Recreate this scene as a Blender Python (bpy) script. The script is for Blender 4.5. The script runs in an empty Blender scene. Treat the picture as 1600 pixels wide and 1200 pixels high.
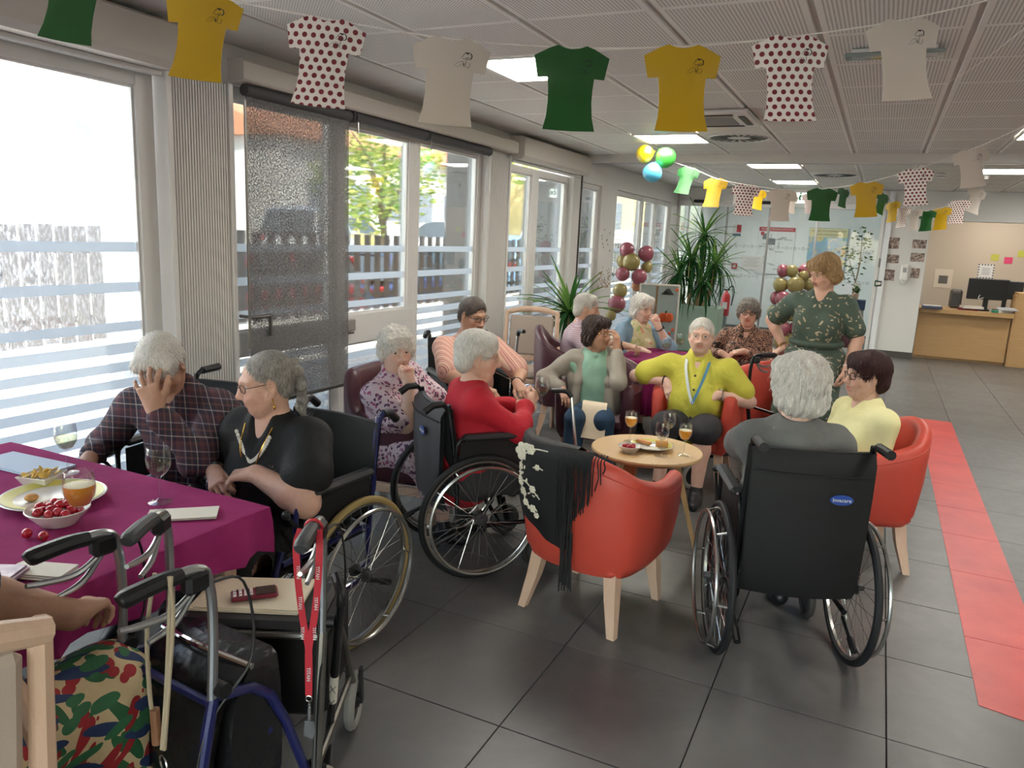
import bpy, math, random
import numpy as np
from mathutils import Vector, Matrix
random.seed(7); RNG = np.random.default_rng(7)
scn = bpy.context.scene
COL = scn.collection
PI = math.pi
# ------------------------------------------------------------------ camera
FPX, YAW, PITCH, ROLL, CAMH = 1181.7, .442175, .194574, .045751, 1.63
def cam_axes():
    cy, sy, cp, sp = math.cos(YAW), math.sin(YAW), math.cos(PITCH), math.sin(PITCH)
    f = Vector((-sy*cp, cy*cp, -sp)); r = Vector((cy, sy, 0)); u = r.cross(f)
    cr, sr = math.cos(ROLL), math.sin(ROLL)
    return cr*r + sr*u, -sr*r + cr*u, f
_r, _u, _f = cam_axes()
cd = bpy.data.cameras.new('camera'); cam = bpy.data.objects.new('camera', cd); COL.objects.link(cam)
cd.sensor_fit = 'HORIZONTAL'; cd.sensor_width = 36; cd.lens = FPX/1600*36
cd.clip_start = .05; cd.clip_end = 500
mw = Matrix((( _r.x, _u.x, -_f.x, 0), (_r.y, _u.y, -_f.y, 0), (_r.z, _u.z, -_f.z, CAMH), (0, 0, 0, 1)))
cam.matrix_world = mw
scn.camera = cam
# ------------------------------------------------------------------ world, sun, exposure
w = bpy.data.worlds.new('world'); scn.world = w; w.use_nodes = True
nt = w.node_tree; bg = nt.nodes['Background']
sky = nt.nodes.new('ShaderNodeTexSky'); sky.sky_type = 'NISHITA'; sky.sun_disc = False
sky.sun_elevation = math.radians(52); sky.sun_rotation = math.radians(140); sky.air_density = 1.2; sky.dust_density = 2.5
nt.links.new(sky.outputs[0], bg.inputs[0]); bg.inputs[1].default_value = .5
sl = bpy.data.lights.new('sun', 'SUN'); sl.energy = 8; sl.angle = .01; sl.color = (1, .95, .87)
so = bpy.data.objects.new('sun', sl); COL.objects.link(so)
so.rotation_euler = Vector((-.50, .42, -.84)).to_track_quat('-Z', 'Y').to_euler()
scn.view_settings.view_transform = 'Standard'; scn.view_settings.look = 'None'
scn.view_settings.gamma = 1; scn.view_settings.use_curve_mapping = False
scn.view_settings.exposure = 1.85
# ------------------------------------------------------------------ materials
def lin(c):
    if isinstance(c, str):
        c = c.lstrip('#'); c = [int(c[i:i+2], 16)/255 for i in (0, 2, 4)]
    return tuple(((x/12.92) if x <= .04045 else ((x+.055)/1.055)**2.4) for x in c[:3]) + (1,)
MATS = {}
class NT:
    """small helper around a node tree"""
    def __init__(s, name):
        s.m = bpy.data.materials.new(name); s.m.use_nodes = True; s.t = s.m.node_tree
        s.b = s.t.nodes['Principled BSDF']; s.out = s.t.nodes['Material Output']
    def n(s, typ, **kw):
        x = s.t.nodes.new('ShaderNode'+typ)
        for k, v in kw.items(): setattr(x, k, v)
        return x
    def l(s, a, b): s.t.links.new(a, b)
    def val(s, a, v):
        if hasattr(v, 'is_output') or isinstance(v, bpy.types.NodeSocket): s.l(v, a)
        else: a.default_value = v
    def math(s, op, a, b=0., c=0.):
        x = s.n('Math', operation=op); s.val(x.inputs[0], a); s.val(x.inputs[1], b); s.val(x.inputs[2], c); return x.outputs[0]
    def mix(s, fac, a, b, typ='MIX'):
        x = s.n('Mix', data_type='RGBA', blend_type=typ); s.val(x.inputs[0], fac); s.val(x.inputs[6], a); s.val(x.inputs[7], b); return x.outputs[2]
    def coord(s, kind='Object'): return s.n('TexCoord').outputs[kind]
    def mapv(s, v, scale=(1, 1, 1), loc=(0, 0, 0), rot=(0, 0, 0)):
        x = s.n('Mapping'); s.l(v, x.inputs[0]); x.inputs[1].default_value = loc; x.inputs[2].default_value = rot; x.inputs[3].default_value = scale; return x.outputs[0]
    def noise(s, v, scale=5., detail=3., rough=.5, dist=0.):
        x = s.n('TexNoise'); s.l(v, x.inputs['Vector']); x.inputs['Scale'].default_value = scale; x.inputs['Detail'].default_value = detail
        x.inputs['Roughness'].default_value = rough; x.inputs['Distortion'].default_value = dist; return x.outputs['Fac']
    def ramp(s, f, *stops, interp='LINEAR'):
        x = s.n('ValToRGB'); s.l(f, x.inputs[0]); e = x.color_ramp.elements; x.color_ramp.interpolation = interp
        while len(e) < len(stops): e.new(.5)
        for i, (p, c) in enumerate(stops):
            e[i].position = p; e[i].color = lin(c) if not isinstance(c, float) else (c, c, c, 1)
        return x.outputs[0]
    def bump(s, h, strength=.3, dist=.01):
        x = s.n('Bump'); x.inputs['Strength'].default_value = strength; x.inputs['Distance'].default_value = dist
        s.l(h, x.inputs['Height']); s.l(x.outputs[0], s.b.inputs['Normal']); return x
    def base(s, c): s.val(s.b.inputs['Base Color'], lin(c) if isinstance(c, (str, tuple, list)) and not hasattr(c, 'is_output') else c)
    def sep(s, v):
        x = s.n('SeparateXYZ'); s.l(v, x.inputs[0]); return x.outputs
def mat(name, color='#888888', rough=.5, metal=0., bump=None, var=0., vscale=8., spec=None, emit=None, estr=0., trans=0., sheen=0., coat=0.):
    """plain procedural surface: base colour with a soft noise variation and a fine bump"""
    if name in MATS: return MATS[name]
    t = NT(name); b = t.b
    b.inputs['Roughness'].default_value = rough; b.inputs['Metallic'].default_value = metal
    if spec is not None: b.inputs['Specular IOR Level'].default_value = spec
    if sheen: b.inputs['Sheen Weight'].default_value = sheen
    if coat: b.inputs['Coat Weight'].default_value = coat
    if trans: b.inputs['Transmission Weight'].default_value = trans
    c = lin(color)
    v = t.coord()
    if var:
        n = t.noise(v, vscale, 4, .6)
        d = tuple(max(0, x*(1-var)) for x in c[:3])+(1,); e = tuple(min(1, x*(1+var)) for x in c[:3])+(1,)
        x = t.n('Mix', data_type='RGBA'); t.l(n, x.inputs[0]); x.inputs[6].default_value = d; x.inputs[7].default_value = e
        t.l(x.outputs[2], b.inputs['Base Color'])
    else: b.inputs['Base Color'].default_value = c
    if bump: t.bump(t.noise(v, bump[0], 3, .6), bump[1], bump[2] if len(bump) > 2 else .004)
    if emit: b.inputs['Emission Color'].default_value = lin(emit); b.inputs['Emission Strength'].default_value = estr
    MATS[name] = t.m; return t.m
# ------------------------------------------------------------------ mesh builder
def V(*a): return np.array(a, float)
def nrm(v):
    v = np.asarray(v, float); l = np.linalg.norm(v); return v/l if l > 1e-12 else v
def rotz(a): c, s = math.cos(a), math.sin(a); return np.array([[c, -s, 0], [s, c, 0], [0, 0, 1.]])
def rotx(a): c, s = math.cos(a), math.sin(a); return np.array([[1, 0, 0], [0, c, -s], [0, s, c.real]])
def roty(a): c, s = math.cos(a), math.sin(a); return np.array([[c, 0, s], [0, 1, 0], [-s, 0, c]])
def frame(d, up=(0, 0, 1)):
    """columns x, y, z with z along d"""
    z = nrm(d); u = np.asarray(up, float)
    if abs(z@nrm(u)) > .98: u = V(0, 1, 0) if abs(z[1]) < .9 else V(1, 0, 0)
    x = nrm(np.cross(u, z)); y = np.cross(z, x); return np.stack([x, y, z], 1)
def smooth_path(pts, n=6, closed=False):
    p = np.asarray(pts, float); N = len(p); out = []
    rng = range(N) if closed else range(N-1)
    for i in rng:
        a, b = p[i], p[(i+1) % N]
        pa = p[(i-1) % N] if closed or i > 0 else 2*a-b
        pb = p[(i+2) % N] if closed or i < N-2 else 2*b-a
        for k in range(n):
            t = k/n
            out.append(.5*((2*a)+(-pa+b)*t+(2*pa-5*a+4*b-pb)*t*t+(-pa+3*a-3*b+pb)*t**3))
    if not closed: out.append(p[-1])
    return np.array(out)
class MB:
    def __init__(s): s.v = []; s.f = []; s.mi = []; s.n = 0; s.cur = 0
    def add(s, v, f, M=None):
        v = np.asarray(v, float).reshape(-1, 3)
        if M is not None:
            v = v@np.asarray(M)[:3, :3].T + (np.asarray(M)[:3, 3] if np.asarray(M).shape == (4, 4) else 0)
        s.v.append(v); n = s.n
        for q in f: s.f.append([i+n for i in q]); s.mi.append(s.cur)
        s.n += len(v); return s
    def box(s, c, d, R=None, bevel=0.):
        """centre, full size, optional rotation, optional chamfer"""
        c = np.asarray(c, float); h = np.asarray(d, float)/2
        b = min(bevel, *(h*.95)) if bevel else 0
        if not b:
            v = np.array([[x, y, z] for x in (-1, 1) for y in (-1, 1) for z in (-1, 1)], float)*h
            f = [(0, 1, 3, 2), (4, 6, 7, 5), (0, 4, 5, 1), (2, 3, 7, 6), (0, 2, 6, 4), (1, 5, 7, 3)]
        else:
            v = []; idx = {}
            for sx in (-1, 1):
                for sy in (-1, 1):
                    for sz in (-1, 1):
                        for a in range(3):
                            p = h*np.array([sx, sy, sz]) - b*np.array([sx, sy, sz])*(np.arange(3) != a)
                            idx[sx, sy, sz, a] = len(v); v.append(p)
            f = []
            for a in range(3):
                o = [i for i in range(3) if i != a]
                for sg in (-1, 1):
                    q = []
                    for (p, r) in ((-1, -1), (1, -1), (1, 1), (-1, 1)):
                        k = [0, 0, 0]; k[a] = sg; k[o[0]] = p; k[o[1]] = r; q.append(idx[(*k, a)])
                    if (sg > 0) != (a == 1): f.append(q)
                    else: f.append(q[::-1])
            for a in range(3):
                for b2 in range(a+1, 3):
                    c3 = 3-a-b2
                    for s1 in (-1, 1):
                        for s2 in (-1, 1):
                            def I(t, w_):
                                k = [0, 0, 0]; k[a] = s1; k[b2] = s2; k[c3] = t; return idx[(*k, w_)]
                            q = [I(-1, a), I(1, a), I(1, b2), I(-1, b2)]; f.append(q)
            for sx in (-1, 1):
                for sy in (-1, 1):
                    for sz in (-1, 1):
                        q = [idx[sx, sy, sz, 0], idx[sx, sy, sz, 1], idx[sx, sy, sz, 2]]
                        f.append(q)
            v = np.array(v)
            # orient outward
            g = []
            for q in f:
                p = v[q]; nn = np.cross(p[1]-p[0], p[2]-p[0])
                g.append(q if nn@p.mean(0) > 0 else q[::-1])
            f = g
        if R is not None: v = v@np.asarray(R).T
        return s.add(v+c, f)
    def bar(s, a, b, w, t, up=(0, 0, 1), bevel=0.):
        a, b = np.asarray(a, float), np.asarray(b, float); R = frame(b-a, up)
        return s.box((a+b)/2, (w, t, np.linalg.norm(b-a)), R, bevel)
    def tube(s, pts, r, seg=8, smooth=0, closed=False, caps=True):
        p = smooth_path(pts, smooth, closed) if smooth else np.asarray(pts, float)
        N = len(p); r = np.broadcast_to(np.asarray(r, float), (len(pts),)) if np.ndim(r) else np.full(N, float(r))
        if len(r) != N: r = np.interp(np.linspace(0, 1, N), np.linspace(0, 1, len(r)), r)
        T = np.gradient(p, axis=0) if not closed else (np.roll(p, -1, 0)-np.roll(p, 1, 0))
        T /= np.maximum(np.linalg.norm(T, axis=1)[:, None], 1e-9)
        F = frame(T[0]); x = F[:, 0]; vs = []
        ang = np.arange(seg)*2*PI/seg
        for i in range(N):
            x = nrm(x-(x@T[i])*T[i]); y = np.cross(T[i], x)
            vs.append(p[i]+r[i]*(np.cos(ang)[:, None]*x+np.sin(ang)[:, None]*y))
        v = np.concatenate(vs); f = []
        for i in range(N if closed else N-1):
            a, b = i*seg, ((i+1) % N)*seg
            for k in range(seg): k2 = (k+1) % seg; f.append((a+k, a+k2, b+k2, b+k))
        if caps and not closed: f.append(tuple(range(seg))[::-1]); f.append(tuple(range((N-1)*seg, N*seg)))
        return s.add(v, f)
    def cyl(s, a, b, r, seg=12, r2=None): return s.tube([a, b], [r, r if r2 is None else r2], seg)
    def lathe(s, prof, seg=16, M=None, c=(0, 0, 0), close=False):
        """prof: list of (r, z) from bottom to top"""
        v = []; f = []; n = len(prof)
        for k in range(seg):
            a = 2*PI*k/seg
            for r, z in prof: v.append((r*math.cos(a), r*math.sin(a), z))
        for k in range(seg):
            k2 = (k+1) % seg
            for i in range(n-1): f.append((k*n+i, k2*n+i, k2*n+i+1, k*n+i+1))
            if close: f.append((k*n+n-1, k2*n+n-1, k2*n, k*n))
        v = np.array(v)
        if M is not None: v = v@np.asarray(M)[:3, :3].T
        return s.add(v+np.asarray(c, float), f)
    def torus(s, c, R, r, axis=(0, 0, 1), seg=32, ts=8, arc=None):
        F = frame(axis); a = np.linspace(0, 2*PI, seg, endpoint=False)
        pts = np.asarray(c)+R*(np.cos(a)[:, None]*F[:, 0]+np.sin(a)[:, None]*F[:, 1])
        return s.tube(pts, r, ts, closed=True)
    def ball(s, c, r, seg=14, rings=9, R=None):
        r = np.broadcast_to(np.asarray(r, float), (3,)); v = [(0, 0, -1)]; f = []
        for i in range(1, rings):
            t = PI*i/rings
            for k in range(seg): a = 2*PI*k/seg; v.append((math.sin(t)*math.cos(a), math.sin(t)*math.sin(a), -math.cos(t)))
        v.append((0, 0, 1)); L = len(v)-1
        for k in range(seg):
            k2 = (k+1) % seg; f.append((0, 1+k2, 1+k)); f.append((L, L-seg+k, L-seg+k2))
            for i in range(rings-2): a, b = 1+i*seg, 1+(i+1)*seg; f.append((a+k, a+k2, b+k2, b+k))
        v = np.array(v)*r
        if R is not None: v = v@np.asarray(R).T
        return s.add(v+np.asarray(c, float), f)
    def prism(s, poly, h0, h1, axis='z', c=(0, 0, 0), R=None):
        """extrude a 2D outline; axis z: (x,y)->z, axis x: (y,z)->x, axis y: (x,z)->y"""
        n = len(poly); v = []
        for h in (h0, h1):
            for a, b in poly: v.append({'z': (a, b, h), 'x': (h, a, b), 'y': (a, h, b)}[axis])
        v = np.array(v, float)
        f = [tuple(range(n))[::-1], tuple(range(n, 2*n))]+[(i, (i+1) % n, n+(i+1) % n, n+i) for i in range(n)]
        if R is not None: v = v@np.asarray(R).T
        return s.add(v+np.asarray(c, float), f)
    def grid(s, P, closed_u=False, closed_v=False):
        """P: array (nu, nv, 3)"""
        P = np.asarray(P, float); nu, nv = P.shape[:2]; f = []
        for i in range(nu if closed_u else nu-1):
            for j in range(nv if closed_v else nv-1):
                i2, j2 = (i+1) % nu, (j+1) % nv
                f.append((i*nv+j, i2*nv+j, i2*nv+j2, i*nv+j2))
        return s.add(P.reshape(-1, 3), f)
    def mesh(s, name, mats, smooth=True, recalc=True, auto=35):
        me = bpy.data.meshes.new(name)
        v = np.concatenate(s.v) if s.v else np.zeros((0, 3))
        me.from_pydata(v.tolist(), [], s.f)
        if recalc:
            import bmesh
            bm = bmesh.new(); bm.from_mesh(me); bmesh.ops.recalc_face_normals(bm, faces=bm.faces); bm.to_mesh(me); bm.free()
        for m in (mats if isinstance(mats, (list, tuple)) else [mats]): me.materials.append(m)
        if any(s.mi): me.polygons.foreach_set('material_index', s.mi)
        if smooth:
            me.polygons.foreach_set('use_smooth', [True]*len(me.polygons))
            try: me.set_sharp_from_angle(angle=math.radians(auto))
            except Exception: pass
        me.update(); return me
    def build(s, name, mats, parent=None, smooth=True, loc=None, rz=0., auto=35, recalc=True):
        o = bpy.data.objects.new(name, s.mesh(name, mats, smooth, recalc, auto)); COL.objects.link(o)
        if parent is not None: o.parent = parent
        if loc is not None: o.location = loc
        o.rotation_euler.z = rz
        return o
def tag(o, label=None, cat=None, group=None, kind=None):
    if label: o['label'] = label
    if cat: o['category'] = cat
    if group: o['group'] = group
    if kind: o['kind'] = kind
    return o
def thing(name, label, cat, loc=(0, 0, 0), rz=0., group=None):
    o = bpy.data.objects.new(name, None); COL.objects.link(o); o.empty_display_size = .05
    o.location = loc; o.rotation_euler.z = rz; return tag(o, label, cat, group)
def struct(o): o['kind'] = 'structure'; return o
def inst(name, me, parent=None, loc=(0, 0, 0), rot=(0, 0, 0), scale=(1, 1, 1)):
    o = bpy.data.objects.new(name, me); COL.objects.link(o); o.location = loc; o.rotation_euler = rot; o.scale = scale
    if parent is not None: o.parent = parent
    return o
def copy_tree(o, parent=None):
    c = o.copy(); COL.objects.link(c)
    if parent is not None: c.parent = parent
    for ch in list(o.children): copy_tree(ch, c)
    return c
def moved(o, loc, rz=0., label=None):
    o.location = loc; o.rotation_euler.z = rz
    if label: o['label'] = label
    return o
def text_mesh(txt, size, depth=.001):
    cu = bpy.data.curves.new('t', 'FONT'); cu.body = txt; cu.size = size; cu.extrude = depth; cu.align_x = 'CENTER'; cu.align_y = 'CENTER'
    cu.resolution_u = 2
    o = bpy.data.objects.new('t', cu); COL.objects.link(o)
    dg = bpy.context.evaluated_depsgraph_get(); me = bpy.data.meshes.new_from_object(o.evaluated_get(dg))
    bpy.data.objects.remove(o); bpy.data.curves.remove(cu); return me
def lettering(name, txt, size, m, parent, M):
    me = text_mesh(txt, size); me.materials.clear(); me.materials.append(m)
    o = inst(name, me, parent); o.matrix_local = Matrix(np.asarray(M).tolist()); return o
def mat4(R, t):
    M = np.eye(4); M[:3, :3] = R; M[:3, 3] = t; return M
# ================================================================== materials of the place
def glass_mat():
    t = NT('window_glass'); t.t.nodes.remove(t.b)
    tr = t.n('BsdfTransparent'); tr.inputs[0].default_value = (.93, .96, .95, 1)
    gl = t.n('BsdfGlossy'); gl.inputs['Roughness'].default_value = .02; gl.inputs[0].default_value = (1, 1, 1, 1)
    fr = t.n('Fresnel'); fr.inputs[0].default_value = 1.45
    mx = t.n('MixShader'); t.l(t.math('MULTIPLY', fr.outputs[0], .9), mx.inputs[0]); t.l(tr.outputs[0], mx.inputs[1]); t.l(gl.outputs[0], mx.inputs[2])
    t.l(mx.outputs[0], t.out.inputs[0]); return t.m
GLASS = glass_mat()
def dirty_glass():
    """pane with dried drops and dust that scatter the daylight"""
    t = NT('dusty_window_glass'); t.t.nodes.remove(t.b); v = t.coord()
    tr = t.n('BsdfTransparent'); tr.inputs[0].default_value = (.93, .96, .96, 1)
    gl = t.n('BsdfGlossy'); gl.inputs['Roughness'].default_value = .03
    fr = t.n('Fresnel'); fr.inputs[0].default_value = 1.45
    mx = t.n('MixShader'); t.l(t.math('MULTIPLY', fr.outputs[0], .8), mx.inputs[0]); t.l(tr.outputs[0], mx.inputs[1]); t.l(gl.outputs[0], mx.inputs[2])
    n = t.noise(t.mapv(v, (1, 1, .35)), 95, 4, .75); n2 = t.noise(v, 3, 2)
    f = t.math('MULTIPLY', t.ramp(n, (.5, 0.), (.66, 1.)), t.math('MULTIPLY', n2, .42))
    df = t.n('BsdfTranslucent'); df.inputs[0].default_value = (.95, .97, 1, 1)
    m2 = t.n('MixShader'); t.l(t.math('ADD', f, .02), m2.inputs[0]); t.l(mx.outputs[0], m2.inputs[1]); t.l(df.outputs[0], m2.inputs[2])
    t.l(m2.outputs[0], t.out.inputs[0]); return t.m
DGLASS = dirty_glass()
def film_mat():
    t = NT('frosted_film'); t.t.nodes.remove(t.b)
    a = t.n('BsdfTranslucent'); a.inputs[0].default_value = (.56, .60, .65, 1)
    b = t.n('BsdfDiffuse'); b.inputs[0].default_value = (.60, .63, .68, 1)
    c = t.n('BsdfTransparent'); c.inputs[0].default_value = (.7, .75, .8, 1)
    m = t.n('MixShader'); m.inputs[0].default_value = .45; t.l(a.outputs[0], m.inputs[1]); t.l(b.outputs[0], m.inputs[2])
    m2 = t.n('MixShader'); m2.inputs[0].default_value = .25; t.l(m.outputs[0], m2.inputs[1]); t.l(c.outputs[0], m2.inputs[2])
    t.l(m2.outputs[0], t.out.inputs[0]); return t.m
FILM = film_mat()
def panel_mat():
    t = NT('perforated_ceiling_panel'); v = t.coord(); x, y, z = t.sep(v)
    p = .0165
    fx = t.math('SUBTRACT', t.math('FRACT', t.math('DIVIDE', t.math('ADD', x, 5), p)), .5)
    fy = t.math('SUBTRACT', t.math('FRACT', t.math('DIVIDE', t.math('ADD', y, 5), p)), .5)
    d = t.math('SQRT', t.math('ADD', t.math('MULTIPLY', fx, fx), t.math('MULTIPLY', fy, fy)))
    hole = t.math('LESS_THAN', d, .27)
    inx = t.math('LESS_THAN', t.math('ABSOLUTE', x), .268); iny = t.math('LESS_THAN', t.math('ABSOLUTE', y), .284)
    hole = t.math('MULTIPLY', hole, t.math('MULTIPLY', inx, iny))
    t.base(t.mix(hole, lin('#e2dfdb'), lin('#75726f'))); t.b.inputs['Roughness'].default_value = .55
    t.bump(t.math('SUBTRACT', 1., hole), .25, .003); return t.m
PERF = panel_mat()
def tile_mat():
    t = NT('grey_stoneware_tile'); g = t.n('NewGeometry').outputs['Position']
    oi = t.n('ObjectInfo').outputs['Random']
    n = t.noise(g, 2.2, 5, .62, .6); n2 = t.noise(g, 14, 5, .7, .3)
    c = t.ramp(n, (.3, '#5a5958'), (.55, '#676664'), (.75, '#767471'))
    c = t.mix(t.math('MULTIPLY', n2, .35), c, lin('#444341'))
    c = t.mix(t.math('MULTIPLY', oi, .16), c, lin('#7b7976'))
    t.base(c); t.b.inputs['Roughness'].default_value = .34
    t.l(t.math('MULTIPLY_ADD', n2, .18, .27), t.b.inputs['Roughness'])
    t.bump(n2, .08, .002); return t.m
TILE = tile_mat()
GROUT = mat('grout', '#3d3b38', .8)
WHITE = mat('painted_white', '#d2d0ce', .5, var=.04, vscale=3)
FRAMEW = mat('white_aluminium', '#d2d0ce', .38, var=.03, vscale=4)
CLAD = mat('ribbed_cladding', '#cac7c4', .42)
CASS = mat('blind_cassette', '#c6c0b9', .5)
ALU = mat('anodised_aluminium', '#a9aaab', .32, .9)
STEEL = mat('polished_steel', '#c4c4c2', .18, 1.)
CHROME = mat('chrome', '#d8d8d6', .1, 1.)
BLACKPL = mat('black_plastic', '#141416', .42, bump=(120, .08))
DARKGR = mat('dark_grey', '#3a3a3c', .5)
BEECH = None
def wood(name, c1, c2, rough=.45, scale=6., axis=(1, 1, 12)):
    if name in MATS: return MATS[name]
    t = NT(name); v = t.mapv(t.coord(), axis)
    n = t.noise(v, scale, 5, .6, .8); n2 = t.noise(v, scale*5, 3, .6)
    c = t.mix(t.math('MULTIPLY_ADD', n2, .35, t.math('MULTIPLY', n, .65)), lin(c1), lin(c2))
    t.base(c); t.b.inputs['Roughness'].default_value = rough; t.bump(n2, .05, .001); MATS[name] = t.m; return t.m
BEECH = wood('pale_beech', '#c79f83', '#dcc0a8', .42, 5, (9, 9, 1.5))
OAK = wood('oak_laminate', '#a9814f', '#c9a677', .45, 3, (1, 1, 14))
OAKT = wood('oak_table_top', '#b08a58', '#d3b283', .4, 3, (14, 1.5, 1))
LIGHTM = mat('light_diffuser', '#fff2d0', .5, emit='#fffaf0', estr=8.5)
# ================================================================== floor
fl = MB().box((.6, 6.1, -.06), (8.0, 20.4, .10)).build('floor', GROUT); struct(fl)
PT, TX0, TY0 = .592, .215, 2.07
tm = MB().box((0, 0, -.006), (PT-.004, PT-.004, .012), bevel=.0015).mesh('floor_tile', TILE, smooth=False)
cells = []
for i in range(-6, 8):
    for j in range(-8, 23):
        cx, cy = TX0+(i+.5)*PT, TY0+(j+.5)*PT
        if cx+PT/2 > 4.5: continue
        c = Vector((cx, cy, -CAMH)); dz = c.dot(_f); vis = dz > .6 and abs(c.dot(_r)/dz) < .76 and abs(c.dot(_u)/dz) < .62
        cells.append((0 if vis else 1, c.length, cx, cy))
cells.sort(); rest = MB()
for k, (vis, d, cx, cy) in enumerate(cells):
    if k < 290 and not vis: inst('tile', tm, fl, (cx, cy, 0))
    else: rest.box((cx, cy, -.006), (PT-.004, PT-.004, .012))
o = rest.build('tiles', TILE, fl, smooth=False); o['kind'] = 'stuff'
RED = NT('red_floor_marking'); g_ = RED.n('NewGeometry').outputs['Position']
RED.base(RED.ramp(RED.noise(g_, 3, 5, .6), (.35, '#bf3434'), (.7, '#d44a42'))); RED.b.inputs['Roughness'].default_value = .38
RED.bump(RED.noise(g_, 25, 4, .6), .12, .003)
st = thing('floor_marking_strip', 'wide red strip stuck on the grey floor tiles', 'floor marking', (.67, 6.0, 0))
yy = [3.02, 3.62, 4.4, 5.0, 5.55, 6.1, 6.9, 7.7, 8.5]
for a, b in zip(yy[:-1], yy[1:]):
    MB().prism([(-.145, a-6+.03*(a == 3.02)), (.145, a-6-.03*(a == 3.02)), (.145, b-6-.004), (-.145, b-6-.004)], .0005, .0022).build('tape_section', RED.m, st, smooth=False)
# ================================================================== ceiling
ZC = 2.56
ce = MB().box((.6, 5.5, ZC+.12), (8.4, 21.2, .2)).build('ceiling', mat('ceiling_grid', '#cfccc8', .5)); struct(ce)
pm = MB().box((0, 0, 0), (.574, .594, .016), bevel=.002).mesh('ceiling_panel', PERF, smooth=False)
pp = MB().box((0, 0, 0), (.574, .594, .016), bevel=.002).mesh('plain_ceiling_panel', mat('plain_panel', '#d2d0cd', .5), smooth=False)
LIGHTS = [(-4, 1), (-4, 6), (-3, 10), (-3, 14), (1, 6), (1, 1), (2, -3), (1, 11), (3, 14), (2, 18), (-4, 19)]  # entries absent from labs are unseen lights added to brighten room, niche and vestibule
VENTS = [(-3, 6), (-2, 12)]; ACU = (-3, 4)
GX, GY = .226, 3.25
def cellc(i, j): return GX+(i+.5)*.6, GY+(j+.5)*.6
npan = 0
for i in range(-6, 7):
    for j in range(-8, 17):
        if (i, j) in LIGHTS or (i, j) in VENTS or (i, j) == ACU: continue
        cx, cy = cellc(i, j)
        if cx < -3.3 or 8.33 < cy-.3 < 8.6 and False: continue
        c = Vector((cx, cy, ZC-CAMH)); dz = c.dot(_f)
        if not (dz > .3 and abs(c.dot(_r)/dz) < .95 and abs(c.dot(_u)/dz) < .8) and (j > 1 or i > 4): pass
        if npan >= 300: continue
        inst('ceiling_panel', pp if i == -6 or cy > 12.8 else pm, ce, (cx, cy, ZC+.012)); npan += 1
bm_ = MB().box((.6, 8.50, ZC-.03), (7.78, .16, .11), bevel=.006)
tr1 = struct(bm_.build('trim_1', mat('beam_white', '#c9c6c1', .45))); 
MB().box((.6, 8.5, ZC-.087), (7.6, .05, .008)).build('track', ALU, tr1)
def ceiling_light(i, j, lab):
    cx, cy = cellc(i, j); t = thing('ceiling_light', lab, 'ceiling light', (cx, cy, ZC), 0, 'square ceiling lights')
    MB().box((0, 0, .006), (.56, .56, .006)).build('diffuser', LIGHTM, t, smooth=False)
    f = MB()
    for s in (-1, 1): f.box((s*.288, 0, .004), (.018, .594, .02)); f.box((0, s*.288, .004), (.56, .018, .02))
    f.build('frame', FRAMEW, t, smooth=False)
labs = {(-4, 1): 'square lit ceiling panel behind the white and green jerseys', (-4, 6): 'square lit ceiling panel beside the round air vent, above the ceiling balloons',
        (-3, 10): 'lit ceiling panel just beyond the cross beam', (-3, 14): 'farthest lit ceiling panel above the glass entrance', (1, 6): 'lit ceiling panel at the right edge of the picture'}
for i, j in LIGHTS: ceiling_light(i, j, labs.get((i, j), 'unseen lit ceiling panel added to brighten the place'))
def round_vent(i, j, lab):
    cx, cy = cellc(i, j); t = thing('air_diffuser', lab, 'air vent', (cx, cy, ZC), 0, 'round swirl air vents')
    MB().box((0, 0, .006), (.59, .59, .012), bevel=.002).build('face_plate', FRAMEW, t, smooth=False)
    MB().lathe([(.0, -.004), (.06, -.004), (.065, .002)], 24).build('centre_cap', FRAMEW, t)
    sm = MB().prism([(.10, -.012), (.24, -.03), (.245, .0), (.105, .012)], -.003, -.0005).mesh('slot', BLACKPL, smooth=False)
    for k in range(20): inst('slot', sm, t, (0, 0, 0), (0, 0, 2*PI*k/20))
    MB().torus((0, 0, -.002), .262, .006, seg=40, ts=6).build('ring', FRAMEW, t)
round_vent(-3, 6, 'round swirl air vent in front of the cross beam'); round_vent(-2, 12, 'round swirl air vent beyond the cross beam')
cx, cy = cellc(*ACU); t = thing('air_conditioner', 'square white ceiling cassette air conditioner behind the yellow jersey', 'air conditioner', (cx, cy, ZC))
MB().box((0, 0, -.016), (.64, .64, .035), bevel=.012).build('cover', FRAMEW, t, smooth=False)
gm = MB()
for k in range(14): gm.box((0, -.16+k*.0246, -.037), (.36, .008, .006))
gm.build('intake_grille', mat('grille_grey', '#8f8d8a', .5), t, smooth=False)
for s in (-1, 1):
    MB().box((0, s*.25, -.036), (.4, .045, .006)).build('outlet_slot', BLACKPL, t, smooth=False)
    MB().box((s*.25, 0, -.036), (.045, .4, .006)).build('outlet_slot', BLACKPL, t, smooth=False)
t = thing('emergency_luminaire', 'clear emergency light bar on the ceiling behind the white jersey', 'emergency light', (-.07, 4.13, ZC))
MB().box((0, 0, -.012), (.36, .06, .024), bevel=.004).build('housing', FRAMEW, t)
MB().box((0, 0, -.03), (.42, .10, .018), bevel=.006).build('lens', mat('clear_lens', '#bcc7c4', .1, trans=.6), t)
t = thing('exit_sign', 'green and white lit exit sign hanging over the glass entrance', 'exit sign', (-1.33, 12.9, 2.43))
MB().box((0, 0, .07), (.30, .05, .05), bevel=.006).build('housing', FRAMEW, t)
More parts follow.
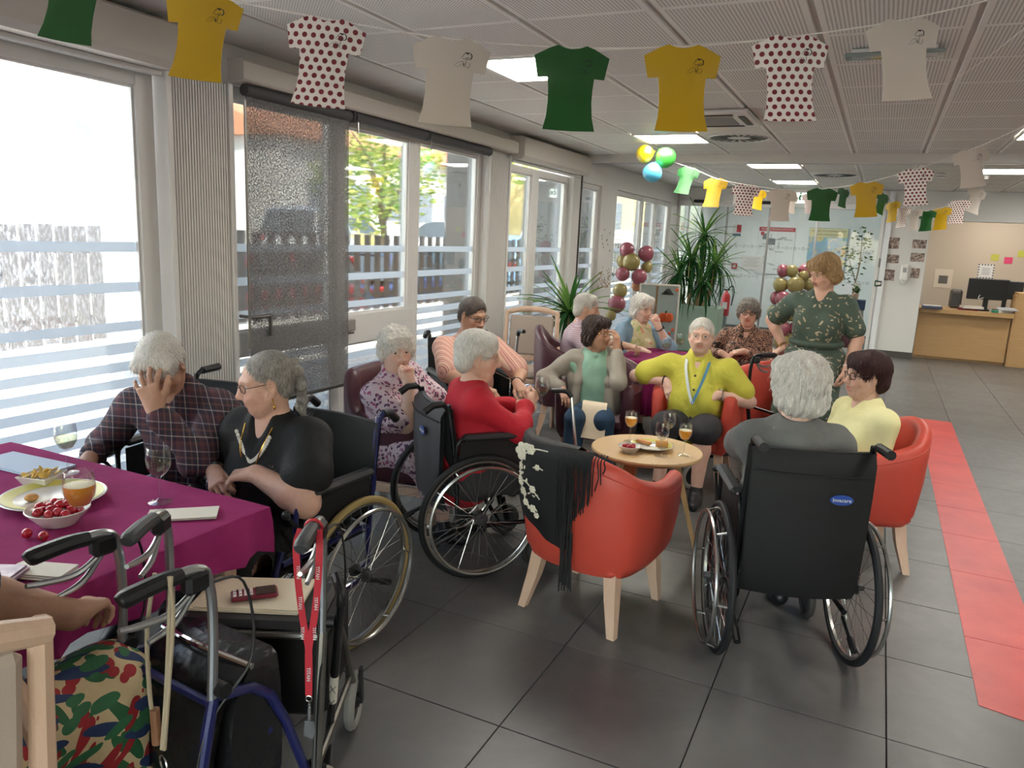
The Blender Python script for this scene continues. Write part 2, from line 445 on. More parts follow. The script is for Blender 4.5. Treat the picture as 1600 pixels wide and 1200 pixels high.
MB().box((0, 0, -.03), (.30, .016, .16), bevel=.003).build('sign_plate', mat('exit_white', '#dfeadf', .4, emit='#dfeee0', estr=.8), t)
e = MB(); G_ = mat('exit_green', '#1f6a44', .5)
e.box((-.03, -.010, -.03), (.07, .004, .09)); e.prism([(.03, -.05), (.06, -.08), (.08, -.05), (.06, -.035), (.085, .0), (.055, .02), (.035, -.01)], -.012, -.0085, 'y'); e.ball((.06, -.010, .035), .014)
e.box((.115, -.010, -.03), (.03, .004, .06)); e.build('pictogram', G_, t, smooth=False)
for x, y, lb in ((.5, 10.5, 'round smoke detector on the ceiling left of the big white jersey'), (.95, 10.6, 'round smoke detector on the ceiling at far right')):
    t = thing('smoke_detector', lb, 'smoke detector', (x, y, ZC)); MB().lathe([(0, -.045), (.04, -.045), (.05, -.03), (.055, 0)], 20).build('body', FRAMEW, t)
    MB().torus((0, 0, -.03), .049, .004, seg=24, ts=5).build('vent_ring', DARKGR, t)
# ================================================================== window wall
XW = -3.28
wl = MB()
def wbox(m, y0, y1, z0, z1, x0=-.16, x1=0.): m.box((XW+(x0+x1)/2, (y0+y1)/2, (z0+z1)/2), (x1-x0, y1-y0, z1-z0))
wbox(wl, -4, 13.4, 2.36, ZC); wbox(wl, 2.76, 3.18, 0, 2.36); wbox(wl, 6.17, 6.61, 0, 2.36); wbox(wl, 8.26, 8.56, 0, 2.36, -.2, .03)
wbox(wl, 9.32, 9.93, 0, 2.36); wbox(wl, 12.86, 13.4, 0, 2.36); wbox(wl, -.3, .25, 0, 2.36); wbox(wl, -4, -3.3, 0, 2.36)
wbox(wl, 8.56, 9.32, 2.28, 2.36); wbox(wl, 9.93, 12.86, 2.28, 2.36)
wl = struct(wl.build('wall_left', WHITE, smooth=False))
def ribbed(y0, y1, z0, z1, x):
    pr = []; n = int((y1-y0)/.0175); dy = (y1-y0)/n
    for k in range(n):
        y = y0+k*dy; pr += [(x, y), (x+.009, y+dy*.22), (x+.009, y+dy*.62), (x, y+dy*.84)]
    pr.append((x, y1))
    P = np.array([[(a, b, z) for z in (z0, z1)] for a, b in pr]); m = MB().grid(P)
    m.box((x-.006, (y0+y1)/2, (z0+z1)/2), (.01, y1-y0, z1-z0)); return m.build('cladding_panel', CLAD, wl, smooth=False, recalc=False)
ribbed(2.80, 3.15, 0, 2.345, XW+.022); ribbed(6.20, 6.58, 0, 2.33, XW+.022)
for y0 in (2.755, 3.152): MB().box((XW+.02, y0+.017, 1.18), (.045, .034, 2.35), bevel=.003).build('corner_trim', FRAMEW, wl, smooth=False)
for y0 in (6.165, 6.58): MB().box((XW+.02, y0+.017, 1.18), (.045, .034, 2.35), bevel=.003).build('corner_trim', FRAMEW, wl, smooth=False)
BANDZ = [(1.51, .047), (1.315, .048), (1.12, .045), (1.015, .052), (.92, .046), (.835, .045)] + [(.75-.085*k, .046) for k in range(8)]
WN = [0]
def window(y0, y1, z0, z1, mull=(), fw=.06, rails=(), dirty=False, bands=True, name='window', x=XW-.07):
    WN[0] += 1; o = bpy.data.objects.new('%s_%d' % (name, WN[0]), None); COL.objects.link(o); struct(o)
    o.location = (x, (y0+y1)/2, 0); oy = (y0+y1)/2
    f = MB()
    for a, b in ((y0, y0+fw), (y1-fw, y1)): f.box((0, (a+b)/2-oy, (z0+z1)/2), (.075, b-a, z1-z0), bevel=.004)
    for a, b in ((z0, z0+fw), (z1-fw, z1)): f.box((0, 0, (a+b)/2), (.074, y1-y0-2*fw, b-a), bevel=.004)
    f.build('frame', FRAMEW, o, smooth=False)
    ys = [y0+fw]
    for a, b in mull:
        MB().box((0, (a+b)/2-oy, (z0+z1)/2), (.085, b-a, z1-z0-.01), bevel=.004).build('mullion', FRAMEW, o, smooth=False); ys += [a, b]
    ys.append(y1-fw)
    zs = [z0+fw]
    for a, b in rails:
        MB().box((.002, 0, (a+b)/2), (.078, y1-y0-.02, b-a), bevel=.004).build('rail', FRAMEW, o, smooth=False); zs += [a, b]
    zs.append(z1-fw)
    for k in range(0, len(ys), 2):
        for q in range(0, len(zs), 2):
            a, b, c, d = ys[k], ys[k+1], zs[q], zs[q+1]
            p = MB().box((0, (a+b)/2-oy, (c+d)/2), (.006, b-a, d-c)).build('pane', DGLASS if dirty else GLASS, o, smooth=False)
            g = MB()
            for (s1, s2, ax) in ((a, a+.012, 'y'), (b-.012, b, 'y')): g.box((.014, (s1+s2)/2-oy, (c+d)/2), (.016, .012, d-c))
            for s1 in (c+.006, d-.006): g.box((.014, (a+b)/2-oy, s1), (.016, b-a-.024, .012))
            g.build('glazing_bead', FRAMEW, o, smooth=False)
            if bands:
                for zt, h in BANDZ:
                    if zt < d-.01 and zt-h > c+.01:
                        MB().box((.0045, (a+b)/2-oy, zt-h/2), (.0008, b-a-.02, h)).build('frosted_band', FILM, p, smooth=False)
    return o
window(.25, 2.74, .06, 2.35, fw=.10, dirty=True)
window(-3.3, -.3, .06, 2.35, mull=((-1.84, -1.76),), fw=.08)
d1 = window(3.18, 4.16, .04, 2.36, fw=.07, rails=((.86, 1.0),), name='door')
d2 = window(4.16, 5.08, .04, 2.36, fw=.075, rails=((.82, 1.03),), name='door')
window(5.08, 6.17, .04, 2.36, fw=.075)
window(6.61, 8.26, .04, 2.30, mull=((7.25, 7.42),), fw=.07)
window(8.56, 9.32, .04, 2.28, fw=.06)
window(9.93, 12.86, .04, 2.28, mull=((11.20, 11.30), (11.95, 12.05)), fw=.06)
def shutter_box(y0, y1, z0=2.33, dep=.16):
    P = [(0, z0), (dep-.03, z0), (dep, z0+.03), (dep, ZC-.035), (dep-.02, ZC-.02), (0, ZC-.02)]
    o = MB().prism([(XW+a, b) for a, b in P], y0, y1, 'y').build('shutter_box', mat('shutter_box', '#cbc5be', .45), wl, smooth=False)
    MB().box((XW+.02, (y0+y1)/2, z0-.012), (.05, y1-y0-.02, .024), bevel=.004).build('shutter_lip', FRAMEW, wl, smooth=False)
shutter_box(.2, 2.745); shutter_box(6.63, 8.44); shutter_box(-3.3, -.3)
MB().box((XW+.012, 8.50, 1.2), (.06, .03, 2.4), bevel=.004).build('column_joint', DARKGR, wl, smooth=False)
# --- roller blind, cassette
bl = thing('roller_blind', 'dark grey mesh roller blind pulled down over the glass door', 'blind', (XW+.06, 3.7, 0))
def blind_mat():
    t = NT('screen_fabric'); t.t.nodes.remove(t.b); v = t.coord()
    a = t.n('BsdfDiffuse'); n = t.noise(t.mapv(v, (1, 1, 1)), 110, 3, .8)
    t.l(t.ramp(n, (.35, '#5f5e61'), (.65, '#8b8988')), a.inputs[0])
    b = t.n('BsdfTransparent'); b.inputs[0].default_value = (1, 1, 1, 1)
    m = t.n('MixShader'); t.l(t.ramp(n, (.38, .07), (.60, .62)), m.inputs[0]); t.l(a.outputs[0], m.inputs[1]); t.l(b.outputs[0], m.inputs[2])
    t.l(m.outputs[0], t.out.inputs[0]); return t.m
MB().box((0, 0, 1.45), (.0012, .90, 1.74)).build('fabric', blind_mat(), bl, smooth=False)
MB().box((0, 0, .57), (.012, .905, .024), bevel=.003).build('bottom_bar', mat('blind_bar', '#5a5958', .45, .6), bl)
MB().cyl((.0, -.455, 2.335), (.0, .455, 2.335), .032, 16).build('roller', mat('blind_roll', '#4b4a4d', .7), bl)
MB().box((.038, -.49, 1.6), (.008, .012, 1.35)).build('pull_cord', mat('cord_steel', '#8a8884', .4, .6), bl, smooth=False)
for y0, y1, lb in ((4.20, 5.06, 'rolled-up dark blind above the right leaf of the glass door'), (5.10, 6.12, 'rolled-up dark blind above the side window')):
    r = thing('rolled_blind', lb, 'blind', (XW+.06, (y0+y1)/2, 2.335))
    MB().cyl((0, y0-(y0+y1)/2, 0), (0, y1-(y0+y1)/2, 0), .036, 16).build('roll', MATS['blind_roll'], r)
    MB().box((0, y0-(y0+y1)/2-.012, -.0), (.05, .02, .07), bevel=.004).build('bracket', DARKGR, r)
    MB().cyl((.03, y0-(y0+y1)/2+.01, -.03), (.03, y0-(y0+y1)/2+.01, -.10), .006, 8).build('chain', STEEL, r)
cs = MB().prism([(XW, 2.37), (XW+.105, 2.37), (XW+.115, 2.38), (XW+.115, 2.47), (XW+.1, 2.485), (XW, 2.485)], 3.19, 6.6, 'y').build('blind_cassette', CASS, wl, smooth=False)
# door handle and lock
MB().tube([(.06, -.42, 1.10), (.15, -.42, 1.10)], .011, 10).tube([(.15, -.43, 1.10), (.15, -.27, 1.10)], .010, 10).bar((.15, -.275, 1.11), (.15, -.275, .98), .02, .012).build('handle', mat('handle_steel', '#8b8a88', .3, .9), d1)
lk = MB().box((.07, -.38, .965), (.055, .085, .085), bevel=.008).build('lock_case', mat('lock_grey', '#a3a09b', .4, .5), d2)
MB().cyl((.075, -.41, .965), (.075, -.455, .955), .016, 12).box((.075, -.40, .91), (.03, .10, .012)).build('lock_bolt', STEEL, lk)
# fins outside
FIN = mat('concrete_fin', '#9b958d', .85, bump=(30, .3), var=.12, vscale=5)
for a, b, dp in ((2.80, 3.2, .40), (6.22, 6.62, .26), (8.30, 8.62, .26), (9.34, 9.95, .3), (12.9, 13.4, .3)):
    struct(MB().box((-3.45-dp/2, (a+b)/2, 1.5), (dp, b-a, 3.2), bevel=.01).build('trim_%d' % (2+int(a)), FIN, smooth=False))
# leaf stickers on the white pier
lf = thing('leaf_stickers', 'small brown leaf stickers scattered on the white pier', 'wall stickers', (XW+.004, 9.62, 0))
rr = random.Random(3)
SC = [mat('leaf_a', '#5a4a3c', .7), mat('leaf_b', '#9a7a58', .7), mat('leaf_c', '#b06a52', .7), mat('leaf_d', '#7a7752', .7)]
lms = [MB().prism([(-.016, 0), (0, .011), (.016, 0), (0, -.011)], 0, .0015, 'x').mesh('leaf', m, smooth=False) for m in SC]
for k in range(70):
    if k < 12: y, z, m = rr.uniform(-.22, .22), rr.uniform(1.25, 1.75), lms[0]
    else: y, z, m = rr.uniform(-.24, .22), 1.0+.24*rr.random()**1.4, rr.choice(lms)
    inst('leaf', m, lf, (0, y, z), (rr.uniform(0, 6), 0, 0))
# ================================================================== end wall, entrance, reception
YE = 13.3
ew = MB()
def ebox(m, x0, x1, z0, z1, y0=0., y1=.14): m.box(((x0+x1)/2, YE+(y0+y1)/2, (z0+z1)/2), (x1-x0, y1-y0, z1-z0))
ebox(ew, -3.4, -.02, 2.34, ZC); ebox(ew, -.03, .60, 0, ZC, 0, 1.9)
ew = struct(ew.build('wall_end', mat('end_wall_white', '#d9d8d5', .5), smooth=False))
struct(MB().box((2.6, YE+.15, 2.345), (4.0, .3, .43)).build('wall_header', MATS['end_wall_white'], smooth=False))
struct(MB().box((2.6, 15.4, 1.1), (4.2, .12, 2.4)).build('wall_reception', mat('reception_wall', '#b9aa98', .7), smooth=False))
struct(MB().box((.29, YE-.008, .05), (.62, .012, .10)).build('baseboard_end', mat('dark_skirting', '#4b4844', .6), smooth=False))
en = bpy.data.objects.new('door_20', None); COL.objects.link(en); struct(en); en.location = (0, YE, 0)
posts = [-3.26, -2.43, -1.75, -1.01, -.06]
for k, x in enumerate(posts):
    MB().box((x, .0, 1.17), (.05 if k in (0, 4) else .032, .06, 2.34), bevel=.004).build('door_post', FRAMEW if k in (0, 4) else ALU, en, smooth=False)
for a, b in zip(posts[:-1], posts[1:]):
    p = MB().box(((a+b)/2, 0, 1.19), (b-a-.05, .008, 2.24)).build('pane', GLASS, en, smooth=False)
    MB().box(((a+b)/2, 0, .04), (b-a-.05, .05, .08), bevel=.004).build('bottom_rail', ALU, en, smooth=False)
    for z in (1.62, 1.13):
        m = MB(); n = int((b-a)/.072)
        for q in range(n):
            x = a+.06+q*(b-a-.1)/n
            if q % 2 == 0: m.torus((x, -.006, z), .021, .0035, (0, 1, 0), 14, 4)
            else:
                for s in (-1, 1): m.box((x, -.006, z+s*.008), (.034, .002, .006))
        m.build('glass_markers', mat('glass_marker', '#8d9396', .5), p)
MB().box((-1.65, -.03, 2.30), (3.2, .10, .09), bevel=.006).build('door_drive', FRAMEW, en, smooth=False)
for x in (-2.9, -1.85): MB().box((x, -.09, 2.33), (.2, .04, .05), bevel=.008).build('motion_sensor', BLACKPL, en, smooth=False)
# vestibule
vs = MB().box((-1.6, 16.6, 1.25), (3.5, .1, 2.6)).box((.02, 14.95, 1.25), (.08, 3.4, 2.6)); vs.box((-3.33, 16.0, 1.25), (.12, 1.2, 2.6))
struct(vs.build('wall_vestibule', mat('vestibule_white', '#dfe3e6', .5), smooth=False))
struct(MB().box((-1.65, 15.0, 2.66), (3.6, 3.4, .1)).build('ceiling_vestibule', WHITE, smooth=False))
window(13.45, 15.4, .04, 2.5, mull=((14.3, 14.36),), fw=.05, bands=False)
# ================================================================== outside the windows
def gravel():
    t = NT('sunlit_gravel'); g = t.n('NewGeometry').outputs['Position']
    n = t.noise(g, 30, 4, .8); t.base(t.ramp(n, (.3, '#a59d90'), (.6, '#d6cfc2'))); t.b.inputs['Roughness'].default_value = .9; t.bump(n, .6, .02); return t.m
gz = lambda x, y, z: z if not -11 < x < -6.8 else -.18+.30*min(1, max(0, (y-14.5)/3))
P = np.array([[(x, y, gz(x, y, z)) for y in np.r_[-30:14:12, 14:19:1, 25:95:10]] for x, z in ((-3.42, -.06), (-4.2, .05), (-5.2, .34), (-6.65, .5), (-7.0, .1), (-10.5, .12), (-12.4, .46), (-60, .48))])
gnd = struct(MB().grid(P).build('ground', gravel(), smooth=False, recalc=False))
struct(MB().box((-33, 30, .39), (40, 120, .21)).build('road', mat('car_park_asphalt', '#b3b0aa', .9, bump=(20, .4), var=.1), smooth=False))
FENCE = mat('dark_fence_wood', '#33302f', .7, bump=(20, .3), var=.2)
fe = thing('slat_fence', 'dark upright slat fence outside the windows', 'fence', (-6.5, 8, .5))
sm = MB().box((0, 0, .52), (.022, .13, 1.04), bevel=.003).mesh('slat', FENCE, smooth=False)
y = 2.2
while y < 21: inst('slat', sm, fe, (0, y-8, random.uniform(-.01, .01))); y += .155 if y < 6.2 else .235
for z in (.2, .82): MB().box((-.03, 3.6, z), (.03, 19, .06)).build('rail', FENCE, fe, smooth=False)
# --- tree
def leafcloud(centres, n, size, seed, mats, squash=1.):
    r = np.random.default_rng(seed); m = MB()
    for k in range(n):
        c, rad = centres[r.integers(len(centres))]
        d = nrm(r.normal(size=3)); p = np.asarray(c)+d*rad*(r.random()**.4)*V(1, 1, squash)
        F = frame(r.normal(size=3)); s = size*(.6+.8*r.random()); m.cur = int(r.integers(len(mats)))
        v = [p-F[:, 0]*s, p+F[:, 1]*s*.45+F[:, 2]*s*.12, p+F[:, 0]*s, p-F[:, 1]*s*.45+F[:, 2]*s*.12]
        m.add(v, [(0, 1, 2, 3)])
    return m
def leaf_mat(name, c, tr=.5):
    t = NT(name); t.t.nodes.remove(t.b); a = t.n('BsdfDiffuse'); b = t.n('BsdfTranslucent'); a.inputs[0].default_value = lin(c); b.inputs[0].default_value = lin(c)
    m = t.n('MixShader'); m.inputs[0].default_value = tr; t.l(a.outputs[0], m.inputs[1]); t.l(b.outputs[0], m.inputs[2]); t.l(m.outputs[0], t.out.inputs[0]); return t.m
LG = [leaf_mat('leaf_lime', '#a9bd62'), leaf_mat('leaf_green', '#7d9c55'), leaf_mat('leaf_yellow', '#c9c878')]
tr = thing('tree', 'leafy green street tree beyond the fence', 'tree', (-10, 14.1, .5))
tk = MB().tube([(0, 0, 0), (.03, .02, 1.0), (0, -.05, 1.6), (.05, .1, 2.6)], [.09, .075, .07, .03], 10, smooth=4)
for a in range(6): tk.tube([(0, 0, 1.2+.15*a), (.4*math.cos(a*1.1), .5*math.sin(a*1.1), 1.9+.2*a), (.8*math.cos(a*1.1), 1.0*math.sin(a*1.1), 2.3+.22*a)], [.04, .025, .01], 6, smooth=3)
tk.build('trunk', mat('bark', '#6f6250', .9, bump=(15, .5)), tr)
cs_ = [((random.uniform(-.9, .9), random.uniform(-1.0, 1.0), 1.5+random.uniform(0, 2.2)), .55) for _ in range(26)]
f = leafcloud(cs_, 2600, .075, 5, LG).build('foliage', LG, tr, smooth=False, recalc=False); f['kind'] = 'stuff'
tr2 = thing('tree', 'tree crown standing far behind the parked cars', 'tree', (-17.5, 41, .5))
MB().tube([(0, 0, 0), (.1, 0, 3), (0, .3, 6)], [.25, .2, .1], 8, smooth=4).build('trunk', MATS['bark'], tr2)
f = leafcloud([((random.uniform(-2, 2), random.uniform(-2.5, 2.5), random.uniform(4, 9)), 1.3) for _ in range(14)], 1500, .25, 9, LG).build('foliage', LG, tr2, smooth=False, recalc=False); f['kind'] = 'stuff'
# --- parked cars
CARGL = mat('car_glass', '#4a5358', .08, spec=.8); TYRE = mat('car_tyre', '#1b1b1c', .8); HUBM = mat('car_hubcap', '#9a9c9e', .3, .8)
def car(label, color, loc, rz, hatch=True, L=4.0, H=1.45):
    t = thing('car', label, 'car', loc, rz, 'cars parked outside'); body = mat('car_paint_'+color[1:], color, .25, coat=.8); hw = .84
    # stations along length y: (y, z_bottom, z_belt, half width)
    st_ = [(-L/2, .42, .62, .66), (-L/2+.06, .3, .80, .78), (-L/2+.45, .22, .95, hw), (-.4, .2, .96, hw), (.55, .2, .92, hw), (L/2-.9, .2, .86, hw), (L/2-.25, .25, .72, .78), (L/2, .4, .55, .62)]
    P = []
    for y, zb, zt, w in st_:
        P.append([(-w*.9, y, zb), (-w, y, zb+.12), (-w, y, (zb+zt)/2), (-w*.97, y, zt-.05), (-w*.86, y, zt), (w*.86, y, zt), (w*.97, y, zt-.05), (w, y, (zb+zt)/2), (w, y, zb+.12), (w*.9, y, zb)])
    m = MB().grid(np.array(P), closed_v=True); n = len(st_); m.add(np.array(P[0]), [tuple(range(10))]); m.add(np.array(P[-1]), [tuple(range(10))]); m.build('body', body, t)
    R_ = -L/2+.12 if hatch else -L/2+.5
    cab = [(R_, .92, .94, .72), (R_+.28, .92, H-.12, .66), (R_+.75, .92, H, .62), (.1, .92, H-.01, .62), (.45, .92, H-.08, .64), (1.15, .90, .93, .72)]
    P = np.array([[(-.74, y, zb), (-w, y, zt), (w, y, zt), (.74, y, zb)] for y, zb, zt, w in cab]); g = MB().grid(P); g.build('greenhouse', CARGL, t)
    rf = np.array([[(-w-.012, y, zt+.004), (-w*.5, y, zt+.03), (w*.5, y, zt+.03), (w+.012, y, zt+.004)] for y, zb, zt, w in cab[1:5]]); MB().grid(rf).build('roof', body, t)
    p = MB()
    for s in (-1, 1):
        for (y0, z0, w0), (y1, z1, w1) in (((R_+.05, .93, .735), (R_+.3, H-.1, .67)), ((-.35, .93, .75), (-.25, H, .63)), ((.47, H-.07, .65), (1.14, .93, .73))):
            p.bar((s*w0, y0, z0), (s*w1, y1, z1), .05, .05)
    p.build('pillars', body, t)
    for y in (-L/2+.75, L/2-.78):
        for s in (-1, 1):
            wh = MB().lathe([(.22, -.09), (.30, -.09), (.32, -.06), (.32, .06), (.30, .09), (.22, .09)], 20, M=roty(PI/2), c=(s*.78, y, .32)).build('wheel', TYRE, t)
            MB().lathe([(0, .05), (.07, .06), (.1, .03), (.22, .05), (.23, -.02)], 20, M=roty(s*PI/2), c=(s*.80, y, .32)).build('hubcap', HUBM, wh)
    for s in (-1, 1):
        MB().box((s*.68, -L/2+.05, .78), (.22, .12, .14), bevel=.03).build('tail_light', mat('tail_red', '#a02024', .25), t)
        MB().box((s*.62, L/2-.1, .62), (.26, .12, .12), bevel=.03).build('headlight', mat('headlight', '#dfe6ea', .1), t)
        MB().box((s*.93, .75, .98), (.14, .08, .1), bevel=.03).build('mirror', body, t)
    return t
car('pale blue hatchback parked outside the two-pane window', '#8fb7d8', (-8.7, 18.0, .14), .12)
car('white hatchback parked farther back, right of the street tree', '#e6e8ea', (-13.5, 22.6, .5), PI/2+.2)
car('white van-like car parked left of the street tree', '#dfe2e4', (-14.4, 17.0, .5), .35, H=1.6)
car('pale yellow and white car behind the street tree trunk', '#d9c77c', (-17.5, 22.4, .5), .1)
car('dark blue car close behind the slat fence', '#3f5078', (-8.4, 12.6, -.18), .05)
car('red car low behind the slat fence', '#8a2a2e', (-8.2, 8.2, -.18), PI)
car('white car whose roof shows over the fence in the big left window', '#e9ebec', (-12.8, 5.6, .44), .05, H=1.42)
car('white car in front of the brick wall', '#e3e5e6', (-13.5, 31, .5), .3)
# --- buildings
BW = mat('rendered_facade', '#e4e1da', .85, bump=(12, .15), var=.04); BY = mat('yellow_facade', '#e3d49a', .85, var=.05); SHUT = mat('grey_shutter', '#87909a', .6); ROOFT = mat('clay_roof', '#c98a66', .85, bump=(8, .5), var=.2)
def building(label, x, y0, y1, h, wm, win, roof=True, dep=10, zb=.5):
    t = thing('building', label, 'building', (x, (y0+y1)/2, zb)); oy = (y0+y1)/2
    MB().box((-dep/2, 0, h/2), (dep, y1-y0, h)).build('wall', wm, t, smooth=False)
    for (a, b, c, d) in win:
        wn = MB().box((.02, (a+b)/2-oy, (c+d)/2-zb), (.10, b-a, d-c)).build('window', FRAMEW, t, smooth=False)
        q = MB()
        for k in range(9): q.box((.08, a+.06+(b-a-.12)*(k+.5)/9-oy, (c+d)/2-zb), (.03, (b-a-.12)/12, d-c-.12))
        q.build('shutter', SHUT, wn, smooth=False)
    if roof:
        MB().prism([(.5, h), (-dep/2, h+2.0), (-dep-.5, h)], -(y1-y0)/2-.3, (y1-y0)/2+.3, 'y').build('roof', ROOFT, t, smooth=False)
    return t
building('long white building with grey shutters and clay tile roof behind the cars', -22, 24, 44, 4.6, BW, [(y, y+1.7, 2.0, 3.6) for y in (25.5, 28.3, 31, 33.8, 36.5, 39.5)])
yb = building('pale yellow building seen through the far windows', -20, 45.5, 78, 6, BY, [(48.2, 49.8, 2.4, 4.6), (53, 54.6, 2.4, 4.6), (60, 62, 2.4, 4.6)], roof=False)
for y in (-10.5, -6): lettering('lettering', '2001', .9, mat('letter_grey', '#8a8578', .8), yb, mat4(np.array([[0, 0, 1], [1, 0, 0], [0, 1, 0]], float), (.08, y, 4.9)))
ap = building('white apartment block with railed balconies beyond the left window', -20, -6, 19, 14, BW, [(13.9, 14.5, 3.0, 4.2), (14.0, 14.6, 5.0, 6.2)], roof=False)
for z in (2.7, 4.6, 6.5):
    b = MB().box((.6, 5.6, z-.5), (1.2, 4.2, .2)).build('balcony', BW, ap, smooth=False)
    q = MB().box((1.18, 5.6, z+.42), (.05, 4.2, .06))
    for k in range(22): q.box((1.18, 3.55+k*.195, z), (.04, .05, .84))
    q.build('railing', mat('railing_white', '#c9ccce', .6), b, smooth=False)
    MB().box((.06, 5.3, z+.35), (.1, 3.0, 1.5)).build('balcony_door', mat('balcony_shade', '#9aa09e', .7), ap, smooth=False)  # flat grey panel against the wall behind each balcony
# brick wall far right
bw = NT('stone_block_wall'); v = bw.mapv(bw.coord(), (1, 1, 1), rot=(0, PI/2, PI/2)); br = bw.n('TexBrick'); bw.l(bw.coord(), br.inputs[0])
sw = thing('stone_wall', 'low wall of pale stone blocks below the yellow building', 'wall', (-15.2, 48, .5))
bk = MB().box((0, 0, 0), (.3, .58, .26), bevel=.02).mesh('stone_block', mat('pale_stone', '#cfc9c0', .9, bump=(6, .4), var=.12), smooth=False)
for r in range(6):
    for k in range(40): inst('stone_block', bk, sw, (random.uniform(-.02, .02), -12+k*.6+(r % 2)*.3, .15+r*.28))
MB().box((-.1, 0, .85), (.2, 24.5, 1.7)).build('mortar', mat('mortar', '#9b968e', .9), sw, smooth=False)
# ================================================================== right and back of the room
struct(MB().box((4.55, 5.5, 1.28), (.12, 20, 2.6)).build('wall_right', mat('right_wall', '#d8d2c8', .6), smooth=False))
bkw = MB().box((-2.6, -4.06, 1.28), (1.4, .12, 2.56)).box((4.1, -4.06, 1.28), (1.0, .12, 2.56)).box((.6, -4.06, 2.45), (8, .12, .3)).box((.6, -4.06, .15), (8, .12, .3))
struct(bkw.build('wall_back', WHITE, smooth=False))
wb = bpy.data.objects.new('window_back', None); COL.objects.link(wb); struct(wb); wb.location = (.85, -4.06, 0)
for k in range(4):
    x = -2.0+k*1.37
    MB().box((x+.6, 0, 1.3), (1.3, .006, 2.0)).build('pane', GLASS, wb, smooth=False); MB().box((x-.06, 0, 1.3), (.07, .08, 2.0)).build('mullion', FRAMEW, wb, smooth=False)
struct(MB().box((.6, -18, -.12), (60, 28, .1)).build('ground_back', MATS['grout'], smooth=False))
# ================================================================== jersey garlands
NEAR=[('g',(-2.415, 1.74, 2.442),(-2.427, 1.676, 2.171)),('y',(-2.038, 1.896, 2.34),(-2.037, 1.838, 2.07)),('d',(-1.68, 2.053, 2.28),(-1.674, 1.995, 2.004)),('w',(-1.314, 2.217, 2.236),(-1.303, 2.162, 1.964)),
('g',(-0.967, 2.378, 2.226),(-0.947, 2.331, 1.964)),('y',(-0.652, 2.532, 2.245),(-0.623, 2.487, 1.978)),('d',(-0.347, 2.686, 2.291),(-0.315, 2.644, 2.026)),('w',(-0.034, 2.85, 2.36),(0.012, 2.817, 2.108))]
MID=[('g',(-1.756, 7.442, 2.338),(-1.807, 7.364, 2.089)),('y',(-1.455, 7.221, 2.222),(-1.475, 7.155, 1.962)),('d',(-1.144, 7.015, 2.154),(-1.146, 6.957, 1.889)),('w',(-0.837, 6.927, 2.114),(-0.828, 6.873, 1.847)),
('g',(-0.514, 6.912, 2.123),(-0.509, 6.857, 1.857)),('y',(-0.178, 6.57, 2.151),(-0.154, 6.524, 1.886)),('d',(0.137, 6.399, 2.236),(0.17, 6.357, 1.971)),('w',(0.462, 6.355, 2.363),(0.511, 6.322, 2.104))]
FAR=[('d',(-1.779, 10.145, 2.37),(-1.773, 10.099, 2.146)),('y',(-1.51, 10.265, 2.335),(-1.515, 10.208, 2.087)),('w',(-1.123, 10.44, 2.299),(-1.115, 10.392, 2.059)),('d',(-0.94, 10.528, 2.308),(-0.902, 10.493, 2.061)),
('g',(-0.539, 10.737, 2.392),(-0.539, 10.686, 2.16)),('g',(-0.08, 10.947, 2.359),(-0.106, 10.878, 2.101)),('y',(0.029, 10.977, 2.26),(0.032, 10.922, 2.004)),('d',(0.154, 11.022, 2.194),(0.149, 10.965, 1.946)),
('w',(0.289, 11.082, 2.177),(0.286, 11.023, 1.912)),('g',(0.437, 11.15, 2.168),(0.433, 11.092, 1.912)),('y',(0.593, 11.234, 2.216),(0.599, 11.176, 1.936)),('d',(0.792, 11.352, 2.322),(0.764, 11.273, 2.024)),('w',(0.992, 11.482, 2.484),(0.96, 11.396, 2.162))]
def paper(name, c):
    t = NT(name); t.base(lin(c)); t.b.inputs['Roughness'].default_value = .45; v = t.coord(); t.bump(t.noise(v, 6, 2), .15, .02); return t
PG, PY, PW = paper('green_card', '#3f9a57').m, paper('yellow_card', '#e2cc1a').m, paper('white_card', '#e6e0da').m
def dots():
    t = paper('polka_dot_card', '#ece4de'); x, y, z = t.sep(t.coord()); a = .0285; h = a*.86
    def lat(ox, oy):
        fx = t.math('MULTIPLY', t.math('SUBTRACT', t.math('FRACT', t.math('DIVIDE', t.math('ADD', x, 3+ox), a)), .5), a)
        fy = t.math('MULTIPLY', t.math('SUBTRACT', t.math('FRACT', t.math('DIVIDE', t.math('ADD', y, 3+oy), 2*h)), .5), 2*h)
        return t.math('LESS_THAN', t.math('SQRT', t.math('ADD', t.math('MULTIPLY', fx, fx), t.math('MULTIPLY', fy, fy))), .0082)
    t.base(t.mix(t.math('MAXIMUM', lat(0, 0), lat(a/2, h)), lin('#ece4de'), lin('#7c1f2e'))); return t.m
PD = dots()
half = [(.0, -.045), (.07, -.04), (.13, -.025), (.19, .0), (.30, -.035), (.5, -.125), (.44, -.43), (.31, -.40), (.295, -.55), (.29, -.72), (.305, -.92), (.345, -1.10)]
out = [(x*.25, y*.25) for x, y in half] + [(-x*.25, y*.25) for x, y in half[::-1][:-1]]
out = out[:12]+[(.17*.25, -1.115*.25), (0, -1.12*.25), (-.17*.25, -1.115*.25)]+out[12:]
def bend(x, y): return -.9*x*x+.010*math.sin((y+.05)*12)
